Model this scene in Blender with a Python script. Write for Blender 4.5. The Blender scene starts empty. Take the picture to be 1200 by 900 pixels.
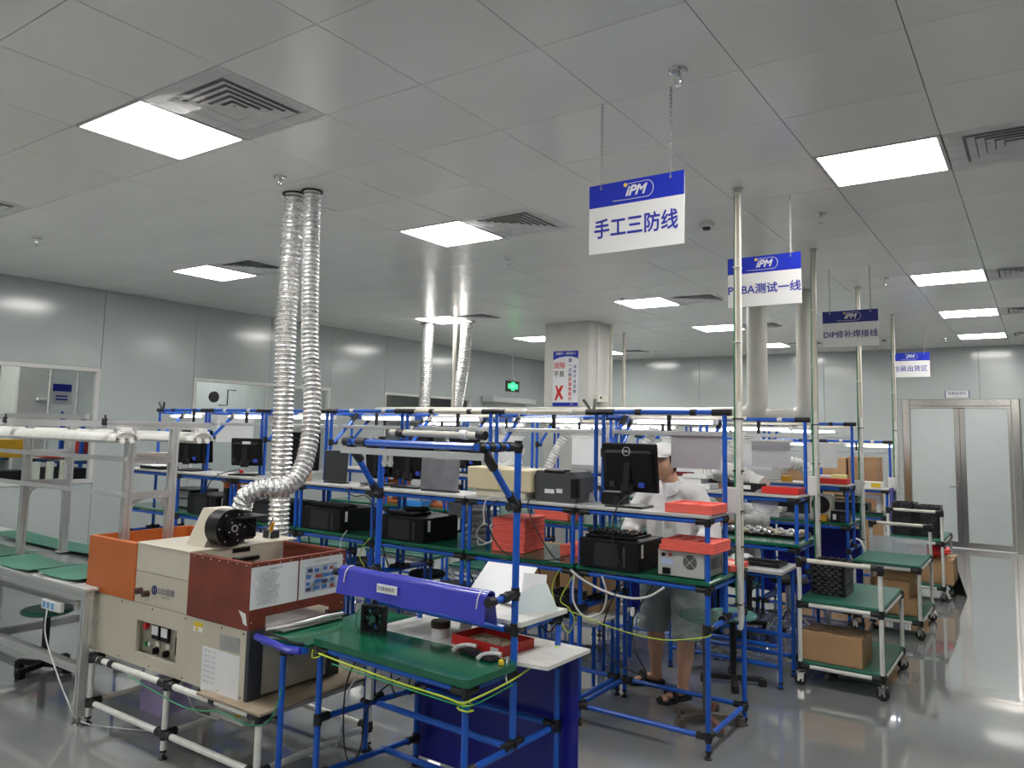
import bpy, bmesh, math, random
from mathutils import Vector, Matrix
random.seed(7)
S = bpy.context.scene
COL = S.collection
PI = math.pi
R = math.radians

# ------------------------------------------------------------------ camera
cam = bpy.data.cameras.new('camera'); cam.sensor_width = 36.0
cam.lens = 896.3 / 1200 * 36; cam.shift_y = -34.43 / 1200; cam.clip_start = 0.05; cam.clip_end = 60
camo = bpy.data.objects.new('camera', cam); COL.objects.link(camo); S.camera = camo
_r = Vector((0.82300858, 0.56762971, 0.02129317)); _u = Vector((0.03879984, -0.0935755, 0.99485587)); _f = Vector((-0.56670226, 0.81794874, 0.09903738))
camo.matrix_world = Matrix(((_r.x, _u.x, -_f.x, 0), (_r.y, _u.y, -_f.y, 0), (_r.z, _u.z, -_f.z, 1.673), (0, 0, 0, 1)))
# ------------------------------------------------------------------ world, exposure
w = bpy.data.worlds.new('world'); S.world = w; w.use_nodes = True
w.node_tree.nodes['Background'].inputs[0].default_value = (0.8, 0.8, 0.8, 1); w.node_tree.nodes['Background'].inputs[1].default_value = 0.25
vs = S.view_settings; vs.view_transform = 'Standard'; vs.look = 'None'; vs.gamma = 1.0; vs.use_curve_mapping = False
vs.exposure = 1.5
PANEL_STRENGTH = 12.0      # the ceiling light panels
TUBE_STRENGTH = 4.0        # the small tubes over the benches
H = 3.154; TA = 0.6; TB = 0.5875; GX = -2.7526; GY = 1.7886   # ceiling height and tile grid
XL = -8.66; YF = 14.02; XR = 4.6; YB = -5.2                   # room walls

# ------------------------------------------------------------------ materials
MATS = {}
def mat(name, col, rough=0.5, metal=0.0, var=0.06, scale=6.0, bump=0.0, bscale=40.0, emit=None, estr=0.0, alpha=1.0, trans=0.0, coat=0.0, spec=0.5, stretch=None, col2=None, thr=None):
    if name in MATS: return MATS[name]
    m = bpy.data.materials.new(name); m.use_nodes = True
    nt = m.node_tree; p = nt.nodes['Principled BSDF']; L = nt.links
    c = (col[0], col[1], col[2], 1)
    p.inputs['Base Color'].default_value = c; p.inputs['Roughness'].default_value = rough; p.inputs['Metallic'].default_value = metal
    p.inputs['Specular IOR Level'].default_value = spec
    if coat: p.inputs['Coat Weight'].default_value = coat; p.inputs['Coat Roughness'].default_value = 0.1
    tc = nt.nodes.new('ShaderNodeTexCoord'); mp = nt.nodes.new('ShaderNodeMapping'); L.new(tc.outputs['Object'], mp.inputs['Vector'])
    if stretch: mp.inputs['Scale'].default_value = stretch
    if var > 0 or col2:
        n = nt.nodes.new('ShaderNodeTexNoise'); n.inputs['Scale'].default_value = scale; n.inputs['Detail'].default_value = 4
        L.new(mp.outputs[0], n.inputs['Vector'])
        cr = nt.nodes.new('ShaderNodeValToRGB')
        if col2:
            t = thr or (0.45, 0.6)
            cr.color_ramp.elements[0].position = t[0]; cr.color_ramp.elements[1].position = t[1]
            cr.color_ramp.elements[0].color = c; cr.color_ramp.elements[1].color = (*col2, 1)
        else:
            cr.color_ramp.elements[0].position = 0.3; cr.color_ramp.elements[1].position = 0.7
            cr.color_ramp.elements[0].color = (*[max(0, x * (1 - var)) for x in col], 1); cr.color_ramp.elements[1].color = (*[min(1, x * (1 + var)) for x in col], 1)
        L.new(n.outputs['Fac'], cr.inputs[0]); L.new(cr.outputs[0], p.inputs['Base Color'])
    if bump > 0:
        n2 = nt.nodes.new('ShaderNodeTexNoise'); n2.inputs['Scale'].default_value = bscale; n2.inputs['Detail'].default_value = 3
        L.new(mp.outputs[0], n2.inputs['Vector'])
        b = nt.nodes.new('ShaderNodeBump'); b.inputs['Strength'].default_value = bump; b.inputs['Distance'].default_value = 0.01
        L.new(n2.outputs['Fac'], b.inputs['Height']); L.new(b.outputs[0], p.inputs['Normal'])
    if emit:
        p.inputs['Emission Color'].default_value = (*emit, 1); p.inputs['Emission Strength'].default_value = estr
    if trans: p.inputs['Transmission Weight'].default_value = trans
    if alpha < 1: p.inputs['Alpha'].default_value = alpha
    MATS[name] = m
    return m

blue = mat('blue_pipe', (0.009, 0.105, 0.56), 0.32, var=0.12, scale=9, coat=0.2)
cream = mat('cream_pipe', (0.66, 0.63, 0.54), 0.4, var=0.08)
whitep = mat('white_pipe', (0.74, 0.74, 0.70), 0.35, var=0.1, scale=14)
joint = mat('black_joint', (0.012, 0.012, 0.014), 0.42, var=0.2)
rubber = mat('black_rubber', (0.014, 0.014, 0.015), 0.7)
blackp = mat('black_plastic', (0.006, 0.006, 0.007), 0.42, var=0.15, spec=.3)
blackm = mat('black_metal', (0.005, 0.005, 0.006), 0.5, var=0.25, scale=3, spec=.25)
charc = mat('charcoal', (0.022, 0.023, 0.026), 0.5, spec=.35)
green = mat('green_mat', (0.006, 0.12, 0.062), 0.2, var=0.12, scale=5, bump=0.03, bscale=30, coat=.3)
green_dull = mat('green_mat_worn', (0.022, 0.135, 0.09), 0.35, var=0.2, scale=4)
green_old = mat('green_mat_pale', (0.05, 0.20, 0.14), 0.4, var=0.25, scale=3)
board = mat('grey_board', (0.50, 0.50, 0.49), 0.35, var=0.08)
alu = mat('aluminium', (0.62, 0.62, 0.62), 0.34, metal=0.75, var=0.06)
alu_pale = mat('pale_aluminium', (0.58, 0.59, 0.59), 0.4, metal=0.3, var=0.05)
steel = mat('stainless', (0.50, 0.48, 0.45), 0.22, metal=1.0, var=0.15, scale=2.5, bump=0.08, bscale=3, stretch=(1, 1, 0.4))
chrome = mat('chrome', (0.75, 0.75, 0.75), 0.15, metal=1.0, var=0)
foil = mat('foil', (0.80, 0.80, 0.79), 0.26, metal=0.85, var=0.2, scale=40, bump=0.6, bscale=45)
hosew = mat('white_hose', (0.72, 0.72, 0.70), 0.45)
ceilm = mat('ceiling_paint', (0.84, 0.84, 0.82), 0.24, var=0.03, scale=1.2, bump=0.04, bscale=2.0, spec=0.6)
gap = mat('dark_gap', (0.20, 0.20, 0.20), 0.8)
wallm = mat('wall_paint', (0.44, 0.48, 0.475), 0.15, var=0.02, scale=1.5, bump=0.015, bscale=1.6, spec=0.55)
colm = mat('column_paint', (0.62, 0.61, 0.57), 0.45, var=0.03)
framem = mat('window_frame_paint', (0.62, 0.62, 0.60), 0.35, metal=0.2)
lampm = mat('lamp_white', (1, 1, 1), 0.5, var=0, emit=(1.0, 0.975, 0.94), estr=PANEL_STRENGTH)
tubem = mat('tube_white', (1, 1, 1), 0.5, var=0, emit=(1.0, 0.97, 0.97), estr=TUBE_STRENGTH)
white = mat('white_plastic', (0.75, 0.75, 0.73), 0.4)
paper = mat('paper', (0.78, 0.79, 0.80), 0.65, var=0.03)
sheetm = mat('grey_plastic_sheet', (0.50, 0.50, 0.53), 0.4, var=0.05, scale=4)
beige = mat('machine_beige', (0.56, 0.52, 0.42), 0.4, var=0.07, scale=2.5, bump=0.03, bscale=8)
beige_top = mat('machine_beige_stained', (0.62, 0.58, 0.48), 0.38, var=0, col2=(0.52, 0.44, 0.22), thr=(0.62, 0.72), scale=4)
orange = mat('machine_orange', (0.52, 0.135, 0.028), 0.42, var=0.1, scale=3)
brown = mat('machine_oxide', (0.155, 0.030, 0.018), 0.45, var=0, col2=(0.21, 0.042, 0.022), thr=(0.4, 0.62), scale=5)
slate = mat('slate_grey', (0.045, 0.05, 0.06), 0.5)
plywood = mat('plywood', (0.34, 0.27, 0.19), 0.6, var=0.2, scale=8)
red = mat('red_plastic', (0.62, 0.022, 0.018), 0.4)
coral = mat('coral_foam', (0.86, 0.145, 0.11), 0.75, var=0.05, bump=0.1)
coralp = mat('pale_coral', (0.80, 0.42, 0.36), 0.7)
pvc = mat('blue_pvc', (0.045, 0.05, 0.50), 0.25, var=0.08, scale=2, coat=0.4)
pvcd = mat('dark_blue_pvc', (0.010, 0.012, 0.26), 0.35, var=0.1, scale=3)
kraft = mat('cardboard', (0.46, 0.28, 0.14), 0.75, var=0.08, scale=5)
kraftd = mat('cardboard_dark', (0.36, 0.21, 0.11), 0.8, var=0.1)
tape = mat('brown_tape', (0.36, 0.22, 0.10), 0.2)
signb = mat('sign_blue', (0.010, 0.028, 0.42), 0.3, var=0)
signw = mat('sign_white', (0.70, 0.70, 0.69), 0.3, var=0)
signd = mat('sign_navy', (0.008, 0.012, 0.20), 0.3, var=0)
yellow = mat('yellow', (0.78, 0.55, 0.03), 0.4, var=0)
amber = mat('amber', (0.65, 0.33, 0.02), 0.25, var=0.1)
ygreen = mat('yellow_green_wire', (0.50, 0.66, 0.06), 0.4, var=0)
gwire = mat('green_wire', (0.02, 0.28, 0.12), 0.4, var=0)
wood = mat('orange_wood', (0.48, 0.13, 0.03), 0.5, var=0.2)
teal = mat('teal_seat', (0.13, 0.34, 0.31), 0.25, var=0.1)
rust = mat('rusty_steel', (0.14, 0.12, 0.10), 0.55, metal=0.3, var=0, col2=(0.34, 0.10, 0.04), thr=(0.55, 0.66), scale=7)
ductw = mat('duct_cream', (0.60, 0.59, 0.54), 0.4, var=0.03)
skin = mat('skin', (0.62, 0.36, 0.25), 0.5, var=0.05, scale=10)
skind = mat('skin_shade', (0.30, 0.155, 0.10), 0.5, var=0.04)
hair = mat('hair', (0.012, 0.010, 0.009), 0.6)
shirt = mat('white_shirt', (0.68, 0.68, 0.69), 0.8, var=0.03, bump=0.3, bscale=14)
short = mat('grey_green_cloth', (0.26, 0.31, 0.29), 0.85, var=0.05, bump=0.35, bscale=12)
coatm = mat('pale_grey_coat', (0.50, 0.50, 0.49), 0.85, var=0.05, bump=0.4, bscale=12)
capm = mat('cap_cloth', (0.62, 0.62, 0.62), 0.8)
bagm = mat('red_bag', (0.80, 0.05, 0.05), 0.3, var=0.15, bump=0.8, bscale=12)
glass = None

def glassmat():
    m = bpy.data.materials.new('window_glass'); m.use_nodes = True; nt = m.node_tree
    for n in list(nt.nodes):
        if n.type != 'OUTPUT_MATERIAL': nt.nodes.remove(n)
    out = nt.nodes['Material Output']
    tr = nt.nodes.new('ShaderNodeBsdfTransparent'); tr.inputs[0].default_value = (0.86, 0.9, 0.9, 1)
    gl = nt.nodes.new('ShaderNodeBsdfGlossy'); gl.inputs['Roughness'].default_value = 0.02
    fr = nt.nodes.new('ShaderNodeLayerWeight'); fr.inputs['Blend'].default_value = 0.12
    mx = nt.nodes.new('ShaderNodeMixShader')
    nt.links.new(fr.outputs[0], mx.inputs[0]); nt.links.new(tr.outputs[0], mx.inputs[1]); nt.links.new(gl.outputs[0], mx.inputs[2]); nt.links.new(mx.outputs[0], out.inputs[0])
    return m
glass = glassmat()
def clearmat(name, tint, fac, rough=0.15):
    m = bpy.data.materials.new(name); m.use_nodes = True; nt = m.node_tree; p = nt.nodes['Principled BSDF']
    p.inputs['Base Color'].default_value = (*tint, 1); p.inputs['Roughness'].default_value = rough; p.inputs['Alpha'].default_value = fac
    n = nt.nodes.new('ShaderNodeTexNoise'); n.inputs['Scale'].default_value = 14
    b = nt.nodes.new('ShaderNodeBump'); b.inputs['Strength'].default_value = 0.7; b.inputs['Distance'].default_value = 0.02
    nt.links.new(n.outputs['Fac'], b.inputs['Height']); nt.links.new(b.outputs[0], p.inputs['Normal'])
    return m
filmm = clearmat('clear_film', (0.80, 0.80, 0.88), 0.38)
ventfilm = clearmat('vent_film', (0.8, 0.8, 0.82), 0.16, 0.12)
tealglass = clearmat('glossy_teal', (0.25, 0.48, 0.40), 0.8, 0.1)

def floormat():
    m = bpy.data.materials.new('grey_epoxy_floor'); m.use_nodes = True; nt = m.node_tree; p = nt.nodes['Principled BSDF']; L = nt.links
    tc = nt.nodes.new('ShaderNodeTexCoord')
    n = nt.nodes.new('ShaderNodeTexNoise'); n.inputs['Scale'].default_value = 1.1; n.inputs['Detail'].default_value = 5
    L.new(tc.outputs['Object'], n.inputs['Vector'])
    cr = nt.nodes.new('ShaderNodeValToRGB'); cr.color_ramp.elements[0].position = 0.3; cr.color_ramp.elements[1].position = 0.72
    cr.color_ramp.elements[0].color = (0.225, 0.235, 0.235, 1); cr.color_ramp.elements[1].color = (0.29, 0.30, 0.298, 1)
    L.new(n.outputs['Fac'], cr.inputs[0]); L.new(cr.outputs[0], p.inputs['Base Color'])
    n2 = nt.nodes.new('ShaderNodeTexNoise'); n2.inputs['Scale'].default_value = 7; n2.inputs['Detail'].default_value = 2
    L.new(tc.outputs['Object'], n2.inputs['Vector'])
    b = nt.nodes.new('ShaderNodeBump'); b.inputs['Strength'].default_value = 0.02; b.inputs['Distance'].default_value = 0.02
    L.new(n2.outputs['Fac'], b.inputs['Height']); L.new(b.outputs[0], p.inputs['Normal'])
    r = nt.nodes.new('ShaderNodeMapRange'); r.inputs['To Min'].default_value = 0.05; r.inputs['To Max'].default_value = 0.11
    L.new(n.outputs['Fac'], r.inputs[0]); L.new(r.outputs[0], p.inputs['Roughness'])
    p.inputs['Specular IOR Level'].default_value = 0.5; p.inputs['Coat Weight'].default_value = 1.0; p.inputs['Coat Roughness'].default_value = 0.025; p.inputs['Coat IOR'].default_value = 1.6
    return m
floorm = floormat()

# ------------------------------------------------------------------ mesh builder
def frame_axes(d):
    d = d.normalized(); a = Vector((0, 0, 1)) if abs(d.z) < 0.9 else Vector((1, 0, 0))
    x = d.cross(a).normalized(); y = x.cross(d).normalized()
    return x, y
class MB:
    def __init__(s): s.v = []; s.f = []; s.m = []; s.cm = 0
    def add(s, vs, fs):
        o = len(s.v); s.v += [tuple(v) for v in vs]; s.f += [tuple(i + o for i in f) for f in fs]; s.m += [s.cm] * len(fs); return s
    def box(s, c, d, bev=0.0, rz=0.0, rx=0.0, ry=0.0):
        hx, hy, hz = d[0] / 2, d[1] / 2, d[2] / 2
        M = Matrix.Rotation(rz, 3, 'Z') @ Matrix.Rotation(ry, 3, 'Y') @ Matrix.Rotation(rx, 3, 'X'); C = Vector(c)
        if bev <= 0:
            vs = [C + M @ Vector((sx * hx, sy * hy, sz * hz)) for sx in (-1, 1) for sy in (-1, 1) for sz in (-1, 1)]
            return s.add(vs, [(0, 1, 3, 2), (4, 6, 7, 5), (0, 4, 5, 1), (2, 3, 7, 6), (0, 2, 6, 4), (1, 5, 7, 3)])
        b = min(bev, hx * .9, hy * .9, hz * .9); vs = []; idx = {}
        for sx in (-1, 1):
            for sy in (-1, 1):
                for sz in (-1, 1):
                    for k in range(3):
                        q = [sx * (hx - b), sy * (hy - b), sz * (hz - b)]; q[k] = (sx * hx, sy * hy, sz * hz)[k]
                        idx[(sx, sy, sz, k)] = len(vs); vs.append(C + M @ Vector(q))
        fs = []
        def fc(l): fs.append(tuple(l))
        for a in (-1, 1):
            q = [idx[(a, -1, -1, 0)], idx[(a, 1, -1, 0)], idx[(a, 1, 1, 0)], idx[(a, -1, 1, 0)]]; fc(q if a > 0 else q[::-1])
            q = [idx[(-1, a, -1, 1)], idx[(-1, a, 1, 1)], idx[(1, a, 1, 1)], idx[(1, a, -1, 1)]]; fc(q if a > 0 else q[::-1])
            q = [idx[(-1, -1, a, 2)], idx[(1, -1, a, 2)], idx[(1, 1, a, 2)], idx[(-1, 1, a, 2)]]; fc(q if a > 0 else q[::-1])
        for a in (-1, 1):
            for c2 in (-1, 1):
                q = [idx[(a, c2, -1, 0)], idx[(a, c2, -1, 1)], idx[(a, c2, 1, 1)], idx[(a, c2, 1, 0)]]; fc(q if a * c2 < 0 else q[::-1])
                q = [idx[(a, -1, c2, 0)], idx[(a, 1, c2, 0)], idx[(a, 1, c2, 2)], idx[(a, -1, c2, 2)]]; fc(q if a * c2 < 0 else q[::-1])
                q = [idx[(-1, a, c2, 1)], idx[(-1, a, c2, 2)], idx[(1, a, c2, 2)], idx[(1, a, c2, 1)]]; fc(q if a * c2 < 0 else q[::-1])
        for sx in (-1, 1):
            for sy in (-1, 1):
                for sz in (-1, 1):
                    q = [idx[(sx, sy, sz, 0)], idx[(sx, sy, sz, 1)], idx[(sx, sy, sz, 2)]]; fc(q if sx * sy * sz > 0 else q[::-1])
        return s.add(vs, fs)
    def bb(s, a, b, bev=0.0):
        return s.box([(a[i] + b[i]) / 2 for i in range(3)], [abs(b[i] - a[i]) for i in range(3)], bev)
    def cyl(s, p, q, r, n=10, r2=None, cap=True):
        p = Vector(p); q = Vector(q); x, y = frame_axes(q - p); r2 = r if r2 is None else r2; vs = []
        for c, rr in ((p, r), (q, r2)):
            for i in range(n):
                a = 2 * PI * i / n; vs.append(c + x * math.cos(a) * rr + y * math.sin(a) * rr)
        fs = [(i, i + n, (i + 1) % n + n, (i + 1) % n) for i in range(n)]
        if cap: fs += [tuple(range(n)), tuple(range(2 * n - 1, n - 1, -1))]
        return s.add(vs, fs)
    def ring(s, p, q, r, ri, n=20):
        p = Vector(p); q = Vector(q); x, y = frame_axes(q - p); vs = []
        for c, rr in ((p, r), (q, r), (q, ri), (p, ri)):
            for i in range(n):
                a = 2 * PI * i / n; vs.append(c + x * math.cos(a) * rr + y * math.sin(a) * rr)
        fs = [(k * n + i, ((k + 1) % 4) * n + i, ((k + 1) % 4) * n + (i + 1) % n, k * n + (i + 1) % n) for k in range(4) for i in range(n)]
        return s.add(vs, fs)
    def tube(s, pts, r, n=8, cap=True, radii=None, smooth=0):
        P = [Vector(p) for p in pts]
        if smooth: P = spline(P, smooth)
        N = len(P); vs = []; x = None
        for i in range(N):
            d = (P[min(i + 1, N - 1)] - P[max(i - 1, 0)])
            if d.length < 1e-9: d = Vector((0, 0, 1))
            d.normalize()
            if x is None: x, y = frame_axes(d)
            else:
                x = (x - d * x.dot(d)).normalized(); y = x.cross(d)
            rr = radii[i] if radii else r
            for k in range(n):
                a = 2 * PI * k / n; vs.append(P[i] + x * math.cos(a) * rr + y * math.sin(a) * rr)
        fs = [(i * n + k, i * n + (k + 1) % n, (i + 1) * n + (k + 1) % n, (i + 1) * n + k) for i in range(N - 1) for k in range(n)]
        if cap: fs += [tuple(range(n - 1, -1, -1)), tuple(range((N - 1) * n, N * n))]
        return s.add(vs, fs)
    def lathe(s, prof, c=(0, 0, 0), n=20, cap=True):
        vs = []
        for (r, z) in prof:
            for i in range(n):
                a = 2 * PI * i / n; vs.append((c[0] + r * math.cos(a), c[1] + r * math.sin(a), c[2] + z))
        fs = [(k * n + i, k * n + (i + 1) % n, (k + 1) * n + (i + 1) % n, (k + 1) * n + i) for k in range(len(prof) - 1) for i in range(n)]
        if cap: fs += [tuple(range(n - 1, -1, -1)), tuple(range((len(prof) - 1) * n, len(prof) * n))]
        return s.add(vs, fs)
    def prism(s, poly, a, b, axis=1):
        # poly in the two other axes, extruded from a to b along axis
        def P(u, v, t):
            q = [0, 0, 0]; o = [i for i in range(3) if i != axis]; q[o[0]] = u; q[o[1]] = v; q[axis] = t; return q
        n = len(poly); vs = [P(u, v, a) for u, v in poly] + [P(u, v, b) for u, v in poly]
        fs = [(i, (i + 1) % n, (i + 1) % n + n, i + n) for i in range(n)] + [tuple(range(n - 1, -1, -1)), tuple(range(n, 2 * n))]
        return s.add(vs, fs)
    def mesh(s, name, mats, smooth=35):
        me = bpy.data.meshes.new(name); me.from_pydata(s.v, [], s.f)
        for m in (mats if isinstance(mats, (list, tuple)) else [mats]): me.materials.append(m)
        if any(s.m): me.polygons.foreach_set('material_index', s.m)
        bm = bmesh.new(); bm.from_mesh(me); bmesh.ops.recalc_face_normals(bm, faces=bm.faces); bm.to_mesh(me); bm.free()
        if smooth: me.shade_smooth(); me.set_sharp_from_angle(angle=R(smooth))
        return me
    def build(s, name, mats, parent=None, smooth=35, label=None):
        """vertices are in the parent's own coordinates (the world's when there is none)"""
        o = bpy.data.objects.new(name, s.mesh(name, mats, smooth)); COL.objects.link(o)
        if parent: o.parent = parent
        if label: o['label'] = label
        return o
def spline(P, k):
    out = []; n = len(P)
    for i in range(n - 1):
        p0 = P[max(i - 1, 0)]; p1 = P[i]; p2 = P[i + 1]; p3 = P[min(i + 2, n - 1)]
        for j in range(k):
            t = j / k
            out.append(0.5 * ((2 * p1) + (p2 - p0) * t + (2 * p0 - 5 * p1 + 4 * p2 - p3) * t * t + (3 * p1 - p0 - 3 * p2 + p3) * t ** 3))
    out.append(P[-1]); return out
def inst(name, me, parent=None, loc=(0, 0, 0), rz=0.0, scale=None):
    o = bpy.data.objects.new(name, me); COL.objects.link(o); o.location = loc
    if rz: o.rotation_euler.z = rz
    if scale: o.scale = scale
    if parent: o.parent = parent
    return o
def tag(o, label, cat, group=None, kind=None):
    if label: o['label'] = label
    if cat: o['category'] = cat
    if group: o['group'] = group
    if kind: o['kind'] = kind
    return o
def thing(name, label, cat, loc=(0, 0, 0), rz=0.0, group=None):
    o = bpy.data.objects.new(name, None); COL.objects.link(o); o.empty_display_size = 0.05
    o.location = loc; o.rotation_euler.z = rz
    return tag(o, label, cat, group)
KIDS = {}
def copy_tree(o, loc=None, rz=None, label=None, group=None, parent=None, kids=None):
    c = o.copy(); COL.objects.link(c)
    if parent: c.parent = parent
    if loc is not None: c.location = loc
    if rz is not None: c.rotation_euler.z = rz
    if label: c['label'] = label
    if group: c['group'] = group
    for ch in KIDS.get(o, None) or kids_of(o): copy_tree(ch, parent=c)
    return c
def kids_of(o):
    k = [x for x in bpy.data.objects if x.parent == o]; KIDS[o] = k; return k
def struct(o, kind='structure'):
    o['kind'] = kind; return o
def text(body, size, m, parent, loc, rot=(PI / 2, 0, 0), off=0.0, ext=0.0, name='lettering', align='CENTER', sx=1.0, shear=0.0, label=None):
    t = bpy.data.curves.new(name, 'FONT'); t.body = body; t.size = size; t.align_x = align; t.align_y = 'CENTER'; t.offset = 0; t.extrude = ext; t.shear = shear; t.resolution_u = 3
    to = bpy.data.objects.new(name + '_tmp', t); COL.objects.link(to)
    dg = bpy.context.evaluated_depsgraph_get()
    me = bpy.data.meshes.new_from_object(to.evaluated_get(dg)); bpy.data.objects.remove(to)
    if off:
        bm = bmesh.new()
        for dx, dy in ((-1, 0), (1, 0), (0, -1), (0, 1), (0, 0)):
            m2 = me.copy(); m2.transform(Matrix.Translation((dx * off, dy * off, (dx + 2 * dy) * 2e-5))); bm.from_mesh(m2); bpy.data.meshes.remove(m2)
        bm.to_mesh(me); bm.free()
    me.materials.clear(); me.materials.append(m)
    M = Matrix.Translation(loc) @ Matrix.Rotation(rot[2], 4, 'Z') @ Matrix.Rotation(rot[0], 4, 'X') @ Matrix.Diagonal((sx, 1, 1, 1))
    me.transform(M)
    o = bpy.data.objects.new(name, me); COL.objects.link(o); o.parent = parent
    if label: o['label'] = label
    return o

# ================================================================== THE ROOM
fl = MB().bb((XL - .1, YB - .1, -0.1), (XR + .1, YF + .1, 0)).build('floor', floormat() if False else floorm, smooth=0); struct(fl)
# ---- ceiling: backing plate and single panels with recessed joints
ce = MB().bb((XL - .1, YB - .1, H + .012), (XR + .1, YF + .1, H + .08)).build('ceiling', gap, smooth=0); struct(ce)
LIGHT_J = [-10, -6, 0, 4, 10, 14, 18]; LIGHT_I = [-7, -2, 3]  # the two rows behind the camera are unseen, added to light the room
lights = [(i, j) for i in LIGHT_I for j in LIGHT_J]
# rows nearest the left wall have fewer lamps in the photograph
lights = [c for c in lights if not (c[0] == -7 and c[1] == 18)]
lights += [(-7, 18)]
vents = [(i + 1, j) for (i, j) in lights]
used = set(lights) | set(vents)
tile_me = MB().box((0, 0, 0), (TA - .0032, TB - .0032, .012), .0010).mesh('ceiling_panel', ceilm)
cells = []
i0 = int(math.floor((XL - GX) / TA)); i1 = int(math.ceil((XR - GX) / TA)); j0 = int(math.floor((YB - GY) / TB)); j1 = int(math.ceil((YF - GY) / TB))
far_tiles = MB()
for i in range(i0, i1):
    for j in range(j0, j1):
        if (i, j) in used: continue
        x0 = max(GX + i * TA, XL); x1 = min(GX + (i + 1) * TA, XR); y0 = max(GY + j * TB, YB); y1 = min(GY + (j + 1) * TB, YF)
        if x1 - x0 < .02 or y1 - y0 < .02: continue
        cells.append((i, j, x0, x1, y0, y1))
def in_view(x, y):
    d = Vector((x, y, H - 1.673)); z = d.dot(_f)
    if z < .3: return 1e9
    u = 600 + 896.3 * d.dot(_r) / z; v = 415.6 - 896.3 * d.dot(_u) / z
    return z if (-60 < u < 1260 and -60 < v < 960) else 1e9
cells.sort(key=lambda c: in_view((c[2] + c[3]) / 2, (c[4] + c[5]) / 2))
for n, (i, j, x0, x1, y0, y1) in enumerate(cells):
    full = (x1 - x0) > TA - .01 and (y1 - y0) > TB - .01
    vis = in_view((x0 + x1) / 2, (y0 + y1) / 2) < 1e8
    if n < 290 and vis:
        if full: o = inst('ceiling_panel', tile_me, ce, ((x0 + x1) / 2, (y0 + y1) / 2, H + .006))
        else: o = MB().bb((x0 + .003, y0 + .003, H), (x1 - .003, y1 - .003, H + .012), .0025).build('ceiling_panel', ceilm, ce)
        if full: o.rotation_euler = (random.uniform(-.0012, .0012), random.uniform(-.0012, .0012), 0)
    else: far_tiles.bb((x0 + .003, y0 + .003, H), (x1 - .003, y1 - .003, H + .012))
o = far_tiles.build('distant_ceiling_panels', ceilm, ce, smooth=0); o['kind'] = 'stuff'

# ---- walls made of tall panels
def subtract(r, ops):
    out = [r]
    for (a0, a1, z0, z1) in ops:
        nxt = []
        for (b0, b1, w0, w1) in out:
            if a1 <= b0 or a0 >= b1 or z1 <= w0 or z0 >= w1: nxt.append((b0, b1, w0, w1)); continue
            if w0 < z0: nxt.append((b0, b1, w0, z0))
            if w1 > z1: nxt.append((b0, b1, z1, w1))
            c0, c1 = max(w0, z0), min(w1, z1)
            if b0 < a0: nxt.append((b0, a0, c0, c1))
            if b1 > a1: nxt.append((a1, b1, c0, c1))
        out = nxt
    return out
def wall(name, axis, plane, inward, seams, ops, top=H):
    back = MB(); rects = []
    for a, b in zip(seams[:-1], seams[1:]): rects += subtract((a, b, 0, top), ops)
    def bx(mb, r, t0, t1, g):
        a, b, z0, z1 = r; g = min(g, (b - a) / 3, (z1 - z0) / 3)
        lo, hi = sorted((plane - inward * t0, plane - inward * t1)); 
        gz0 = 0 if z0 <= .001 else g; gz1 = 0 if z1 >= top - .001 else g
        if axis == 'x': mb.bb((lo, a + g, z0 + gz0), (hi, b - g, z1 - gz1), .002 if g else 0)
        else: mb.bb((a + g, lo, z0 + gz0), (b - g, hi, z1 - gz1), .002 if g else 0)
    for r in rects: bx(back, r, .012, .06, 0)
    root = struct(back.build(name, gap, smooth=0))
    for r in rects:
        if r[1] - r[0] < .03 or r[3] - r[2] < .03: continue
        m = MB(); bx(m, r, 0, .012, .0022); m.build('wall_panel', wallm, root)
    return root
LS = [-5.2, -4.1, -3.1, -2.05, -1.0, .03, 1.03, 2.16, 3.28, 4.41, 5.56, 6.69, 7.79, 8.93, 10.07, 11.2, 12.27, 13.3, 14.02]
win = [(2.16, 4.41, 1.0, 2.27), (5.56, 7.79, 1.0, 2.25), (8.93, 11.2, 1.0, 2.25)]
wl = wall('wall_left', 'x', XL, 1, LS, win)
FS = [-8.66, -7.6, -6.475, -5.35, -4.22, -3.094, -1.95, -.784, .36, 1.48, 2.6, 3.7, 4.6]
wf = wall('wall_far', 'y', YF, -1, FS, [(-1.88, -.27, 0, 2.32)])
wr = wall('wall_right', 'x', XR, -1, [-5.2, -2, 1.2, 4.4, 7.6, 10.8, 14.02], [])
wb = wall('wall_back', 'y', YB, 1, [-8.66, -5.4, -2.1, 1.2, 4.6], [])
# ---- windows in the left wall
for n, (a, b, z0, z1) in enumerate(win):
    m = MB(); t = .045; X0 = XL - .06; X1 = XL + .012
    m.bb((X0, a, z1 - t), (X1, b, z1), .004); m.bb((X0, a, z0), (X1, b, z0 + t), .004); m.bb((X0, a, z0 + t), (X1, a + t, z1 - t), .004); m.bb((X0, b - t, z0 + t), (X1, b, z1 - t), .004)
    wo = struct(m.build('window_%d' % (n + 1), framem))
    k = 2 if n else 2
    for q in range(k):
        y0 = a + t + (b - a - 2 * t) * q / k; y1 = a + t + (b - a - 2 * t) * (q + 1) / k
        MB().bb((XL - .034, y0, z0 + t), (XL - .028, y1, z1 - t)).build('pane', glass, wo, smooth=0)
    if n: MB().bb((XL - .04, (a + b) / 2 - .004, z0 + t), (XL - .02, (a + b) / 2 + .004, z1 - t)).build('pane_joint', framem, wo, smooth=0)
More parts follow.
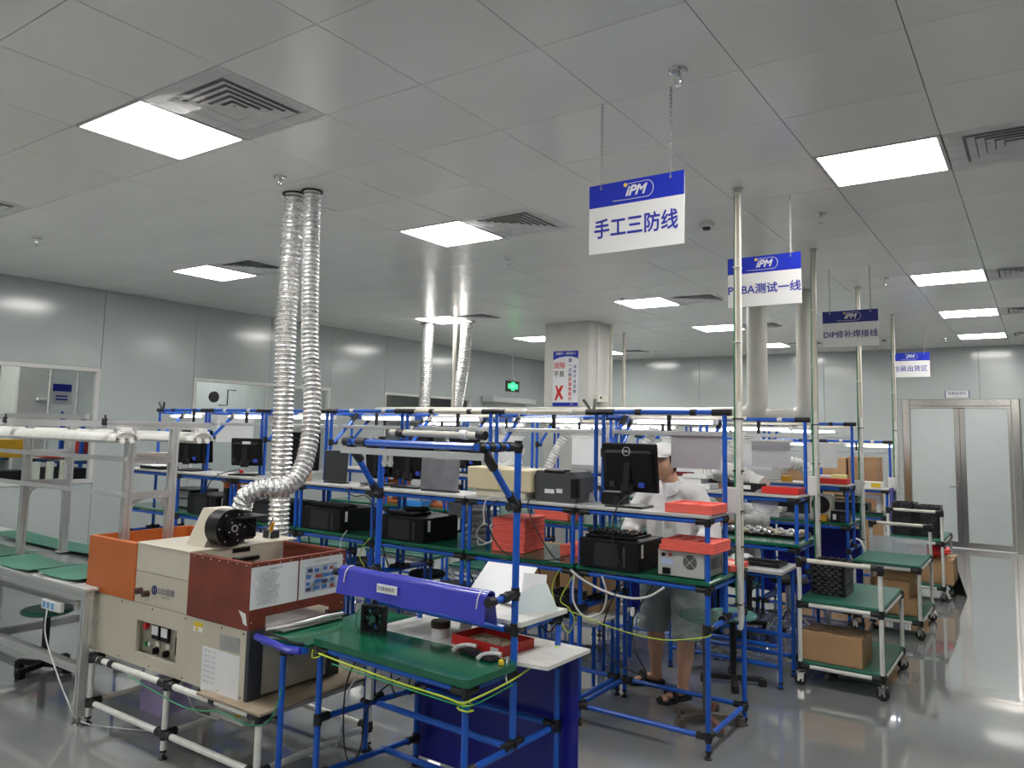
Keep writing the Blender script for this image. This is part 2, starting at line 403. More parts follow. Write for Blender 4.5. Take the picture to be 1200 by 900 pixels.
# ---- the room beyond the windows
nr = MB(); nr.bb((-30, -1, -.1), (-8.73, 20.0, 0)); nrf = struct(nr.build('floor_next_room', floorm, smooth=0))
nr = MB(); nr.bb((-30.1, -1, 0), (-30, 20.0, H)); nr.bb((-30, 20.0, 0), (-8.73, 20.1, H)); nr.bb((-30, -1.1, 0), (-8.73, -1, H)); nr.bb((-8.76, 14.1, 0), (-8.7, 20, H))
struct(nr.build('wall_next_room', mat('next_room_wall', (0.60, 0.62, 0.61), .3), smooth=0))
struct(MB().bb((-30.1, -1.1, H), (-8.74, 20.1, H + .1)).build('ceiling_next_room', colm, smooth=0))
struct(MB().bb((-10.85, 4.27, 0), (-10.35, 4.67, H), .02).build('wall_next_room_column', colm))
struct(MB().bb((-12.6, 5.6, 0), (-12.5, 20, H), .0).build('wall_next_room_partition', mat('next_room_wall', (0.6, 0.6, 0.6)), smooth=0))
nl = 0
for (x, y) in [(-11.5, 2.6), (-9.9, 6.4), (-23.0, 10.5), (-11.4, 8.4), (-26.0, 12.8), (-10.2, 11.0), (-10.0, 3.2), (-15.5, 4.2), (-19.0, 7.0), (-14.5, 7.0), (-20.0, 10.5)]:
    t = thing('ceiling_light', ['flat light panel of the next room seen through the window, far left', 'light panel of the next room between the first and second window', 'far light panel seen through the first window, right of the column', 'light panel seen deep through the second window', 'farthest light panel seen at the right edge of the first window', 'light panel seen through the third window', 'light panel of the next room close behind the first window', 'light panel of the next room behind its column', 'light panel in the middle of the deep next room', 'light panel of the next room left of the partition', 'light panel deep in the next room before the farthest ones'][nl], 'light', (x, y, H), group='light panels in the next room'); nl += 1
    MB().bb((-.3, -.3, -.02), (.3, .3, 0), .003).build('frame', framem, t); MB().bb((-.28, -.28, -.024), (.28, .28, -.019)).build('diffuser', lampm, t, smooth=0)
# ---- door in the far wall, stainless frame and stiles, two pale leaves
dm = MB(); y0, y1 = YF - .03, YF + .06
for (a, b, z0, z1) in [(-1.88, -1.77, 0, 2.32), (-.38, -.27, 0, 2.32), (-1.77, -.38, 2.215, 2.32)]: dm.bb((a, y0, z0), (b, y1, z1), .006)
door = struct(dm.build('door_1', steel))
for (a, b, nm) in [(-1.765, -1.075, 'left'), (-1.072, -.385, 'right')]:
    lf = MB().bb((a, YF - .012, .012), (b, YF + .03, 2.21), .004).build('door_leaf', mat('door_paint', (0.52, 0.57, 0.57), .25, var=.02), door)
    sm = MB()
    if nm == 'left': sm.bb((b - .075, YF - .02, .1), (b, YF + .035, 2.19), .003)
    else: sm.bb((a, YF - .02, .1), (a + .075, YF + .035, 2.19), .003)
    sm.bb((a, YF - .02, .012), (b, YF + .035, .1), .003)
    sm.bb((a, YF - .02, 2.17), (b, YF + .035, 2.21), .003)
    sm.build('stainless_stile', steel, lf)
    if nm == 'right': MB().bb((b - .045, YF - .02, .1), (b, YF + .035, 2.17), .003).build('stainless_edge', steel, lf)
hd = MB(); hd.bb((-1.135, YF - .04, .82), (-1.095, YF - .018, 1.02), .005); hd.cyl((-1.115, YF - .04, .95), (-1.115, YF - .075, .95), .009); hd.cyl((-1.115, YF - .07, .95), (-1.24, YF - .07, .945), .009)
hd.build('door_handle', steel, door)
# plaque over the door
pl = thing('door_plaque', 'small plaque with blue lettering mounted over the steel double door', 'sign', (-1.09, YF - .006, 2.40))
MB().box((0, 0, 0), (.33, .006, .10), .002).build('plate', signw, pl)
for sx in (-1, 1): MB().box((sx * .163, -.006, 0), (.012, .01, .115)).build('end_bar', signd, pl)
text('包装出货区', .052, signd, pl, (0, -.005, .012), off=.0006); text('Packing area', .02, signd, pl, (0, -.005, -.033))
# second door and steel header on the left wall, far end
d2 = MB(); 
for q in [((XL, 11.6, 0), (XL + .03, 11.68, 2.2)), ((XL, 12.75, 0), (XL + .03, 12.83, 2.2)), ((XL, 11.68, 2.13), (XL + .03, 12.75, 2.2))]: d2.bb(*q, .004)
d2o = struct(d2.build('door_2', alu_pale)); MB().bb((XL, 11.68, 0), (XL + .015, 12.75, 2.13)).build('door_leaf', wallm, d2o)
MB().bb((XL + .02, 11.5, 2.2), (XL + .3, 12.95, 2.31), .01).build('header', alu_pale, d2o)
MB().bb((XL + .3, 11.6, 2.215), (XL + .305, 12.85, 2.265), .0).build('header_lip', framem, d2o)
# column with poster, conduits and switch box
cm = MB(); c = .05; X0, X1, Y0, Y1 = -5.63, -4.86, 8.87, 9.42
cm.prism([(X0 + c, Y0), (X1 - c, Y0), (X1, Y0 + c), (X1, Y1), (X0, Y1), (X0, Y0 + c)], 0, H, axis=2)
struct(cm.build('wall_column', colm, smooth=0))
po = thing('wall_poster', 'white quality poster with blue header and red cross figure on the column', 'poster', (-5.255, 8.862, 2.39))
MB().box((0, 0, 0), (.40, .008, .74), .002).build('board', paper, po)
MB().prism([(-.195, .37), (.195, .37), (.195, .265), (.1, .292), (0, .297), (-.1, .285), (-.195, .25)], -.0065, -.0045).build('blue_header', signb, po)
MB().box((0, -.0055, -.347), (.39, .002, .045)).build('blue_footer', signb, po)
text('质量第一 诚信至上', .038, signw, po, (0, -.0075, .335), off=.0006)
text('消除', .095, red, po, (-.10, -.006, .17), off=.0015); text('不良', .085, joint, po, (-.10, -.006, .055), off=.0015)
for k, ch in enumerate('第一次就把事情做对'): text(ch, .058, red if k >= 4 else signd, po, (.072, -.006, .235 - k * .064), off=.0008)
for k, ch in enumerate('消除不良因素'): text(ch, .052, signd, po, (.145, -.006, .15 - k * .066), off=.0006)
text('iPM', .03, signw, po, (.1, -.0075, -.347))
xm = MB(); xm.prism([(-.155, -.10), (-.13, -.095), (-.105, -.15), (-.06, -.09), (-.03, -.10), (-.075, -.19), (-.03, -.275), (-.06, -.285), (-.10, -.225), (-.14, -.30), (-.165, -.29), (-.125, -.185)], -.0062, -.0045)
xm.build('red_cross_figure', red, po, smooth=0)
cm = MB().cyl((-4.80, 9.3, 1.2), (-4.80, 9.3, H), .022).build('conduit', cream); tag(cm, 'cream conduit running down the right side of the column', 'conduit')
cm = MB().cyl((-4.835, 8.98, 2.2), (-4.835, 8.98, H), .011).build('conduit', alu); tag(cm, 'thin grey conduit on the column side above the switch box', 'conduit')
sb = thing('switch_box', 'small cream switch box on the right side of the column', 'switch', (-4.80, 9.02, 2.12))
MB().box((0, 0, 0), (.07, .28, .10), .006).build('housing', cream, sb); MB().box((.037, -.07, .01), (.006, .05, .03)).build('switch', joint, sb)
cm = MB().cyl((-5.05, 10.2, .0), (-5.05, 10.2, H), .022, 12).build('conduit', cream); tag(cm, 'slim cream pole standing behind the column to its right', 'conduit')
cm = MB().cyl((-6.5, 8.02, .0), (-6.5, 8.02, H), .026, 12).build('conduit', cream); tag(cm, 'slim cream pole standing between the two far foil ducts', 'conduit')
# exit sign
es = thing('exit_sign', 'green running-man exit sign on a dark hanging plate by the far corner', 'sign', (-8.0, 11.58, 2.485))
MB().box((0, 0, 0), (.03, .42, .20), .004).build('plate', charc, es)
em = mat('exit_green', (.02, .5, .1), .4, emit=(.03, .85, .18), estr=1.0)
gm = MB(); gm.box((.017, 0, 0), (.004, .30, .085)); gm.box((.017, 0, 0), (.004, .10, .15)); gm.build('green_figure', em, es)
text('EXIT', .06, paper, es, (.021, 0, .0), rot=(PI / 2, 0, PI / 2))
gm = MB(); gm.tube([(0, .02, .10), (0, .05, .16), (0, 0, .2), (0, 0, .67)], .008, smooth=4); gm.build('hanger', alu, es)

# ================================================================== CEILING FITTINGS
lab = {(-7, 0): 'flat light panel just outside the left edge', (-7, 4): 'square light panel nearest the left wall with a vent beside it', (-7, 10): 'light panel above the two far foil ducts', (-7, 14): 'light panel half hidden behind the left side of the column',
       (-7, 18): 'light panel glimpsed just right of the column', (-2, 0): 'large light panel nearest the camera on the left', (-2, 4): 'bright light panel in the middle of the ceiling left of the big sign',
       (-2, 10): 'light panel in the ceiling below the big hanging sign', (-2, 14): 'light panel crossed by the nearest power pole', (-2, 18): 'light panel crossed by the first white duct near the far wall',
       (3, 0): 'light panel overhead above the top edge', (3, 4): 'large light panel at the right of the ceiling nearest the camera', (3, 10): 'light panel third from the far wall in the right line', (3, 14): 'light panel second from the far wall in the right line', (3, 18): 'light panel nearest the far wall in the right line'}
fr_me = MB().ring((0, 0, 0), (0, 0, .01), .4, .3, 4)
m = MB(); t = .018
for (a, b, c2, d) in [(-.297, -.291, .297, -.291 + t), (-.297, .291 - t, .297, .291), (-.297, -.291 + t, -.297 + t, .291 - t), (.297 - t, -.291 + t, .297, .291 - t)]: m.bb((a, b, -.004), (c2, d, .012), .002)
fr_me = m.mesh('frame', framem); df_me = MB().bb((-.279, -.273, -.001), (.279, .273, .004)).mesh('diffuser', lampm, 0)
for n, (i, j) in enumerate(lights):
    lb = lab.get((i, j)) or 'added unseen light panel behind the camera, %s line, %s' % ({-7: 'left', -2: 'middle', 3: 'right'}[i], 'nearest the back wall' if j < -8 else 'second from the back wall')
    t = thing('ceiling_light', lb, 'ceiling light', (GX + (i + .5) * TA, GY + (j + .5) * TB, H), group='light panels set in the ceiling')
    inst('frame', fr_me, t); inst('diffuser', df_me, t)
m = MB(); 
for (a, b, c2, d) in [(-.297, -.291, .297, -.215), (-.297, .215, .297, .291), (-.297, -.215, -.215, .215), (.215, -.215, .297, .215)]: m.bb((a, b, 0), (c2, d, .010), .002)
vp_me = m.mesh('vent_plate', mat('vent_grey', (.66, .66, .66), .35))
vb_me = MB().bb((-.215, -.215, .008), (.215, .215, .011)).mesh('dark_throat', mat('vent_throat', (.12, .12, .12), .8, var=0), 0)
lv = []
for k in range(5):
    a = .20 - k * .04; m = MB()
    for s in range(4):
        ang = s * PI / 2; ca, sa = math.cos(ang), math.sin(ang)
        def rot(x, y, z): return (x * ca - y * sa, x * sa + y * ca, z)
        lo, hi = -.006, .006
        P = [rot(a, -a, lo), rot(a, a, lo), rot(a - .030, a - .030, hi), rot(a - .030, -a + .030, hi), rot(a - .003, -a + .003, lo - .001), rot(a - .003, a - .003, lo - .001), rot(a - .033, a - .033, hi - .002), rot(a - .033, -a + .033, hi - .002)]
        m.add(P, [(0, 1, 2, 3), (7, 6, 5, 4), (0, 4, 5, 1), (3, 2, 6, 7)])
    lv.append(m.mesh('louver', mat('vent_white', (.8, .8, .8), .4), 0))
film_me = MB()
for a in range(9):
    q = a * .7; film_me.add([(-.29 + (a % 3) * .19, -.285 + (a // 3) * .19, -.012 - .006 * math.sin(q)), (-.10 + (a % 3) * .19, -.285 + (a // 3) * .19, -.013 - .008 * math.cos(q)), (-.10 + (a % 3) * .19, -.095 + (a // 3) * .19, -.014 - .006 * math.sin(q + 2)), (-.29 + (a % 3) * .19, -.095 + (a // 3) * .19, -.013 + .004 * math.cos(q))], [(0, 1, 2, 3)])
film_me = film_me.mesh('plastic_film', ventfilm, 0)
vlab = {(-6, 4): 'ceiling vent beside the light panel nearest the left wall', (-6, 10): 'ceiling vent right of the light over the far foil ducts', (-1, 0): 'large square vent wrapped in clear film beside the nearest left light', (-1, 4): 'film covered vent left of the big hanging sign',
        (-1, 10): 'ceiling vent just above the middle far light', (-1, 14): 'ceiling vent behind the first white duct', (4, 4): 'film covered vent at the right edge beside the large light', (4, 10): 'vent at the right edge, second from the camera', (4, 14): 'vent at the right edge, third from the camera', (4, 18): 'vent at the right edge nearest the far wall',
        (-6, 0): 'ceiling vent at the left edge', (-1, 18): 'ceiling vent nearest the far wall between the white ducts', (-6, 14): 'ceiling vent hidden behind the column', (-6, 18): 'ceiling vent behind the column by the far wall'}
for (i, j) in vents:
    lb = vlab.get((i, j)) or 'ceiling vent outside the picture, beside the %s light, %s' % ({-6: 'left line', -1: 'middle line', 4: 'right line'}[i], {-10: 'nearest the back wall', -6: 'second from the back wall', 0: 'above the camera', 4: 'middle', 10: 'far', 14: 'farther', 18: 'farthest'}[j])
    t = thing('ceiling_vent', lb, 'vent', (GX + (i + .5) * TA, GY + (j + .5) * TB, H), group='square vents beside the ceiling lights')
    inst('vent_plate', vp_me, t); inst('throat', vb_me, t)
    for k in range(5): inst('louver', lv[k], t)
    if (i, j) in ((-1, 0), (-1, 4), (4, 4), (4, 10)): inst('plastic_film', film_me, t)
# sprinklers and smoke detectors
pr = [(2.64, 1.78, 'sprinkler just above the chain of the big hanging sign'), (-1.56, 1.81, 'sprinkler left of the near foil ducts'), (-6.51, 1.72, 'sprinkler near the left edge of the ceiling'), (-1.61, 5.96, 'sprinkler right of the middle light, below the film covered vent'),
      (-1.7, 9.83, 'sprinkler at the corner of the light below the big sign'), (2.66, 5.86, 'sprinkler right of the chain of the second sign'), (2.67, 10.05, 'sprinkler right of the third sign, near the far poles'), (2.75, 18.3, 'sprinkler near the far wall left of the right line of lights')]
spr = None
for n, (i, j, lb) in enumerate(pr):
    x, y = GX + i * TA, GY + j * TB
    if spr is None:
        spr = thing('sprinkler', lb, 'sprinkler', (x, y, H), group='sprinklers in the ceiling')
        MB().lathe([(.001, -.002), (.04, -.002), (.036, -.010), (.018, -.014), (.001, -.014)], n=16).build('escutcheon', chrome, spr)
        a = MB(); a.cyl((0, 0, -.012), (0, 0, -.03), .010); a.tube([(.010, 0, -.028), (.016, 0, -.042), (.004, 0, -.058)], .003, 6); a.tube([(-.010, 0, -.028), (-.016, 0, -.042), (-.004, 0, -.058)], .003, 6); a.build('frame_arms', chrome, spr)
        MB().lathe([(.001, -.066), (.016, -.066), (.016, -.062), (.001, -.058)], n=14).build('deflector', chrome, spr)
    else: copy_tree(spr, (x, y, H), label=lb)
sm = None
for (i, j, lb) in [(1.44, 5.63, 'round white smoke detector right of the big hanging sign'), (1.46, 18.0, 'round smoke detector near the far wall above the last sign')]:
    x, y = GX + i * TA, GY + j * TB
    if sm is None:
        sm = thing('smoke_detector', lb, 'smoke detector', (x, y, H), group='smoke detectors'); MB().lathe([(.001, 0), (.055, 0), (.055, -.018), (.045, -.03), (.001, -.03)], n=20).build('base', white, sm); MB().lathe([(.001, -.03), (.03, -.03), (.026, -.045), (.001, -.047)], n=16).build('sensor_cap', charc, sm)
    else: copy_tree(sm, (x, y, H), label=lb)

# ================================================================== HANGING SIGNS
def link_chain(z0, z1):
    m = MB(); n = int((z1 - z0) / .018)
    for k in range(n):
        z = z0 + (k + .5) * (z1 - z0) / n; a = .011; b = .0045
        if k % 2: pts = [(b, 0, z - a), (b, 0, z + a), (-b, 0, z + a), (-b, 0, z - a), (b, 0, z - a)]
        else: pts = [(0, b, z - a), (0, b, z + a), (0, -b, z + a), (0, -b, z - a), (0, b, z - a)]
        m.tube(pts, .0016, 4)
    return m
def logo(parent, z, s, y=-.004):
    text('iPM', .062 * s, signw, parent, (0.0, y, z), off=.0022 * s, shear=.35, name='logo_lettering')
    m = MB(); pts = []
    for k in range(26):
        a = -PI * .5 + PI * k / 25 * 1.0; pts.append((.055 * s + math.cos(a) * .032 * s, y - .001, z + math.sin(a) * .036 * s))
    pts = [(-.105 * s, y - .001, z - .034 * s), (-.04 * s, y - .001, z - .036 * s)] + pts + [(-.03 * s, y - .001, z + .033 * s), (-.045 * s, y - .001, z + .028 * s)]
    m.tube(pts, .0016 * s, 5); m.build('logo_swoosh', signw, parent)
    MB().cyl((-.045 * s, y, z + .030 * s), (-.045 * s, y - .002, z + .030 * s), .009 * s, 16).build('logo_ball', yellow, parent)
def sign(txt, x, y, ztop, lb, hb=signb, w=.45, h=.315, size=.088, tsx=1.0, off=.002):
    t = thing('hanging_sign', lb, 'sign', (x, y, ztop - h), group=None)
    MB().box((0, 0, h / 2), (w, .005, h), .001).build('board', signw, t)
    MB().box((0, 0, h - .052), (w, .0056, .104)).build('blue_band', hb, t, smooth=0)
    logo(t, h - .052, 1.0)
    text(txt, size, sx=tsx, m=signd if hb is signd else mat('sign_lettering', (.02, .03, .33), .4, var=0), parent=t, loc=(0, -.004, .105), off=off, name='lettering')
    for k, (sx) in enumerate((-1, 1)):
        cx = sx * (w / 2 - .06)
        link_chain(h - .012, H - (ztop - h)).build('chain', mat('chain_steel', (.38, .38, .38), .6), t).location = (cx, 0, 0)
        MB().cyl((cx, -.004, h - .02), (cx, .004, h - .02), .006, 8).build('eyelet', chrome, t)
    return t
sign('手工三防线', -1.417, 2.96, 2.777, 'largest hanging blue and white sign, five Chinese characters, nearest the camera', tsx=.87, size=.092)
sign('PCBA测试一线', -1.385, 4.72, 2.790, 'second hanging sign reading PCBA, half behind the nearest power pole', size=.070, off=.0012)
sign('DIP修补焊接线', -1.335, 7.06, 2.775, 'third hanging sign with navy band reading DIP, between the green-wired poles', hb=signd, size=.068, off=.001)
sign('包装出货区', -1.37, 11.0, 2.785, 'smallest hanging sign, farthest away, above the last power pole', size=.080, off=.001)

# ================================================================== DUCTS
def foil_duct(name, lb, pts, r, group=None, m=foil, pitch=.028, flange=True, cat='duct'):
    P = spline([Vector(p) for p in pts], 24); L = [0]
    for a, b in zip(P[:-1], P[1:]): L.append(L[-1] + (b - a).length)
    n = int(L[-1] / (pitch / 4)); Q = []; rad = []; k = 0
    for i in range(n + 1):
        d = L[-1] * i / n
        while k < len(L) - 2 and L[k + 1] < d: k += 1
        t = (d - L[k]) / max(1e-9, L[k + 1] - L[k]); Q.append(P[k].lerp(P[k + 1], min(1, t)))
        rad.append(r * (1 + .11 * (1, .35, -1, .35)[i % 4] + random.uniform(-.018, .018)))
    base = Vector(pts[0]); t = thing(name, lb, cat, base, group=group)
    MB().tube([q - base for q in Q], r, 18, radii=rad).build('hose', m, t, smooth=60)
    if flange: MB().ring((0, 0, -.006), (0, 0, .0), r * 1.35, r * .9, 20).build('ceiling_collar', joint, t)
    return t
foil_duct('foil_duct', 'silver corrugated foil duct hanging straight from ceiling behind the reflow machine blower', [(-3.888, 3.13, 3.152), (-3.907, 3.13, 2.75), (-3.906, 3.13, 2.2), (-3.898, 3.13, 1.77), (-3.889, 3.13, 1.35), (-3.887, 3.13, 1.0), (-3.885, 3.13, .86)], .060, group=None)
foil_duct('foil_duct', 'silver corrugated foil duct curving from the ceiling onto the machine blower', [(-3.738, 3.14, 3.15), (-3.723, 3.14, 2.73), (-3.646, 3.10, 2.19), (-3.54, 3.05, 1.82), (-3.494, 3.0, 1.573), (-3.465, 2.92, 1.408), (-3.467, 2.80, 1.33), (-3.495, 2.70, 1.333), (-3.575, 2.65, 1.285), (-3.604, 2.65, 1.20)], .050)
foil_duct('foil_duct', 'left one of the two far foil ducts hanging by the slim pole', [(-7.07, 8.11, 3.15), (-7.07, 8.10, 2.4), (-7.07, 8.08, 1.9), (-7.0, 8.0, 1.5)], .08)
foil_duct('foil_duct', 'right one of the two far foil ducts, slanting right of the slim pole', [(-6.44, 8.2, 3.15), (-6.5, 8.22, 2.6), (-6.6, 8.22, 2.0), (-6.66, 8.2, 1.5)], .08)
def rigid(lb, x, y, r, xend, zc, ybend=0):
    t = thing('ventilation_duct', lb, 'duct', (x, y, zc)); R0 = .17
    pts = [(0, 0, H - zc)] + [(0, 0, R0 + .02)] + [(-R0 + R0 * math.cos(a), 0, R0 - R0 * math.sin(a)) for a in [PI / 2 * k / 8 for k in range(9)]] + [(xend - x, 0, 0)]
    MB().tube(pts, r, 24).build('pipe', ductw, t, smooth=50)
    for z in (R0 + .06, R0 + .1): MB().ring((0, 0, z - .006), (0, 0, z + .006), r * 1.035, r * .98, 24).build('seam_ring', ductw, t)
    MB().ring((-R0 - .03, 0, 0), (-R0 - .04, 0, 0), r * 1.035, r * .98, 24).build('seam_ring', ductw, t)
    MB().ring((0, 0, H - zc - .02), (0, 0, H - zc), r * 1.12, r, 24).build('ceiling_collar', ductw, t)
rigid('left one of two thick cream ventilation ducts dropping behind the second sign', -2.34, 7.72, .10, -7.6, 1.86)
rigid('right one of two thick cream ventilation ducts, right of the second sign', -1.93, 8.0, .095, -2.9, 1.855)

# ================================================================== PIPE FRAMES
PR = .014
def pipe_me(L, m=blue, r=PR, _c={}):
    k = (round(L, 3), m.name, r)
    if k not in _c: _c[k] = MB().cyl((0, 0, 0), (0, 0, L), r, 10).mesh('pipe', m)
    return _c[k]
def pipe(name, parent, p, q, m=blue, r=PR):
    p = Vector(p); q = Vector(q); d = q - p
    o = inst(name, pipe_me(d.length, m, r), parent, p)
    o.rotation_euler = d.to_track_quat('Z', 'Y').to_euler(); return o
_jm = {}
def joint_part(parent, p, arms, r=.0185, L=.052, m=None):
    """black clamp: a short sleeve on the post (z) and stubs along the given directions"""
    m = m or joint
    k = (tuple(arms), r, L, m.name)
    if k not in _jm:
        b = MB(); b.cyl((0, 0, -L / 2), (0, 0, L / 2), r, 10)
        for a in arms:
            d = Vector(a); b.cyl(d * .006, d * .062, r, 10); b.cyl(d * .050, d * .062, r * 1.06, 10)
        b.box((r * .9, 0, 0), (.012, .010, .018))
        _jm[k] = b.mesh('connector', m)
    return inst('connector', _jm[k], parent, p)
_foot = MB(); _foot.lathe([(.02, 0), (.022, .008), (.010, .014), (.006, .03), (.017, .032), (.017, .045)], n=12); foot_me = _foot.mesh('foot', joint)
def rbx(name, m, parent, a, b, bev=.003, label=None): return MB().bb(a, b, bev).build(name, m, parent, label=label)

BW = .80; BD = .62; BM = .29
X_, Y_, NX, NY = (1, 0, 0), (0, 1, 0), (-1, 0, 0), (0, -1, 0)
def bench(lb, loc, zs=1.235, zw=.90, wt=green, top=1.79, posts=True, group=None, low=True, bm=blue, shelf=True, panel=None):
    t = thing('workbench', lb, 'workbench', loc, group=group)
    W, D, M = BW, BD, BM
    for x, sx in ((PR, X_), (W - PR, NX)):
        pipe('post', t, (x, PR, .03), (x, PR, zs - .005 if shelf else zw - .02), bm); pipe('post', t, (x, D - PR, .03), (x, D - PR, zw - .02), bm)
        inst('foot', foot_me, t, (x, PR, 0)); inst('foot', foot_me, t, (x, D - PR, 0))
        zz = [(.11, (sx, Y_)), (zw - .045, (sx, Y_))] + ([(zs - .025, (sx, Y_))] if shelf else [])
        for z, ar in zz: joint_part(t, (x, PR, z), ar)
        for z, ar in ((.11, (sx, NY)), (.65, (NY,)), (zw - .045, (sx, NY))): joint_part(t, (x, D - PR, z), ar)
        joint_part(t, (x, PR, .65), (Y_,))
        pipe('rail', t, (x, .05, .11), (x, D - .05, .11), bm); pipe('rail', t, (x, .05, .65), (x, D - .05, .65), bm); pipe('rail', t, (x, .05, zw - .045), (x, D - .05, zw - .045), bm)
        if posts:
            pipe('post', t, (x, M, .65), (x, M, top), bm); joint_part(t, (x, M, .665), (NY, Y_)); 
            if shelf: joint_part(t, (x, M, zs - .025), (sx, NY))
        if shelf: pipe('rail', t, (x, .05, zs - .025), (x, M - .04, zs - .025), bm)
    for (y, z) in [(PR, .11), (D - PR, .11), (PR, zw - .045), (D - PR, zw - .045)] + ([(PR, zs - .025), (M, zs - .025)] if shelf else []):
        pipe('rail', t, (.05, y, z), (W - .05, y, z), bm)
    rbx('worktop', wt, t, (-.005, -.012, zw - .025), (W + .005, D + .02, zw), .006)
    if shelf: rbx('upper_shelf', board, t, (-.004, -.012, zs - .008), (W + .004, M + .03, zs + .01), .003)
    if panel: rbx('back_panel', panel, t, (.02, D - .004, .12), (W - .02, D + .004, zw - .06), .001)
    return t
ordn = ['rightmost', 'second from the right', 'third from the right', 'fourth from the right', 'fifth from the right', 'sixth from the right', 'leftmost']
XR1 = -1.475; PITCH = .825
def bx(i): return XR1 - PITCH * i - BW      # left edge x of module i counted from the right
ROWS = {1: (4.0, 7, 'nearest row'), 2: (5.80, 6, 'second row'), 3: (7.55, 6, 'third row'), 4: (9.72, 4, 'farthest row')}
b1 = bench('blue pipe workbench, rightmost of the nearest row, black monitor on its shelf', (bx(0), 4.0, 0))
desc1 = {1: 'blue pipe workbench in the nearest row holding the tall coral foam stack', 2: 'blue pipe workbench in the nearest row with a glossy grey panel on its shelf', 3: 'blue pipe workbench in the nearest row right of the foil ducts', 4: 'blue pipe workbench in the nearest row behind the foil ducts',
         5: 'blue pipe workbench in the nearest row with the small tilted monitor', 6: 'leftmost blue pipe workbench of the nearest row behind the aluminium frame'}
BEN = {(1, 0): b1}
for i in range(1, 7): BEN[(1, i)] = copy_tree(b1, (bx(i), 4.0, 0), label=desc1[i])
for r in (2, 3):
    y0, n, nm = ROWS[r]
    for i in range(n): BEN[(r, i)] = copy_tree(b1, (bx(i), y0, 0), label='blue pipe workbench, %s of the %s' % (ordn[i] if i < n - 1 else 'leftmost', nm))
b4 = bench('blue pipe workbench, rightmost of the farthest row, by the blue end panel', (bx(0), 9.72, 0), zs=1.09, zw=.80, top=1.62)
for i in range(1, 4): copy_tree(b4, (bx(i), 9.72, 0), label='blue pipe workbench, %s of the farthest row' % ordn[i])
# overhead rails with braces and grey lamp beam, one for each row
def overhead(row, n, lb, zt=1.79, cream_mods=(1, 2)):
    y0 = ROWS[row][0] + BM; xl = bx(n - 1) - .1; xr = XR1 + .02
    t = thing('overhead_rail', lb, 'overhead rail', (xr, y0, zt))
    L = xl - xr
    for i in range(n):
        a = bx(i) + BW - xr; b = bx(i) - xr; mid = (a + b) / 2
        mm = cream if i in cream_mods else blue
        pipe('pipe', t, (b - .02, 0, .012), (a, 0, .012), mm)
        for x in (a - .03, b + .03):
            k = MB().cyl((x - .055, 0, .012), (x + .055, 0, .012), .0195, 10).build('connector', joint, t)
        for x in (mid - .15, mid + .2): MB().cyl((x - .018, 0, .012), (x + .018, 0, .012), .019, 10).build('connector', joint if (i + row) % 2 else whitep, t)
        # arms towards the worker side and their braces
        x = b + PR
        pipe('arm', t, (x, .03, -.01), (x, .36, -.01)); pipe('brace', t, (x + .02, .015, -.24), (x + .02, .24, -.03))
        joint_part(t, (x, 0, -.24), (Y_,)); MB().cyl((x + .02, .20, -.065), (x + .02, .26, -.012), .019, 10).build('connector', joint, t)
        pipe('pipe', t, (b, .34, -.012), (a, .34, -.012), blue if i % 2 else cream, r=.011)
        # grey channel beam that carries the tubes and sheets
        rbx('grey_beam', alu_pale, t, (b + .03, .10, -.125), (a - .02, .135, -.098), .003)
        rbx('beam_hanger', joint, t, (mid - .012, .11, -.10), (mid + .012, .13, .0), .002)
    return t
overhead(1, 7, 'overhead rail of blue and cream pipe along the nearest row of benches')
overhead(2, 6, 'overhead rail of blue pipe along the second row of benches', cream_mods=())
overhead(3, 6, 'overhead rail of blue pipe along the third row of benches', cream_mods=(3,))
overhead(4, 4, 'lower overhead rail of blue pipe along the farthest row', zt=1.62, cream_mods=())
# LED tubes under the rails
tl = thing('tube_lamp', 'lit tube lamp over the rightmost bench of the nearest row', 'lamp', (0, 0, 0), group='lit tube lamps under the overhead rails')
MB().box((0, 0, .012), (.56, .045, .014), .004).build('housing', white, tl); MB().cyl((-.25, 0, -.006), (.25, 0, -.006), .011, 10).build('tube', tubem, tl)
em_ = MB(); em_.box((-.276, 0, -.004), (.014, .03, .03), .003); em_.box((.276, 0, -.004), (.014, .03, .03), .003); em_.build('end_caps', white, tl)
TL = [(1, 0, -1.90), (1, 1, -2.84), (1, 2, -3.69), (1, 3, -4.36), (1, 4, -5.25), (1, 5, -6.18), (1, 6, -7.15),
      (2, 0, -1.93), (2, 1, -2.9), (2, 2, -3.6), (2, 3, -4.5), (2, 4, -5.3), (3, 0, -1.95), (3, 1, -2.9), (3, 2, -3.7), (3, 3, -4.6), (4, 0, -1.75), (4, 1, -2.7)]
wd = ['rightmost', 'second', 'third', 'fourth', 'fifth', 'sixth', 'seventh']
first = True
for (r, i, x) in TL:
    y = ROWS[r][0] + BM + .25; z = {1: 1.755, 2: 1.735, 3: 1.735, 4: 1.585}[r]
    lb = 'lit tube lamp over the %s, %s' % (ROWS[r][2], 'at its right end' if i == 0 else '%s from the right' % wd[i])
    if first: tl.location = (x, y, z); tl['label'] = lb; first = False
    else: copy_tree(tl, (x, y, z), label=lb)

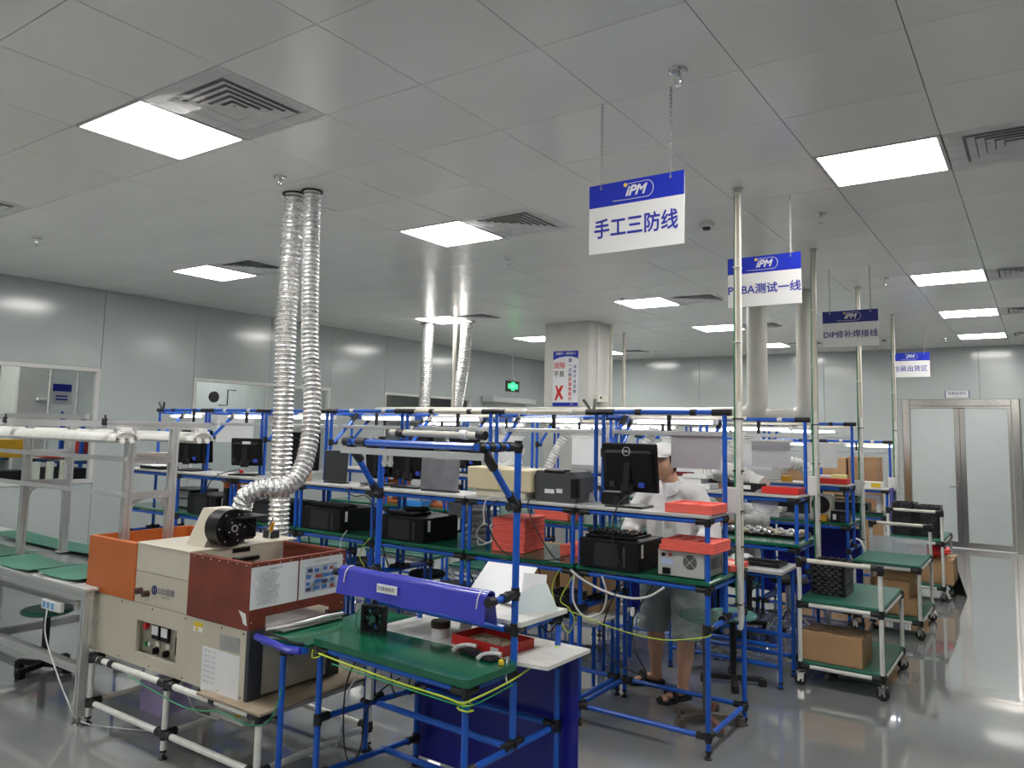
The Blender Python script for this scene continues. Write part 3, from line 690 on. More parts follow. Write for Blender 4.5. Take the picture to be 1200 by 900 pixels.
# ------------------------------------------------------------------ power poles with cables
def pole(x, y, lb, zb=.62, boxz=1.30, cab=True, top=H):
    t = thing('power_pole', lb, 'pole', (x, y, zb))
    MB().bb((-.016, -.016, 0), (.016, .016, top - zb), .004).build('pole_body', cream, t)
    a = MB(); a.tube([(-.022, -.012, .1), (-.024, -.012, (top - zb) * .4), (-.020, -.014, (top - zb) * .7), (-.012, -.01, top - zb)], .0065, 6, smooth=5); a.build('cable', gwire, t, label='green cable')
    a = MB(); a.tube([(-.010, -.022, .05), (-.012, -.022, (top - zb) * .5), (-.008, -.02, top - zb)], .005, 6, smooth=5); a.build('cable', cream, t, label='pale cable')
    a = MB(); a.tube([(.004, -.024, 1.25), (.010, -.055, .9), (.004, -.05, .45), (.012, -.03, 0.02), (-.005, -.02, -.03)], .014, 8, smooth=6); a.build('cable_bundle', whitep, t)
    MB().bb((-.085, -.055, boxz - zb - .075), (.0, -.018, boxz - zb + .075), .006).build('socket_box', white, t)
    for z in (.1, .42, .62, .85, 1.15): MB().box((-.003, -.02, z), (.05, .06, .008), .002).build('cable_tie', rubber, t)
    for z in [1.6 + .45 * k for k in range(3)]: 
        if z + zb < top: MB().box((-.004, -.006, z), (.046, .044, .007), .002).build('cable_tie', white, t)
    MB().ring((0, 0, top - zb - .006), (0, 0, top - zb), .035, .016, 14).build('ceiling_collar', ductw, t)
    return t
pole(-1.455, 4.45, 'nearest power pole, cream with green cable, in front of the second sign')
pole(-1.44, 6.24, 'second power pole, rising right of the thick ducts, with a green cable')
pole(-1.44, 8.03, 'third power pole, passing behind the navy sign', boxz=1.2)
pole(-1.42, 10.0, 'farthest power pole, in front of the smallest sign', boxz=1.15)

# ================================================================== THINGS ON THE BENCHES
def monitor(lb, loc, rz, w=.42, h=.34, tilt=0.12, logo_=None, sticker=False, group=None, z0=.115):
    """screen faces +y in its own frame; the back faces -y"""
    t = thing('monitor', lb, 'monitor', loc, rz, group)
    zc = z0 + h / 2
    MB().box((0, .03, zc), (w, .022, h), .006, rx=tilt).build('bezel', blackp, t)
    MB().box((0, .042, zc), (w - .04, .002, h - .04), 0, rx=tilt).build('screen', mat('screen_dark', (.02, .022, .025), .15, var=0), t)
    b = MB(); b.box((0, .008, zc - .01), (w * .86, .04, h * .78), .014, rx=tilt); b.build('back_shell', blackm, t)
    MB().box((0, -.012, z0 + .10), (.05, .025, .20), .006, rx=-.1).build('stand_neck', blackp, t)
    MB().box((0, -.01, z0 + .02), (.075, .03, .06), .008).build('hinge_cover', charc, t)
    MB().box((0, .02, .006), (.24, .17, .012), .005).build('base', blackp, t)
    v = MB(); v.box((.09, -.004, z0 + .045), (.035, .022, .03), .003); v.build('video_plug', mat('plug_blue', (.03, .07, .5), .4), t)
    v = MB(); v.box((-.095, -.006, z0 + .045), (.035, .022, .03), .003); v.build('power_plug', charc, t)
    if logo_:
        z = z0 + h * .83; yb = -.006 + (-(h * .33) * tilt)
        MB().ring((0, yb - .010, z), (0, yb - .006, z), .026, .0225, 28).build('logo_ring', alu, t)
        text(logo_, .019, alu, t, (0, yb - .0085, z), off=.0006, name='logo_lettering')
    if sticker:
        MB().box((0.01, -.016, zc + .05), (.07, .003, .08), 0, rx=tilt).build('sticker', paper, t)
    return t
def pc_tower(lb, loc, rz=0, w=.40, d=.42, h=.17, tray=False, group=None):
    t = thing('computer_case', lb, 'computer case', loc, rz, group)
    MB().bb((0, .012, 0), (w, d, h), .004).build('casing', blackm, t)
    MB().bb((0, 0, .002), (w, .014, h - .002), .004).build('front_panel', blackp, t)
    MB().bb((.10, -.004, .015), (w - .12, .002, h - .02), .003).build('drive_cover', charc, t)
    MB().bb((w - .09, -.004, .02), (w - .075, .002, h - .03), .002).build('port_strip', mat('strip_grey', (.04, .04, .043), .4), t)
    MB().bb((w - .003, .05, h * .45), (w + .0015, .075, h * .9)).build('white_sticker', paper, t, smooth=0)
    for a in (.04, w - .04): MB().cyl((a, .05, 0), (a, .05, .004), .012, 10).build('foot', rubber, t)
    return t
def slab(name, lb, cat, loc, d, m=coral, group=None, rz=0, slots=0, slotm=None):
    t = thing(name, lb, cat, loc, rz, group)
    w, dd, h = d; b = MB(); rim = .022
    b.bb((-w / 2, -dd / 2, 0), (w / 2, dd / 2, h * .45), .002)
    b.bb((-w / 2, -dd / 2, h * .45), (-w / 2 + rim, dd / 2, h), .002); b.bb((w / 2 - rim, -dd / 2, h * .45), (w / 2, dd / 2, h), .002)
    b.bb((-w / 2 + rim, -dd / 2, h * .45), (w / 2 - rim, -dd / 2 + rim, h), .002); b.bb((-w / 2 + rim, dd / 2 - rim, h * .45), (w / 2 - rim, dd / 2, h), .002)
    b.build('tray_body', m, t)
    if slots:
        for k in range(slots):
            u = -w / 2 + rim + (w - 2 * rim) * (k + .5) / slots
            MB().bb((u - .3 * (w / slots), -dd / 2 + rim + .01, h * .45), (u + .3 * (w / slots), dd / 2 - rim - .01, h * .85), .002).build('insert', slotm or m, t)
    return t
def flat_slab(lb, loc, d, m=coral, group=None, rz=0, name='foam_tray', cat='tray'):
    w, dd, h = d; o = MB().bb((-w / 2, -dd / 2, 0), (w / 2, dd / 2, h), .003).build(name, m); o.location = loc; o.rotation_euler.z = rz
    return tag(o, lb, cat, group)
def carton(lb, loc, d, rz=0, m=kraft, open_=False, group=None):
    t = thing('cardboard_box', lb, 'box', loc, rz, group); w, dd, h = d
    MB().bb((-w / 2, -dd / 2, 0), (w / 2, dd / 2, h), .003).build('carton_body', m, t)
    MB().bb((-w / 2 + .001, -dd / 2 + .001, h), (w / 2 - .001, -.0015, h + .003)).build('flap', m, t, smooth=0); MB().bb((-w / 2 + .001, .0015, h), (w / 2 - .001, dd / 2 - .001, h + .003)).build('flap', m, t, smooth=0)
    b = MB(); b.bb((-w / 2 - .001, -.025, h + .003), (w / 2 + .001, .025, h + .0038)); b.bb((w / 2, -.025, h * .7), (w / 2 + .001, .025, h + .003)); b.bb((-w / 2 - .001, -.025, h * .7), (-w / 2, .025, h + .003)); b.build('tape', tape, t, smooth=0)
    return t
def cable(lb, pts, r=.004, m=rubber, cat='cable', name='cable', group=None, k=8):
    base = Vector(pts[0]); o = MB().tube([Vector(p) - base for p in pts], r, 6, smooth=k).build(name, m, smooth=60); o.location = base
    return tag(o, lb, cat, group)
ORD = ['lowest', 'second', 'third', 'fourth', 'fifth', 'sixth', 'seventh', 'eighth', 'ninth', 'tenth', 'eleventh', 'twelfth', 'thirteenth', 'fourteenth', 'fifteenth', 'sixteenth', 'seventeenth']
def nth(k, n, what): return ('topmost' if k == n - 1 else ORD[k] if k == 0 else ORD[k] + ' from below') + ' ' + what
ZS = 1.2462; ZW = .9012
# rightmost bench, nearest row
monitor('black monitor seen from behind with round maker badge, on the rightmost bench shelf', (-2.000, 4.10, ZS), 0, w=.352, h=.285, logo_='DELL', z0=.085)
t = slab('foam_tray', 'coral tray with lids lying on the upper shelf right of the badged monitor', 'tray', (-1.60, 4.14, ZS), (.27, .24, .05), slots=2)
pc_tower('black computer case lying on the rightmost bench under the monitor', (-2.245, 3.97, ZW), 0, w=.37, d=.36, h=.165)
# black plastic tray on top of the case
t = thing('component_tray', 'black pocketed plastic tray on top of the rightmost computer case', 'tray', (-2.10, 4.16, ZW + .167))
MB().bb((-.14, -.13, 0), (.16, .14, .012), .003).build('tray_base', blackp, t)
m_ = MB()
for a in range(5):
    for b in range(4): m_.ring((-.11 + a * .06, -.09 + b * .06, .008), (-.11 + a * .06, -.09 + b * .06, .026), .024, .018, 8)
m_.build('pockets', blackp, t)
bx_ = thing('adapter_box', 'small black box behind the badged monitor on the shelf', 'box', (-2.14, 4.22, ZS)); MB().bb((-.07, -.05, 0), (.07, .05, .075), .004).build('casing', blackp, bx_); MB().cyl((.03, -.054, .04), (.03, -.049, .04), .015, 12).build('knob', charc, bx_)
# power supply with fan
ps = thing('power_supply', 'grey metal power supply with round fan grille beside the computer case', 'power supply', (-1.775, 4.02, ZW))
MB().bb((0, 0, .004), (.265, .30, .142), .003).build('casing', mat('psu_grey', (.50, .51, .48), .4), ps)
MB().cyl((.185, -.001, .085), (.185, .004, .085), .040, 24).build('fan_opening', blackp, ps)
g = MB()
for rr in (.038, .029, .020, .011): g.ring((.185, -.003, .085), (.185, -.001, .085), rr, rr - .0018, 24)
for a in range(2): g.box((.185, -.0025, .085), (.078, .002, .003), 0, ry=a * PI / 2 + PI / 4)
g.build('fan_grille', mat('psu_grey2', (.5, .5, .48), .4), ps)
MB().cyl((.035, -.012, .115), (.035, .002, .115), .010, 12).build('terminal', blackp, ps, label='black terminal'); MB().cyl((.075, -.012, .118), (.075, .002, .118), .010, 12).build('terminal', mat('dark_red', (.25, .02, .03), .4), ps, label='dark red terminal')
MB().bb((.02, -.002, .06), (.09, 0, .095)).build('blue_label', mat('pale_blue_label', (.45, .55, .75), .5), ps, smooth=0); MB().bb((.03, -.012, .012), (.075, .001, .045), .003).build('socket', blackp, ps)
g = MB()
for a in range(8): g.bb((.262, .05 + a * .03, .04), (.2665, .06 + a * .03, .10))
g.build('side_vents', charc, ps, smooth=0)
slab('foam_tray', 'coral tray lying on top of the grey power supply, lower of two', 'tray', (-1.60, 4.12, ZW + .142), (.31, .26, .03), slots=2)
slab('foam_tray', 'coral tray on top of the power supply, upper of two', 'tray', (-1.595, 4.125, ZW + .172), (.30, .26, .028), slots=3)
slab('foam_tray', 'coral foam tray at the back right corner of the rightmost bench', 'tray', (-1.60, 4.505, ZW), (.27, .25, .032), slots=2, slotm=coralp)
sh = MB().bb((-.155, -.001, -.19), (.155, .001, 0)).build('plastic_sheet', sheetm, smooth=0); sh.location = (-1.712, 4.42, 1.665); sh.scale = (1, 1, 1.02); tag(sh, 'grey plastic sheet hanging in front of the standing worker', 'sheet')
cl = thing('clip_rail', 'white strip with clips above the grey sheet by the nearest pole', 'clip rail', (-1.71, 4.425, 1.675)); MB().bb((-.16, -.006, -.012), (.19, .006, .008), .002).build('strip', whitep, cl)
for k in range(6): MB().bb((-.14 + k * .05, -.012, -.008), (-.13 + k * .05, .012, .010), .001).build('clip', chrome, cl)
bag = MB(); 
for k in range(3): bag.lathe([(.001, 0), (.06 - .012 * k, .004), (.05 - .01 * k, .03), (.02, .055), (.001, .06)], c=(k * .045, .012 * k, 0), n=9)
bag = bag.build('plastic_bag', filmm); bag.location = (-2.42, 4.22, ZS); tag(bag, 'crumpled clear plastic bag on the shelf beside the grey tester', 'bag')
# second bench: cream printer, grey tester, coral stack
pb = thing('cream_printer', 'cream box shaped printer on the second bench shelf from the right', 'printer', (-2.87, 4.115, ZS))
MB().bb((-.25, -.10, .045), (.01, .14, .19), .008).build('lid', mat('old_cream', (.66, .58, .38), .5, var=.05), pb); MB().bb((.012, -.10, .045), (.25, .14, .185), .008).build('side_lid', mat('old_cream2', (.66, .58, .38), .5), pb)
MB().bb((-.19, -.08, 0), (.20, .13, .047), .005).build('base', mat('old_cream3', (.60, .57, .47), .5), pb)
gt = thing('tester_box', 'dark grey instrument box with handle and two white labels on the shelf', 'instrument', (-2.465, 4.145, ZS)); gt.scale.x = .84
MB().prism([(-.17, .0), (.17, .0), (.18, .15), (.15, .185), (-.165, .185), (-.185, .15)], -.09, .12).build('casing', mat('tester_grey', (.06, .065, .07), .5), gt)
MB().bb((-.10, -.095, .172), (.08, -.02, .195), .006).build('handle', blackp, gt)
MB().bb((-.09, -.093, .05), (-.01, -.089, .075)).build('label_plate', paper, gt, smooth=0); MB().bb((.01, -.093, .055), (.06, -.089, .08)).build('label_plate', paper, gt, smooth=0)
MB().bb((.13, -.10, .03), (.18, -.05, .15), .005).build('side_sockets', blackp, gt)
N = 13; hh = .0165
for k in range(N):
    dx = random.uniform(-.004, .004)
    flat_slab(nth(k, N, 'foam tray of the tall coral stack on the second bench'), (-2.86 + dx, 4.25 + random.uniform(-.004, .004), ZW + k * hh), (.235, .30, hh - .0012), group='foam trays of the tall coral stack', rz=.12 + random.uniform(-.01, .01))
for k in range(3): slab('foam_tray', ['lowest', 'middle', 'top'][k] + ' of three small coral trays left of the rightmost computer case', 'tray', (-2.44, 4.33, ZW + k * .022), (.17, .22, .022), slots=2 if k == 2 else 0)
# third bench
pc_tower('black computer case on the third bench under the glossy grey panel', (-3.885, 3.99, ZW), 0, w=.42, d=.38, h=.165)
sc = thing('barcode_scanner', 'black scanner tangle lying on the third computer case', 'scanner', (-3.75, 4.15, ZW + .168)); MB().bb((-.12, -.1, 0), (.14, .1, .02), .006).build('tray', blackp, sc); MB().cyl((-.02, 0, .03), (.1, .04, .035), .018, 10).build('handle', blackp, sc); MB().box((.12, .04, .04), (.06, .05, .035), .01).build('head', blackp, sc)
pn = thing('display_panel', 'glossy grey flat display panel standing on the third bench shelf', 'panel', (-3.44, 4.12, ZS)); MB().box((0, 0, .115), (.34, .012, .215), .004, rx=-.06).build('screen', mat('grey_gloss', (.17, .17, .19), .22, var=0, col2=(.24, .24, .27), thr=(.4, .6), scale=5), pn); MB().box((0, .05, .06), (.04, .10, .012), .003, rx=.6).build('prop', charc, pn); MB().box((0, .01, .004), (.30, .07, .008), .002).build('foot', charc, pn)
monitor('black monitor with blue plug left of the glossy grey panel', (-3.80, 4.20, ZS), .06, w=.36, h=.25, z0=.06)
monitor('black monitor behind the left post of the green bench', (-4.14, 4.22, ZS), -.1, w=.30, h=.25, z0=.06)
# fourth bench
pc_tower('black computer case on the fourth bench with keyboard on top', (-4.69, 3.99, ZW), 0, w=.42, d=.40, h=.165)
kb = thing('keyboard', 'black keyboard lying on the fourth computer case', 'keyboard', (-4.5, 4.12, ZW + .168)); MB().bb((-.2, -.07, 0), (.2, .07, .018), .004).build('body', blackp, kb); g = MB()
for a in range(14):
    for b in range(4): g.bb((-.19 + a * .027, -.058 + b * .03, .018), (-.168 + a * .027, -.034 + b * .03, .024))
g.build('keys', charc, kb, smooth=0)
pn = thing('display_panel', 'dark flat panel standing upright on the shelf right of the foil ducts', 'panel', (-4.49, 4.13, ZS)); MB().box((0, 0, .13), (.235, .012, .235), .004, rx=-.05, rz=.1).build('screen', mat('dark_gloss', (.035, .036, .04), .3), pn); MB().box((0, .012, .005), (.2, .08, .01), .002).build('foot', blackp, pn)
ph = thing('pen_holder', 'kraft paper pen holder on the shelf between the foil ducts', 'pen holder', (-4.80, 4.10, ZS)); MB().lathe([(.001, 0), (.045, 0), (.05, .10), (.046, .10), (.042, .006), (.001, .006)], n=14).build('cup', kraft, ph)
for k in range(4): MB().cyl((.015 * math.cos(k * 1.6), .015 * math.sin(k * 1.6), .02), (.04 * math.cos(k * 1.6), .04 * math.sin(k * 1.6), .15), .004, 6).build('pen', [white, alu, white, yellow][k], ph)
monitor('tall dark monitor seen edge on behind the foil ducts', (-5.05, 4.22, ZS), .9, w=.36, h=.32, z0=.06)
# fifth, sixth, seventh benches
monitor('small tilted black monitor with a white sticker, left of the foil ducts', (-5.62, 4.14, ZS), .55, w=.27, h=.235, sticker=True, z0=.08)
monitor('black monitor at the left part of the nearest row, behind the aluminium frame', (-6.44, 4.12, ZS), .25, w=.33, h=.26, z0=.07)
monitor('black monitor hidden right behind the leftmost monitor', (-6.50, 4.24, ZS), .5, w=.30, h=.30, z0=.07)
pc_tower('black computer case left of the blower on the sixth bench', (-6.18, 3.98, ZW), 0, w=.42, d=.38, h=.165)
pc_tower('black computer case right behind the blower duct', (-5.38, 3.99, ZW), 0, w=.42, d=.38, h=.165)
sp = thing('loudspeaker', 'slim black upright speaker on the shelf edge right of the sixth computer case', 'speaker', (-5.675, 4.0, ZW)); MB().bb((-.03, 0, 0), (.03, .1, .24), .005).build('cabinet', blackp, sp); MB().cyl((0, -.003, .17), (0, .003, .17), .02, 14).build('cone', charc, sp); MB().cyl((0, -.003, .08), (0, .003, .08), .02, 14).build('cone', charc, sp)
dr = thing('drawer_unit', 'grey two drawer parts box behind the aluminium frame', 'drawer unit', (-6.70, 4.20, ZW)); MB().bb((-.20, 0, 0), (.22, .3, .165), .004).build('housing', charc, dr)
for k in range(2): d_ = MB().bb((-.19, -.012, .01 + k * .08), (.21, .004, .075 + k * .08), .003).build('drawer', mat('drawer_grey', (.30, .30, .31), .5, var=.2), dr); MB().bb((-.04, -.02, .03 + k * .08), (.04, -.01, .05 + k * .08), .002).build('handle', alu, d_)
og = thing('orange_fixture', 'orange press fixture behind the left end of the nearest row', 'fixture', (-6.55, 4.75, ZW)); 
for x in (-.16, .0, .16): MB().bb((x - .02, -.03, 0), (x + .02, .03, .28), .004).build('upright', wood, og)
MB().bb((-.19, -.05, .2), (.19, .05, .25), .004).build('crossbar', wood, og); MB().bb((-.2, -.08, 0), (.2, .08, .03), .004).build('base', red, og); MB().cyl((.05, 0, .25), (.05, 0, .33), .02, 10).build('spindle', red, og)
br = thing('binder_tray', 'dark binder lying on the shelf at the far left of the nearest row', 'tray', (-6.85, 4.1, ZS)); MB().bb((-.16, -.1, 0), (.16, .1, .03), .006).build('cover', blackp, br); MB().bb((-.15, -.095, .03), (.15, .095, .036), .002).build('paper', paper, br)
# spool like grey mesh basket behind the coral stack
ms = thing('wire_reel_stack', 'pile of grey wire reels behind the coral stack', 'reel', (-3.30, 4.42, ZW))
for k in range(5): MB().lathe([(.04, k * .045), (.13, k * .045), (.13, k * .045 + .006), (.05, k * .045 + .01), (.05, k * .045 + .03), (.13, k * .045 + .034), (.13, k * .045 + .04), (.04, k * .045 + .04)], n=20).build('reel', alu_pale, ms)
ps2 = MB().bb((-.17, -.002, -.17), (.17, .002, 0)).build('plastic_sheet', sheetm, smooth=0); ps2.location = (-3.38, 4.36, 1.215); tag(ps2, 'grey sheet hanging under the shelf left of the coral stack', 'sheet')
# cables on the nearest row
cable('black cable looping over the coral stack', [(-2.80, 4.10, 1.24), (-2.86, 3.96, 1.22), (-2.88, 3.93, 1.12), (-2.82, 3.92, 1.0), (-2.70, 3.93, .915), (-2.45, 3.97, .91), (-2.33, 4.0, .95)])
cable('black cable hanging from the grey tester to the bench mat', [(-2.62, 4.0, 1.255), (-2.60, 3.96, 1.2), (-2.50, 3.94, 1.05), (-2.40, 3.95, .93), (-2.36, 4.0, .92)])
cable('white cable looped down from the cream printer', [(-2.84, 4.02, 1.25), (-2.90, 3.96, 1.25), (-2.93, 3.95, 1.18), (-2.92, 3.95, 1.08)], m=white)
cable('black cable hanging from the monitor with the badge', [(-1.95, 4.09, 1.34), (-2.0, 3.97, 1.26), (-2.02, 3.95, 1.1), (-1.97, 3.94, .95), (-1.96, 3.95, .92)])
cable('black cable from the shelf to the floor level loop under the rightmost bench', [(-1.93, 4.2, .9), (-1.98, 3.98, .82), (-2.08, 3.97, .6), (-2.05, 3.99, .42), (-1.90, 4.0, .36), (-1.83, 4.0, .36), (-1.90, 4.0, .48), (-1.92, 4.0, .62), (-1.86, 3.99, .74), (-1.80, 4.05, .86)], r=.0042)
ad = MB().box((0, 0, 0), (.022, .016, .05), .004).build('cable_adapter', white); ad.location = (-1.915, 3.995, .685); tag(ad, 'white cable adapter hanging under the rightmost bench', 'adapter')
cable('thick white cable sagging under the front of the rightmost bench', [(-2.30, 3.97, .87), (-2.2, 3.965, .82), (-2.05, 3.965, .775), (-1.9, 3.965, .765), (-1.80, 3.97, .79), (-1.72, 3.98, .845)], r=.0075, m=white)
cable('white cable loop at the left legs of the rightmost bench', [(-2.28, 3.975, .85), (-2.28, 3.97, .7), (-2.20, 3.97, .62), (-2.10, 3.98, .66), (-2.07, 3.98, .76), (-2.10, 3.98, .86)], r=.006, m=white)
cable('yellow green earth wire strung along the front of the rightmost bench', [(-2.55, 3.97, .62), (-2.33, 3.965, .64), (-2.1, 3.965, .60), (-1.9, 3.965, .575), (-1.7, 3.965, .575), (-1.50, 3.965, .62), (-1.455, 3.975, .64)], r=.0035, m=ygreen)
cable('yellow wire loop beside the pair of blue legs left of the rightmost bench', [(-2.38, 3.97, .86), (-2.42, 3.96, .75), (-2.36, 3.95, .6), (-2.30, 3.95, .52), (-2.26, 3.95, .6), (-2.30, 3.95, .66), (-2.36, 3.96, .7), (-2.27, 3.97, .86)], r=.0035, m=ygreen)
cable('yellow wire hanging under the fourth bench', [(-3.93, 3.97, .90), (-3.99, 3.96, .84), (-4.02, 3.96, .76), (-3.97, 3.96, .70)], r=.003, m=ygreen)
cable('white cable loop under the fourth computer case', [(-4.17, 3.97, .93), (-4.22, 3.96, .85), (-4.20, 3.96, .74), (-4.1, 3.96, .66), (-3.98, 3.96, .6)], r=.0035, m=white)
cable('black cable draped from the shelf of the third bench', [(-4.05, 4.05, 1.26), (-4.18, 3.97, 1.22), (-4.10, 3.96, 1.18), (-3.98, 3.96, 1.19), (-3.92, 3.97, 1.1), (-3.90, 3.97, .8), (-3.84, 3.97, .55)])
cable('black cable hanging from the small tilted monitor', [(-5.62, 4.1, 1.3), (-5.75, 3.98, 1.25), (-5.86, 3.96, 1.15), (-5.87, 3.96, 1.0), (-5.84, 3.96, .8)])
cable('black cable draped along the shelf of the fifth bench', [(-5.8, 4.0, 1.26), (-5.6, 3.97, 1.18), (-5.3, 3.97, 1.16), (-5.1, 3.97, 1.2), (-4.95, 4.0, 1.26)])

# ================================================================== things built in world coordinates under their own base point
class WB(MB):
    def buildw(s, name, m, parent, smooth=35, label=None):
        L = parent.location if parent.parent is None else parent.parent.location
        if parent.parent is not None and parent.parent.parent is not None: L = parent.parent.parent.location
        s.v = [(v[0] - L.x, v[1] - L.y, v[2] - L.z) for v in s.v]
        o = s.build(name, m, None, smooth, label); o.parent = parent; return o
def wp(name, m, parent, a, b, bev=.003, label=None): return WB().bb(a, b, bev).buildw(name, m, parent, label=label)
def wc(name, m, parent, p, q, r, n=12, label=None): return WB().cyl(p, q, r, n).buildw(name, m, parent, label=label)

# ------------------------------------------------------------------ the reflow machine
MX0, MX1, MY0, MY1 = -4.575, -3.09, 2.35, 2.93
mc = thing('reflow_machine', 'beige and rust coloured reflow oven with orange and brown open boxes and a black blower', 'machine', (-3.83, 2.35, .385))
# lower cabinet with a recess for the control panel
lo = WB(); rx0, rx1, rz0, rz1 = -4.04, -3.665, .455, .622
f0, f1 = MY0, MY0 + .02
for a, b in [((MX0, f0, .39), (rx0, f1, .71)), ((rx1, f0, .39), (-3.11, f1, .71)), ((rx0, f0, .39), (rx1, f1, rz0)), ((rx0, f0, rz1), (rx1, f1, .71))]: lo.bb(a, b, .0)
lo.bb((MX0, f1, .39), (rx0 - .01, MY1, .71)); lo.bb((rx0 - .01, f1 + .05, .39), (rx1 + .01, MY1, .71)); lo.bb((rx1 + .01, f1, .39), (-3.125, MY1, .71))
lo.buildw('lower_cabinet', beige, mc, smooth=0)
wp('slate_end_frame', slate, mc, (-3.125, MY0 + .004, .39), (MX1, MY0 + .085, .722), .003); wp('slate_end_frame', slate, mc, (-3.125, MY1 - .09, .39), (MX1, MY1 - .004, .722), .003)
wp('end_cover', beige, mc, (-3.12, MY0 + .085, .40), (-3.095, MY1 - .09, .66), .003)
cp = wp('control_panel', mat('panel_grey', (.30, .27, .22), .4), mc, (rx0, f1 + .02, rz0), (rx1, f1 + .03, rz1), .0)
PYc = f1 + .02
def wsub(fn, name, m, label=None):
    b = WB(); fn(b); b.v = [(v[0] - mc.location.x, v[1] - mc.location.y, v[2] - mc.location.z) for v in b.v]; o = b.build(name, m, None, 35, label); o.parent = cp; return o
wsub(lambda b: b.cyl((-3.995, PYc, .590), (-3.995, PYc - .022, .590), .016, 16), 'stop_button', red)
wsub(lambda b: b.cyl((-3.995, PYc, .497), (-3.995, PYc - .015, .497), .013, 14), 'button', mat('green_button', (.03, .25, .06), .4)); wsub(lambda b: b.cyl((-3.955, PYc, .503), (-3.955, PYc - .015, .503), .012, 14), 'button', white)
for x in (-3.90, -3.815):
    wsub(lambda b: b.bb((x - .035, PYc - .018, .535), (x + .035, PYc, .612), .004), 'meter', blackp)
    wsub(lambda b: b.bb((x - .029, PYc - .0195, .560), (x + .029, PYc - .0175, .606)), 'meter_face', paper)
for x in (-3.885, -3.79):
    wsub(lambda b: b.bb((x - .018, PYc - .012, .500), (x + .018, PYc, .527), .003), 'switch', cream)
    wsub(lambda b: (b.cyl((x - .01, PYc, .478), (x - .01, PYc - .018, .478), .017, 14), b.bb((x - .013, PYc - .028, .464), (x - .007, PYc - .014, .494))), 'selector_knob', blackp)
wsub(lambda b: b.bb((-3.715, PYc - .018, .488), (-3.685, PYc, .575), .003), 'breaker', blackp)
# front stickers
wp('paper_sheet', paper, mc, (-3.440, MY0 - .002, .381), (-3.146, MY0, .588), 0); wp('name_plate', mat('plate_metal', (.45, .45, .44), .35, metal=.5), mc, (-3.305, MY0 - .003, .598), (-3.155, MY0, .670), 0)
wp('warning_label', yellow, mc, (-3.525, MY0 - .002, .672), (-3.45, MY0, .692), 0); wp('warning_text', paper, mc, (-3.525, MY0 - .002, .648), (-3.45, MY0, .672), 0)
tr = WB(); tr.prism([(-3.51, .655), (-3.495, .68), (-3.48, .655)], MY0 - .0035, MY0 - .0018); tr.buildw('warning_triangle', yellow, mc)
sc_ = WB()
for x in (-4.5, -4.2, -3.9, -3.6, -3.3, -3.13):
    for z in (.405, .695): sc_.cyl((x, MY0 - .002, z), (x, MY0, z), .0045, 8)
sc_.buildw('screws', joint, mc)
wp('tape_mark', yellow, mc, (-4.568, MY0 - .002, .60), (-4.560, MY0, .66), 0)
sheet_f = lambda body, sz, x, z: text(body, sz, mat('print_grey', (.35, .36, .38), .6, var=0), mc, (x + 3.83, -.0028, z - .385), name='print', align='LEFT')
for k in range(7): sheet_f('日期 点检 ' + '一二三四五六七'[k] + ' 正常', .012, -3.425, .572 - k * .024)
for k in range(5): text('型号 编号 电压 功率', .009, mat('print_grey', (.35, .36, .38), .6, var=0), mc, (-3.230 + 3.83, -.0036, .658 - k * .012 - .385), name='print')
# centre hood
cx0, cx1 = -4.085, -3.595
wp('hood_lower', beige, mc, (cx0, MY0 + .003, .713), (cx1, MY1, .874), .002); hd_ = wp('hood_upper', beige_top, mc, (cx0, MY0 + .003, .877), (cx1, MY1, 1.015), .002)
wp('hood_top', beige_top, mc, (cx0 - .004, MY0, 1.015), (cx1 + .004, MY1 + .1, 1.027), .003)
for x, z in ((-4.02, .777), (-3.955, .770)): wc('knob', mat('brown_knob', (.06, .02, .015), .4), mc, (x, MY0 + .004, z), (x, MY0 - .03, z), .016, 14)
b = WB(); b.ring((-3.895, MY0 + .001, .795), (-3.895, MY0 - .002, .795), .024, .018, 20); b.bb((-3.899, MY0 - .002, .78), (-3.891, MY0, .81)); b.buildw('maker_mark', signd, mc)
text('GSD固德', .038, mat('mark_grey', (.10, .10, .16), .5), mc, (-3.785 + 3.83, -.001, .795 - .385), off=.0004)
text('固 德 科 技', .014, mat('mark_grey', (.1, .1, .16)), mc, (-3.785 + 3.83, -.001, .767 - .385))
b = WB(); b.bb((cx1, 2.60, .945), (cx1 + .02, 2.615, .965)); b.bb((cx1, 2.73, .945), (cx1 + .02, 2.745, .965)); b.bb((cx1 + .016, 2.59, .942), (cx1 + .034, 2.755, .968), .005); b.buildw('side_handle', blackp, mc)
wp('side_label', blackp, mc, (cx1, 2.60, .988), (cx1 + .003, 2.71, 1.012), 0)
# orange box, open on top
w_ = .012; bx0, bx1 = MX0 - .012, cx0 - .003
ob = WB(); ob.bb((bx0, MY0 - .004, .712), (bx1, MY0 - .004 + w_, 1.018), .002); ob.bb((bx0, MY1 + .05, .712), (bx1, MY1 + .05 + w_, 1.018), .002); ob.bb((bx0, MY0 + w_ - .004, .712), (bx0 + w_, MY1 + .05, 1.018), .002); ob.bb((bx1 - w_, MY0 + w_ - .004, .712), (bx1, MY1 + .05, .96)); ob.bb((bx0 + w_, MY0 + w_, .712), (bx1 - w_, MY1 + .04, .73))
ob.bb((bx0 + w_, MY0 + w_ - .004, 1.004), (bx1, MY0 + w_ + .012, 1.018)); ob.buildw('orange_box', orange, mc, smooth=0)
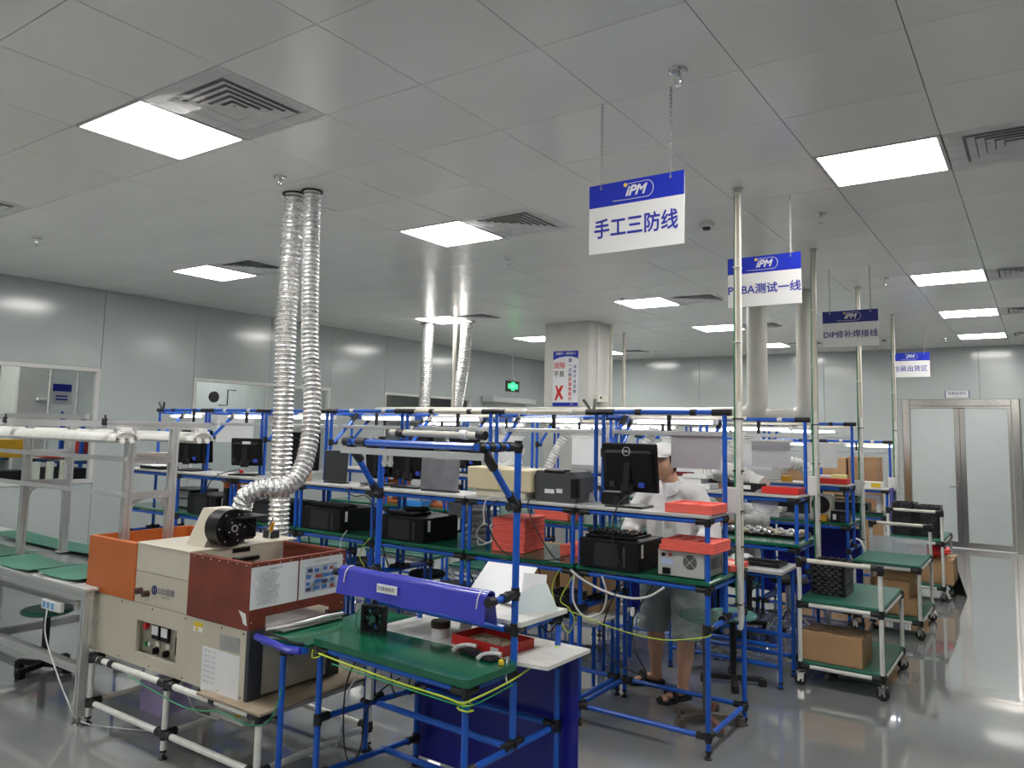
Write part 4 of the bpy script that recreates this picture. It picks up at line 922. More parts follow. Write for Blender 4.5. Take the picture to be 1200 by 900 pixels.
# brown box, open on top, with a notch for the conveyor in its end wall
bx0, bx1 = cx1 + .004, MX1
ob = WB(); ob.bb((bx0, MY0 - .004, .712), (bx1, MY0 - .004 + w_, 1.022), .002); ob.bb((bx0, MY1, .712), (bx1, MY1 + w_, 1.022), .002)
ya, yb = MY0 - .004 + w_, MY1
ob.bb((bx1 - w_, ya, .765), (bx1, yb, 1.022)); ob.bb((bx1 - w_, ya, .712), (bx1, 2.44, .765)); ob.bb((bx1 - w_, 2.845, .712), (bx1, yb, .765))
ob.bb((bx0 + .02, ya, 1.008), (bx1 - w_, ya + .015, 1.022)); ob.bb((bx1 - w_ - .015, ya, 1.008), (bx1 - w_, yb, 1.022)); ob.bb((bx0 + .02, yb - .015, 1.008), (bx1 - w_, yb, 1.022))
ob.buildw('brown_box', brown, mc, smooth=0)
b = WB()
for k in range(7): b.cyl((bx0 + .04 + k * .07, MY0 - .006, 1.010), (bx0 + .04 + k * .07, MY0 - .003, 1.010), .003, 6)
for k in range(9): b.cyl((bx1 - .001, MY0 + .03 + k * .065, 1.011), (bx1 + .002, MY0 + .03 + k * .065, 1.011), .003, 6)
for k in range(4): b.cyl((bx1 - .001, MY1 - .006, .75 + k * .075), (bx1 + .002, MY1 - .006, .75 + k * .075), .003, 6); b.cyl((bx1 - .001, MY0 + .008, .75 + k * .075), (bx1 + .002, MY0 + .008, .75 + k * .075), .003, 6)
b.buildw('rivets', paper, mc)
b = WB(); b.add([(-3.17, MY0 - .0065, .80), (-3.115, MY0 - .0065, .79), (-3.10, MY0 - .0065, .735), (-3.13, MY0 - .0065, .742), (-3.14, MY0 - .0065, .765)], [(0, 1, 2, 3, 4)]); b.buildw('torn_label', paper, mc, smooth=0)
# printed sheets on the end wall
for (a, c, nm) in [(2.345, 2.622, 'instruction sheet with small grey print'), (2.632, 2.918, 'instruction sheet with a blue and red diagram')]:
    ps_ = wp('paper_sheet', paper, mc, (bx1, a, .808), (bx1 + .0015, c, 1.003), 0, label=nm)
gtx = mat('print_grey', (.35, .36, .38), .6, var=0)
def sheet_print(body, size, y, z, m=gtx):
    text(body, size, m, mc, (bx1 + .0022 + 3.83, y - 2.35, z - .385), rot=(PI / 2, 0, PI / 2), name='print')
sheet_print('设备操作说明', .013, 2.485, .985); sheet_print('设备点检示意图', .013, 2.775, .985)
random.seed(3)
for k in range(12): sheet_print('操作步骤' + ''.join(random.choice('一二三开关温度检查机器电源') for _ in range(random.randint(5, 11))), .0095, 2.44, .965 - k * .0125)
b = WB(); b.bb((bx1 + .0015, 2.67, .835), (bx1 + .002, 2.88, .965)); b.buildw('diagram', mat('diagram_pale', (.42, .46, .55), .6, var=.5, scale=25), mc, smooth=0)
cols = [mat('diagram_blue', (.06, .18, .5), .6, var=0), mat('diagram_red', (.35, .07, .05), .6, var=0), mat('diagram_navy', (.05, .06, .14), .6, var=0)]
for k in range(16):
    a = 2.675 + (k % 4) * .05 + random.uniform(0, .012); z = .84 + (k // 4) * .030 + random.uniform(0, .006)
    b = WB(); b.bb((bx1 + .002, a, z), (bx1 + .0026, a + random.uniform(.02, .045), z + .018)); b.buildw('diagram_block', cols[0 if k % 3 else (1 if k % 2 else 2)], mc, smooth=0)
# conveyor mouth
wp('conveyor_belt', mat('mesh_belt', (.30, .30, .30), .4, metal=.6, bump=.4, bscale=120), mc, (-3.4, 2.46, .700), (-2.98, 2.83, .712), .003)
b = WB(); b.tube([(-3.06, 2.42, .712), (-3.00, 2.55, .722), (-2.985, 2.7, .728), (-2.99, 2.84, .722)], .010, 8, smooth=5); b.buildw('roller_lip', alu, mc)
wp('throat', mat('throat', (.02, .02, .02), .8), mc, (-3.42, 2.44, .712), (-3.40, 2.845, .765), 0)
# blower on the hood
b = WB(); b.prism([(2.47, 1.027), (2.72, 1.027), (2.70, 1.215), (2.56, 1.215)], -3.82, -3.66, axis=0); b.buildw('blower_wedge', beige, mc, smooth=0)
mo_y, mo_z = 2.56, 1.128
b = WB(); b.ring((-3.655, mo_y, mo_z), (-3.555, mo_y, mo_z), .097, .03, 36); b.cyl((-3.66, mo_y, mo_z), (-3.562, mo_y, mo_z), .090, 36); b.cyl((-3.562, mo_y, mo_z), (-3.535, mo_y, mo_z), .052, 28); b.buildw('motor', blackp, mc)
b = WB(); b.ring((-3.535, mo_y, mo_z), (-3.528, mo_y, mo_z), .020, .012, 16)
for k in range(4): b.cyl((-3.535, mo_y + .036 * math.cos(k * PI / 2 + .5), mo_z + .036 * math.sin(k * PI / 2 + .5)), (-3.529, mo_y + .036 * math.cos(k * PI / 2 + .5), mo_z + .036 * math.sin(k * PI / 2 + .5)), .005, 8)
for k in range(6): b.cyl((-3.56, mo_y + .078 * math.cos(k * PI / 3), mo_z + .078 * math.sin(k * PI / 3)), (-3.552, mo_y + .078 * math.cos(k * PI / 3), mo_z + .078 * math.sin(k * PI / 3)), .005, 8)
b.buildw('motor_bolts', alu, mc)
b = WB(); b.bb((-3.72, 2.60, 1.05), (-3.60, 2.76, 1.18), .015); b.buildw('fan_housing', blackm, mc)
wp('outlet_flange', joint, mc, (-3.76, 2.58, 1.176), (-3.50, 2.76, 1.186), .003); wc('outlet_collar', joint, mc, (-3.605, 2.65, 1.185), (-3.605, 2.65, 1.21), .055, 20)
b = WB(); b.tube([(-3.555, 2.62, 1.18), (-3.54, 2.68, 1.13), (-3.53, 2.76, 1.11), (-3.60, 2.86, 1.15)], .004, 6, smooth=6); b.buildw('motor_cable', charc, mc)
wp('duct_socket', blackm, mc, (-3.97, 3.02, .72), (-3.80, 3.22, .86), .01)
for x in (-4.45, -3.2):
    for y in (2.42, 2.85): wc('foot', rubber, mc, (x, y, .372), (x, y, .392), .025)
sd = thing('screwdriver', 'orange handled screwdriver standing on the hood behind the brown box', 'tool', (-3.63, 2.86, 1.027)); MB().cyl((0, 0, 0), (.01, 0, .05), .004, 6).build('shaft', white, sd); MB().cyl((.01, 0, .05), (.03, 0, .10), .010, 8).build('handle', amber, sd)
tb = thing('terminal_block', 'small dark block on the hood top at the base of the straight duct', 'block', (-3.70, 2.93, 1.027)); MB().bb((-.04, -.03, 0), (.04, .03, .045), .004).build('casing', charc, tb); MB().cyl((.0, .0, .045), (.0, .0, .06), .012, 10).build('cap', wood, tb)

# ------------------------------------------------------------------ generic world pipe frames
def wpipe(t, p, q, m, name='rail', r=PR):
    L = t.location; p = Vector(p) - L; q = Vector(q) - L; return pipe(name, t, p, q, m, r)
def wj(t, p, arms, m=None, r=.0185): return joint_part(t, Vector(p) - t.location, arms, m=m, r=r)
def wfoot(t, x, y): return inst('foot', foot_me, t, Vector((x, y, 0)) - t.location)
# white stand under the machine
ws = thing('machine_stand', 'white pipe stand with black clamps carrying the beige oven', 'stand', (-4.43, 2.33, 0))
xs = [-4.43, -3.69, -2.96]; ys = [2.33, 3.03]; zt = .36; zl = .12
for x in xs:
    for y in ys:
        wpipe(ws, (x, y, .03), (x, y, zt), whitep, 'post', .016); wfoot(ws, x, y)
        ar = []; 
        if x > xs[0]: ar.append(NX)
        if x < xs[-1]: ar.append(X_)
        ar.append(Y_ if y == ys[0] else NY)
        wj(ws, (x, y, zt), ar, r=.021); wj(ws, (x, y, zl), ar, r=.021)
    for z in (zt, zl): wpipe(ws, (x, ys[0] + .05, z), (x, ys[1] - .05, z), cream if x == xs[0] else whitep, r=.016)
for y in ys:
    for z in (zt, zl):
        for a, b_ in zip(xs[:-1], xs[1:]): wpipe(ws, (a + .05, y, z), (b_ - .05, y, z), whitep, r=.016)
for x in (-4.33, -4.22, -3.3): b = WB(); b.cyl((x - .02, ys[0], zt), (x + .02, ys[0], zt), .021); b.buildw('connector', joint, ws)
pb_ = MB().bb((-.26, -.38, 0), (.22, .38, .013), .002).build('plywood_board', plywood); pb_.location = (-3.14, 2.68, .377); tag(pb_, 'plywood board lying on the white stand under the oven end', 'board')
pst = thing('power_strip', 'white power strip resting on the lower rail of the oven stand', 'power strip', (-3.56, 2.62, .137)); MB().bb((-.14, -.03, 0), (.14, .03, .03), .005).build('body', white, pst); MB().bb((.04, -.012, .03), (.08, .012, .032)).build('switch', yellow, pst)
cable('white cable hanging under the oven stand', [(-3.66, 2.38, .36), (-3.70, 2.45, .28), (-3.68, 2.5, .18), (-3.6, 2.58, .14)], r=.004, m=white)
cable('dark green cable draped along the oven stand rail', [(-4.0, 2.30, .35), (-3.5, 2.30, .30), (-3.2, 2.30, .34), (-3.0, 2.30, .33), (-2.9, 2.34, .36), (-2.87, 2.38, .5)], r=.003, m=gwire)

# ------------------------------------------------------------------ table with the green mat between oven and front bench
mt = thing('transfer_table', 'low blue pipe table with a green mat between the oven and front bench', 'table', (-2.93, 2.40, 0))
for x, y in ((-2.900, 2.40), (-2.905, 2.95)):
    wpipe(mt, (x, y, .03), (x, y, .66), blue, 'post'); wfoot(mt, x, y); wj(mt, (x, y, .655), (X_,))
wpipe(mt, (-3.04, 2.39, .668), (-2.76, 2.41, .668), blue); wpipe(mt, (-3.03, 2.97, .668), (-2.76, 2.97, .668), blue)
b = WB(); b.prism([(-3.045, 2.375), (-2.752, 2.41), (-2.755, 2.60), (-2.755, 3.10), (-3.03, 3.10), (-3.0, 2.7)], .684, .696, axis=2); b.buildw('green_top', green, mt)
b = WB(); b.tube([(-3.06, 2.37, .690), (-2.95, 2.368, .682), (-2.84, 2.375, .668), (-2.775, 2.39, .670)], .017, 8, smooth=5); b.buildw('wrapped_rail', pvc, mt, label='front rail wrapped in blue film')
b = WB(); b.tube([(-3.05, 2.395, .708), (-2.9, 2.39, .706), (-2.82, 2.39, .698), (-2.765, 2.40, .702)], .006, 6, smooth=5); b.buildw('mat_edge', rubber, mt)

# ------------------------------------------------------------------ the front bench
fb = thing('front_bench', 'blue pipe front bench with glossy green top, overhead bar and blue film roll', 'workbench', (-2.72, 2.44, 0))
FL, FR, TLp, TRp, RL, RR = (-2.72, 2.46), (-1.862, 2.425), (-2.69, 2.77), (-1.852, 2.735), (-2.65, 3.05), (-1.835, 3.06)
for (x, y) in (FL, FR): wpipe(fb, (x, y, .03), (x, y, .67), blue, 'post'); wfoot(fb, x, y); wj(fb, (x, y, .67), (X_ if x < -2 else NX, Y_)); wj(fb, (x, y, .37), (Y_,)); wj(fb, (x, y, .13), (Y_,))
for (x, y) in (RL, RR): wpipe(fb, (x, y, .03), (x, y, .85), blue, 'post'); wfoot(fb, x, y); wj(fb, (x, y, .37), (NY, X_ if x < -2 else NX)); wj(fb, (x, y, .13), (NY,)); wj(fb, (x, y, .835), (NY,)); wj(fb, (x, y, .68), (NY,)); wj(fb, (x, y, .645), (NY,))
for (x, y) in (TLp, TRp): wpipe(fb, (x, y, .37), (x, y, 1.625), blue, 'tall_post', .0155); wj(fb, (x, y, .385), (NY, Y_)); wj(fb, (x, y, .845), (X_ if x < -2 else NX, Y_)); wj(fb, (x, y, .665), (NY,)); wj(fb, (x, y, 1.355), (NY,)); wj(fb, (x, y, .99), (NY,)); wj(fb, (x, y, 1.605), (NY,))
for a, c in ((FL, RL), (FR, RR)):
    for z in (.37, .13): wpipe(fb, (a[0], a[1] + .04, z), (c[0], c[1] - .04, z), blue)
wpipe(fb, (TLp[0] + .04, TLp[1], .37), (TRp[0] - .04, TRp[1], .37), blue); wpipe(fb, (RL[0] + .04, RL[1], .37), (RR[0] - .04, RR[1], .37), blue)
wpipe(fb, (TLp[0], 2.85, .13), (TRp[0], 2.83, .13), blue); wpipe(fb, (FL[0] + .04, FL[1], .675), (FR[0] - .04, FR[1], .675), blue)
wpipe(fb, (FR[0], FR[1] + .04, .675), (TRp[0], TRp[1] - .04, .675), blue); wpipe(fb, (FL[0], FL[1] + .04, .675), (TLp[0], TLp[1] - .04, .675), blue)
wpipe(fb, (TRp[0], TRp[1] + .04, .845), (RR[0], RR[1] - .04, .845), blue); wpipe(fb, (TLp[0] + .04, TLp[1] - .02, .845), (TRp[0] - .04, TRp[1] - .02, .845), blue); wpipe(fb, (TLp[0], TLp[1] + .04, .845), (RL[0], RL[1] - .04, .845), blue)
b = WB(); b.prism([(-2.745, 2.44), (-1.86, 2.395), (-1.835, 2.41), (-1.818, 2.70), (-1.832, 2.722), (-2.735, 2.745), (-2.75, 2.73)], .692, .722, axis=2); b.buildw('green_worktop', green, fb)
b = WB(); b.prism([(-2.69, 2.75), (-1.87, 2.73), (-1.70, 2.76), (-1.69, 3.10), (-2.68, 3.12)], .700, .716, axis=2); b.buildw('white_rear_board', whitep, fb)
b = WB(); b.prism([(-2.63, 2.765), (-1.815, 2.73), (-1.80, 3.08), (-2.62, 3.08)], .858, .878, axis=2); b.buildw('white_shelf', whitep, fb)
wp('wood_batten', plywood, fb, (-1.96, 2.60, .655), (-1.87, 2.72, .672), .002)
# overhead bar, arms, braces, beam and unlit tube
wpipe(fb, (-2.745, 2.575, 1.605), (-1.86, 2.475, 1.605), blue, 'overhead_bar', .0155)
b = WB()
for t_ in (.0, .11): b.cyl((-2.745 + t_ * .9, 2.575 - t_ * .1, 1.605), (-2.745 + t_ * .9 + .065, 2.575 - t_ * .1 - .007, 1.605), .0205, 12)
b.buildw('connector', joint, fb)
wpipe(fb, (TRp[0], TRp[1] - .02, 1.605), (TRp[0], 2.44, 1.605), blue, 'arm', .0155)
for y in (2.46, 2.53, 2.60, 2.67): b = WB(); b.cyl((TRp[0], y - .018, 1.605), (TRp[0], y + .018, 1.605), .021, 12); b.buildw('connector', joint, fb)
wpipe(fb, (TLp[0], TLp[1] - .02, 1.605), (TLp[0], 2.55, 1.605), blue, 'arm', .0155)
for (x, y, y2) in ((TRp[0], TRp[1], 2.51), (TLp[0], TLp[1], 2.58)):
    wpipe(fb, (x, y - .02, 1.36), (x, y2, 1.57), blue, 'brace', .0145); b = WB(); b.cyl((x, y2 + .05, 1.52), (x, y2 - .02, 1.585), .021, 12); b.buildw('connector', joint, fb); b = WB(); b.cyl((x, y - .015, 1.36), (x, y - .06, 1.405), .020, 12); b.buildw('connector', joint, fb)
b = WB(); b.prism([(-2.74, 2.545), (-1.84, 2.445), (-1.84, 2.475), (-2.74, 2.575)], 1.552, 1.580, axis=2); b.buildw('grey_beam', alu_pale, fb)
b = WB(); b.cyl((-2.47, 2.60, 1.655), (-1.92, 2.54, 1.648), .0145, 12); b.buildw('unlit_tube', cream, fb); 
for x, y in ((-2.40, 2.593), (-2.0, 2.549), (-1.90, 2.538)): b = WB(); b.cyl((x - .02, y, 1.653), (x + .02, y - .004, 1.65), .0195, 12); b.buildw('connector', joint if x != -2.0 else white, fb)
b = WB(); b.bb((-2.47, 2.55, 1.50), (-2.455, 2.565, 1.55)); b.bb((-2.43, 2.545, 1.50), (-2.415, 2.56, 1.55)); b.cyl((-2.4625, 2.557, 1.51), (-2.4625, 2.557, 1.525), .014, 10); b.cyl((-2.4225, 2.552, 1.51), (-2.4225, 2.552, 1.525), .014, 10); b.buildw('hanging_clip', white, fb)
# blue film roll on its bar
wpipe(fb, (-2.80, 2.62, .985), (-1.86, 2.585, .985), blue, 'roll_bar'); wpipe(fb, (TRp[0], 2.56, .985), (TRp[0], 2.70, .985), blue, 'arm')
for y in (2.56, 2.66): b = WB(); b.cyl((TRp[0], y - .02, .985), (TRp[0], y + .02, .985), .0205, 12); b.buildw('connector', joint, fb)
b = WB(); b.cyl((-2.82, 2.62, .985), (-2.79, 2.62, .985), .018, 12); b.buildw('end_cap', joint, fb)
fr_ = MB(); n = 18; pa = []
for k in range(n + 1):
    a = PI * k / n; pa.append((-.030 * math.cos(a), .020 * math.sin(a)))
prof = [(-.045, -.10)] + [(-.038, -.05)] + pa + [(.036, -.05), (.05, -.115)] + [(.046, -.117), (.030, -.05)] + [(u * .85, v * .8) for u, v in pa[::-1]] + [(-.034, -.05), (-.041, -.10)]
m_ = MB(); xs_ = [-.445 + .89 * k / 12 for k in range(13)]; NP = len(prof)
for k, x in enumerate(xs_):
    for (u, v) in prof: m_.v.append((x, u + .003 * math.sin(k * 1.7) - .039 * x, v * (1 + .05 * math.sin(k * 1.1 + 1))))
for k in range(12):
    for j in range(NP): m_.f.append((k * NP + j, k * NP + (j + 1) % NP, (k + 1) * NP + (j + 1) % NP, (k + 1) * NP + j)); m_.m.append(0)
m_.f.append(tuple(range(NP))); m_.f.append(tuple(range(12 * NP, 13 * NP))); m_.m += [0, 0]
ro = thing('film_cover', 'folded bright blue film draped over the bar of the front bench', 'cover', (-2.315, 2.60, 1.002)); m_.build('folded_film', pvc, ro, smooth=50)
MB().bb((-.16, -.050, -.058), (-.04, -.044, -.022)).build('label_strip', paper, ro, smooth=0); text('防静电胶皮', .020, mat('mark_grey', (.1, .1, .16)), ro, (-.10, -.0515, -.040), name='lettering')
for x in (-.40, .40): m2 = MB(); m2.tube([(x, -.036 - .039 * x, -.05), (x + .008, -.034 - .039 * x, 0), (x + .012, 0 - .039 * x, .023), (x + .012, .035 - .039 * x, 0)], .003, 6, smooth=5); m2.build('cable_tie', white, ro)
bp = MB().bb((-.47, -.003, 0), (.47, .003, .66), .002).build('partition_board', pvcd); bp.location = (-2.22, 3.105, .02); tag(bp, 'tall dark blue plastic panel standing behind the legs of the front bench', 'panel')
# things on the front bench
fn = thing('axial_fan', 'square black cooling fan standing on the green front bench', 'fan', (-2.62, 2.69, .722), .25)
m_ = MB(); m_.ring((0, -.02, .06), (0, .02, .06), .056, .050, 24)
for (a, b_) in (((-.06, -.02, 0), (.06, .02, .008)), ((-.06, -.02, .112), (.06, .02, .12)), ((-.06, -.02, .008), (-.052, .02, .112)), ((.052, -.02, .008), (.06, .02, .112))): m_.bb(a, b_)
for sx in (-1, 1):
    for sz in (-1, 1): m_.box((sx * .049, 0, .06 + sz * .049), (.018, .036, .018))
m_.build('frame', blackp, fn)
m_ = MB(); m_.cyl((0, -.015, .06), (0, .015, .06), .020, 16)
for k in range(7): a = k * 2 * PI / 7; m_.box((.034 * math.cos(a), 0, .06 + .034 * math.sin(a)), (.030, .003, .020), 0, ry=-a, rx=.0)
m_.build('impeller', blackp, fn); MB().cyl((0, -.0165, .06), (0, -.0155, .06), .017, 16).build('hub_label', green_dull, fn)
m_ = MB(); m_.tube([(-.058, .0, .10), (-.075, -.02, .09), (-.08, -.03, .03), (-.068, -.02, .0)], .0025, 6, smooth=5); m_.build('lead', gwire, fn)
jr = thing('solder_jar', 'white round jar with dark brown lid behind the fan', 'jar', (-2.33, 2.83, .716)); MB().lathe([(.001, 0), (.04, 0), (.042, .005), (.042, .045), (.038, .048), (.001, .048)], n=20).build('jar_body', white, jr); MB().lathe([(.001, .046), (.046, .046), (.046, .072), (.042, .076), (.001, .076)], n=20).build('lid', mat('brown_lid', (.035, .015, .01), .3), jr)
cd = MB().bb((-.03, -.002, 0), (.03, .002, .09)).build('white_card', paper); cd.location = (-2.27, 2.93, .716); cd.rotation_euler = (-.2, .15, .2); tag(cd, 'white card leaning behind the jar with the brown lid', 'card')
rt = thing('parts_tray', 'red plastic tray of small parts on the white rear board', 'tray', (-2.06, 2.87, .716), -.12)
m_ = MB(); m_.bb((-.15, -.10, 0), (.15, .10, .004))
for (a, b_) in (((-.155, -.105, 0), (.155, -.098, .042)), ((-.155, .098, 0), (.155, .105, .042)), ((-.155, -.098, 0), (-.148, .098, .042)), ((.148, -.098, 0), (.155, .098, .042))): m_.bb(a, b_, .001)
m_.build('tray_body', red, rt); MB().bb((-.145, -.095, .004), (.145, .095, .012)).build('lining', mat('lining', (.42, .33, .2), .6, var=.3, scale=20), rt)
for k in range(4): MB().lathe([(.001, 0), (.035, 0), (.03, .008), (.001, .01)], c=(-.06 + k * .045, -.02 + (k % 2) * .04, .012), n=10).build('resin_piece', mat('resin', (.75, .68, .5), .4), rt)
MB().bb((.085, -.107, .012), (.13, -.105, .032)).build('tag', paper, rt, smooth=0)
to_ = thing('soldering_tool', 'black tool with white clips and yellow tip on the green worktop edge', 'tool', (-2.0, 2.685, .722), -.22)
MB().bb((-.10, -.03, 0), (.11, .03, .016), .006).build('body', rubber, to_)
for x in (-.11, .05): m_ = MB(); m_.tube([(x, -.05, .008), (x, -.02, .02), (x + .015, .02, .022), (x + .05, .04, .022)], .009, 8, smooth=5); m_.build('white_clip', white, to_)
MB().lathe([(.001, 0), (.012, .003), (.012, .018), (.001, .026)], c=(.155, -.01, 0), n=12).build('yellow_tip', yellow, to_)
for k, (x, y, z, rz, rx, w_, h_, lb) in enumerate([(-2.13, 2.95, .90, .05, -.95, .28, .22, 'white sheet with handwriting lying on the rear shelf, leftmost'), (-2.02, 2.93, .895, -.25, -1.0, .22, .16, 'white card lying on the shelf behind the blue film, middle'), (-1.895, 2.93, .88, .25, -.28, .11, .16, 'narrow white card leaning at the tall right post')]):
    c_ = MB().bb((-w_ / 2, -.001, 0), (w_ / 2, .001, h_)).build('white_card', paper, smooth=0); c_.location = (x, y, z); c_.rotation_euler = (rx, 0, rz); tag(c_, lb, 'card')
gc = MB().prism([(-.085, 0), (.10, .02), (.045, .14), (.0, .135), (-.095, .08)], -.001, .001).build('pale_card', mat('pale_green_paper', (.62, .70, .68), .6, var=.06)); gc.location = (-1.83, 2.86, .882); gc.rotation_euler = (-.45, 0, .5); tag(gc, 'pale green card leaning on the shelf right of the tall post', 'card')
cable('yellow green earth wires strung around the front bench corner', [(-2.70, 2.43, .665), (-2.5, 2.42, .655), (-2.2, 2.405, .645), (-1.95, 2.40, .640), (-1.862, 2.395, .638), (-1.84, 2.45, .642), (-1.83, 2.7, .655), (-1.825, 2.9, .69), (-1.82, 3.04, .72)], r=.0042, m=ygreen)
cable('green wire beside the yellow one along the front bench', [(-2.6, 2.42, .64), (-2.2, 2.40, .635), (-1.9, 2.395, .628), (-1.83, 2.42, .628), (-1.83, 2.7, .635)], r=.0028, m=gwire)
cable('yellow wire coil on the front right leg of the front bench', [(-1.885, 2.405, .63), (-1.84, 2.405, .628), (-1.84, 2.445, .622), (-1.885, 2.445, .618), (-1.885, 2.405, .612), (-1.84, 2.405, .608), (-1.84, 2.445, .602), (-1.885, 2.445, .60)], r=.004, m=ygreen, k=4)
cable('green wire knot on the front left leg of the front bench', [(-2.75, 2.44, .67), (-2.74, 2.43, .64), (-2.70, 2.43, .65), (-2.69, 2.45, .67), (-2.74, 2.45, .655)], r=.0035, m=ygreen, k=5)
cable('black cable hanging under the front bench left side', [(-2.60, 2.75, .66), (-2.66, 2.66, .62), (-2.69, 2.6, .5), (-2.68, 2.58, .3), (-2.66, 2.60, .16), (-2.63, 2.64, .2), (-2.64, 2.68, .35), (-2.60, 2.74, .45), (-2.54, 2.8, .50)], r=.0038)
cable('black cable curve under the green front worktop', [(-2.60, 2.80, .55), (-2.54, 2.74, .48), (-2.46, 2.70, .46), (-2.40, 2.70, .52), (-2.42, 2.74, .62), (-2.45, 2.76, .68)], r=.0035)
cable('thin white cord hanging at the right tall post', [(-1.86, 2.70, .74), (-1.84, 2.66, .70), (-1.82, 2.64, .66)], r=.0025, m=white)
cable('white cable on the lower rail under the front bench', [(-2.9, 2.75, .12), (-2.82, 2.7, .25), (-2.78, 2.7, .42), (-2.70, 2.78, .60)], r=.0035, m=white)
vt = MB().bb((-.018, -.012, 0), (.018, .012, .27), .003).build('socket_strip', white); vt.location = (-2.66, 2.72, .40); tag(vt, 'white upright socket strip on the left tall post under the front bench', 'socket strip')

# ================================================================== ALUMINIUM PROFILE LINE AT THE LEFT
def prof_me(L, s=.045, _c={}):
    k = (round(L, 3), s)
    if k not in _c:
        h = s / 2; g = s * .10; d = s * .10; P = []
        for q in range(4):
            ca, sa = [(1, 0), (0, 1), (-1, 0), (0, -1)][q]
            for (u, v) in [(h, -h), (h, -g), (h - d, -g), (h - d, g), (h, g)]: P.append((u * ca - v * sa, u * sa + v * ca))
        _c[k] = MB().prism(P, 0, L, axis=2).mesh('profile', alu, 0)
    return _c[k]
def prof(t, p, q, name='profile', s=.045):
    L = t.location; p = Vector(p) - L; q = Vector(q) - L; d = q - p
    o = inst(name, prof_me(d.length, s), t, p); o.rotation_euler = d.to_track_quat('Z', 'Y').to_euler(); return o
lt = thing('line_table', 'long aluminium profile table with pale green mats at the left edge', 'table', (-4.46, 2.29, 0))
XT0 = -8.4; yA, yB = 2.29, 3.05
for x in (-4.455, -5.95, -7.4, -8.35):
    for y in (yA, yB):
        prof(lt, (x, y, .05), (x, y, .68), 'leg'); m = WB(); m.lathe([(.03, 0), (.032, .012), (.012, .02), (.01, .05)], c=(x, y, 0), n=14); m.buildw('foot', steel, lt)
    xc = x if x < -5 else -4.62; prof(lt, (x, yA + .022, .22), (x, yB - .022, .22), 'crossbar') if x < -5 else None; prof(lt, (xc, yA + .022, .62), (xc, yB - .022, .62), 'crossbar')
    for y, s_ in ((yA, 1), (yB, -1)):
        m = WB(); m.tube([(x, y + s_ * .022, .47), (x, y + s_ * .06, .56), (x, y + s_ * .15, .60)], .008, 6, smooth=5); m.buildw('corner_bracket', alu, lt)
for y in (yA, yB): prof(lt, (XT0, y, .70), (-4.43, y, .70), 'long_rail', .05); prof(lt, (XT0, y, .30), (-4.48, y, .30), 'low_rail')
wp('side_plate', alu_pale, lt, (XT0, yA - .03, .726), (-4.60, yA + .10, .742), .002); wp('side_plate', alu_pale, lt, (-4.60, yA - .03, .726), (-4.42, yA + .045, .742), .002); wp('side_plate', alu_pale, lt, (XT0, yB - .14, .726), (-4.60, yB + .03, .742), .002)
wp('conveyor_bed', mat('belt_silver', (.42, .46, .45), .22, metal=.5, bump=.05), lt, (XT0, yA + .10, .712), (-4.60, yB - .14, .730), .002)
mats_ = [(-4.845, 2.45, .46, .30, .03, 'pale green mat sheet nearest the oven on the aluminium line'), (-5.42, 2.42, .62, .30, -.02, 'second pale green mat sheet on the aluminium line'), (-6.18, 2.46, .80, .34, .0, 'third green mat sheet at the left edge of the picture'), (-4.88, 2.93, .5, .2, .0, 'narrow green mat on the far edge of the line, beside the oven'), (-6.2, 2.92, 1.7, .24, .0, 'long green mat along the far edge of the aluminium line'), (-7.5, 2.46, 1.6, .34, 0, 'green mat far down the aluminium line')]
for (x, y, w_, d_, rz, lb) in mats_:
    m = MB(); n = 6
    for k in range(n + 1):
        u = -w_ / 2 + w_ * k / n; z = .004 + (.016 * (abs(k / n - .5) * 2) ** 3)
        m.v += [(u, -d_ / 2, z + (.004 if k % 2 else 0)), (u, d_ / 2, z), (u, d_ / 2, z + .003), (u, -d_ / 2, z + .003 + (.004 if k % 2 else 0))]
    for k in range(n):
        for j in range(4): m.f.append((k * 4 + j, k * 4 + (j + 1) % 4, (k + 1) * 4 + (j + 1) % 4, (k + 1) * 4 + j)); m.m.append(0)
    m.f += [(0, 1, 2, 3), (n * 4, n * 4 + 1, n * 4 + 2, n * 4 + 3)]; m.m += [0, 0]
    o = m.build('green_mat', green_old if 'pale' in lb else green_dull, smooth=60); o.location = (x, y, .743); o.rotation_euler.z = rz; tag(o, lb, 'mat')
lf = thing('light_frame', 'aluminium profile frame with two long lamp housings over the left line', 'frame', (-4.60, 2.54, .742))
for x in (-4.50, -5.80, -7.1):
    for y in (2.50, 2.78):
        prof(lf, (x, y, .745), (x, y, 1.64), 'upright')
        m = WB(); m.bb((x - .04, y - .035, .742), (x + .04, y + .035, .752), .002); m.bb((x + .022, y - .02, .752), (x + .03, y + .02, .81), .002); m.buildw('foot_plate', alu, lf)
    prof(lf, (x, 2.34, 1.66), (x, 3.02, 1.66), 'top_bar'); prof(lf, (x, 2.52, 1.45), (x, 2.76, 1.45), 'rung'); prof(lf, (x, 2.52, 1.24), (x, 2.76, 1.24), 'rung')
    m = WB(); m.tube([(x, 2.525, 1.12), (x, 2.545, 1.19), (x, 2.60, 1.215)], .007, 6, smooth=5); m.tube([(x, 2.755, 1.12), (x, 2.735, 1.19), (x, 2.68, 1.215)], .007, 6, smooth=5); m.buildw('corner_bracket', alu, lf)
    m = WB(); m.bb((x - .02, 2.33, 1.655), (x + .02, 2.345, 1.695), .002); m.cyl((x, 2.34, 1.69), (x, 2.34, 1.715), .006, 8); m.buildw('end_clamp', charc, lf)
for z in (1.455, 1.245): wp('flat_rail', alu_pale, lf, (XT0, 2.462, z - .014), (-4.47, 2.474, z + .014), .002)
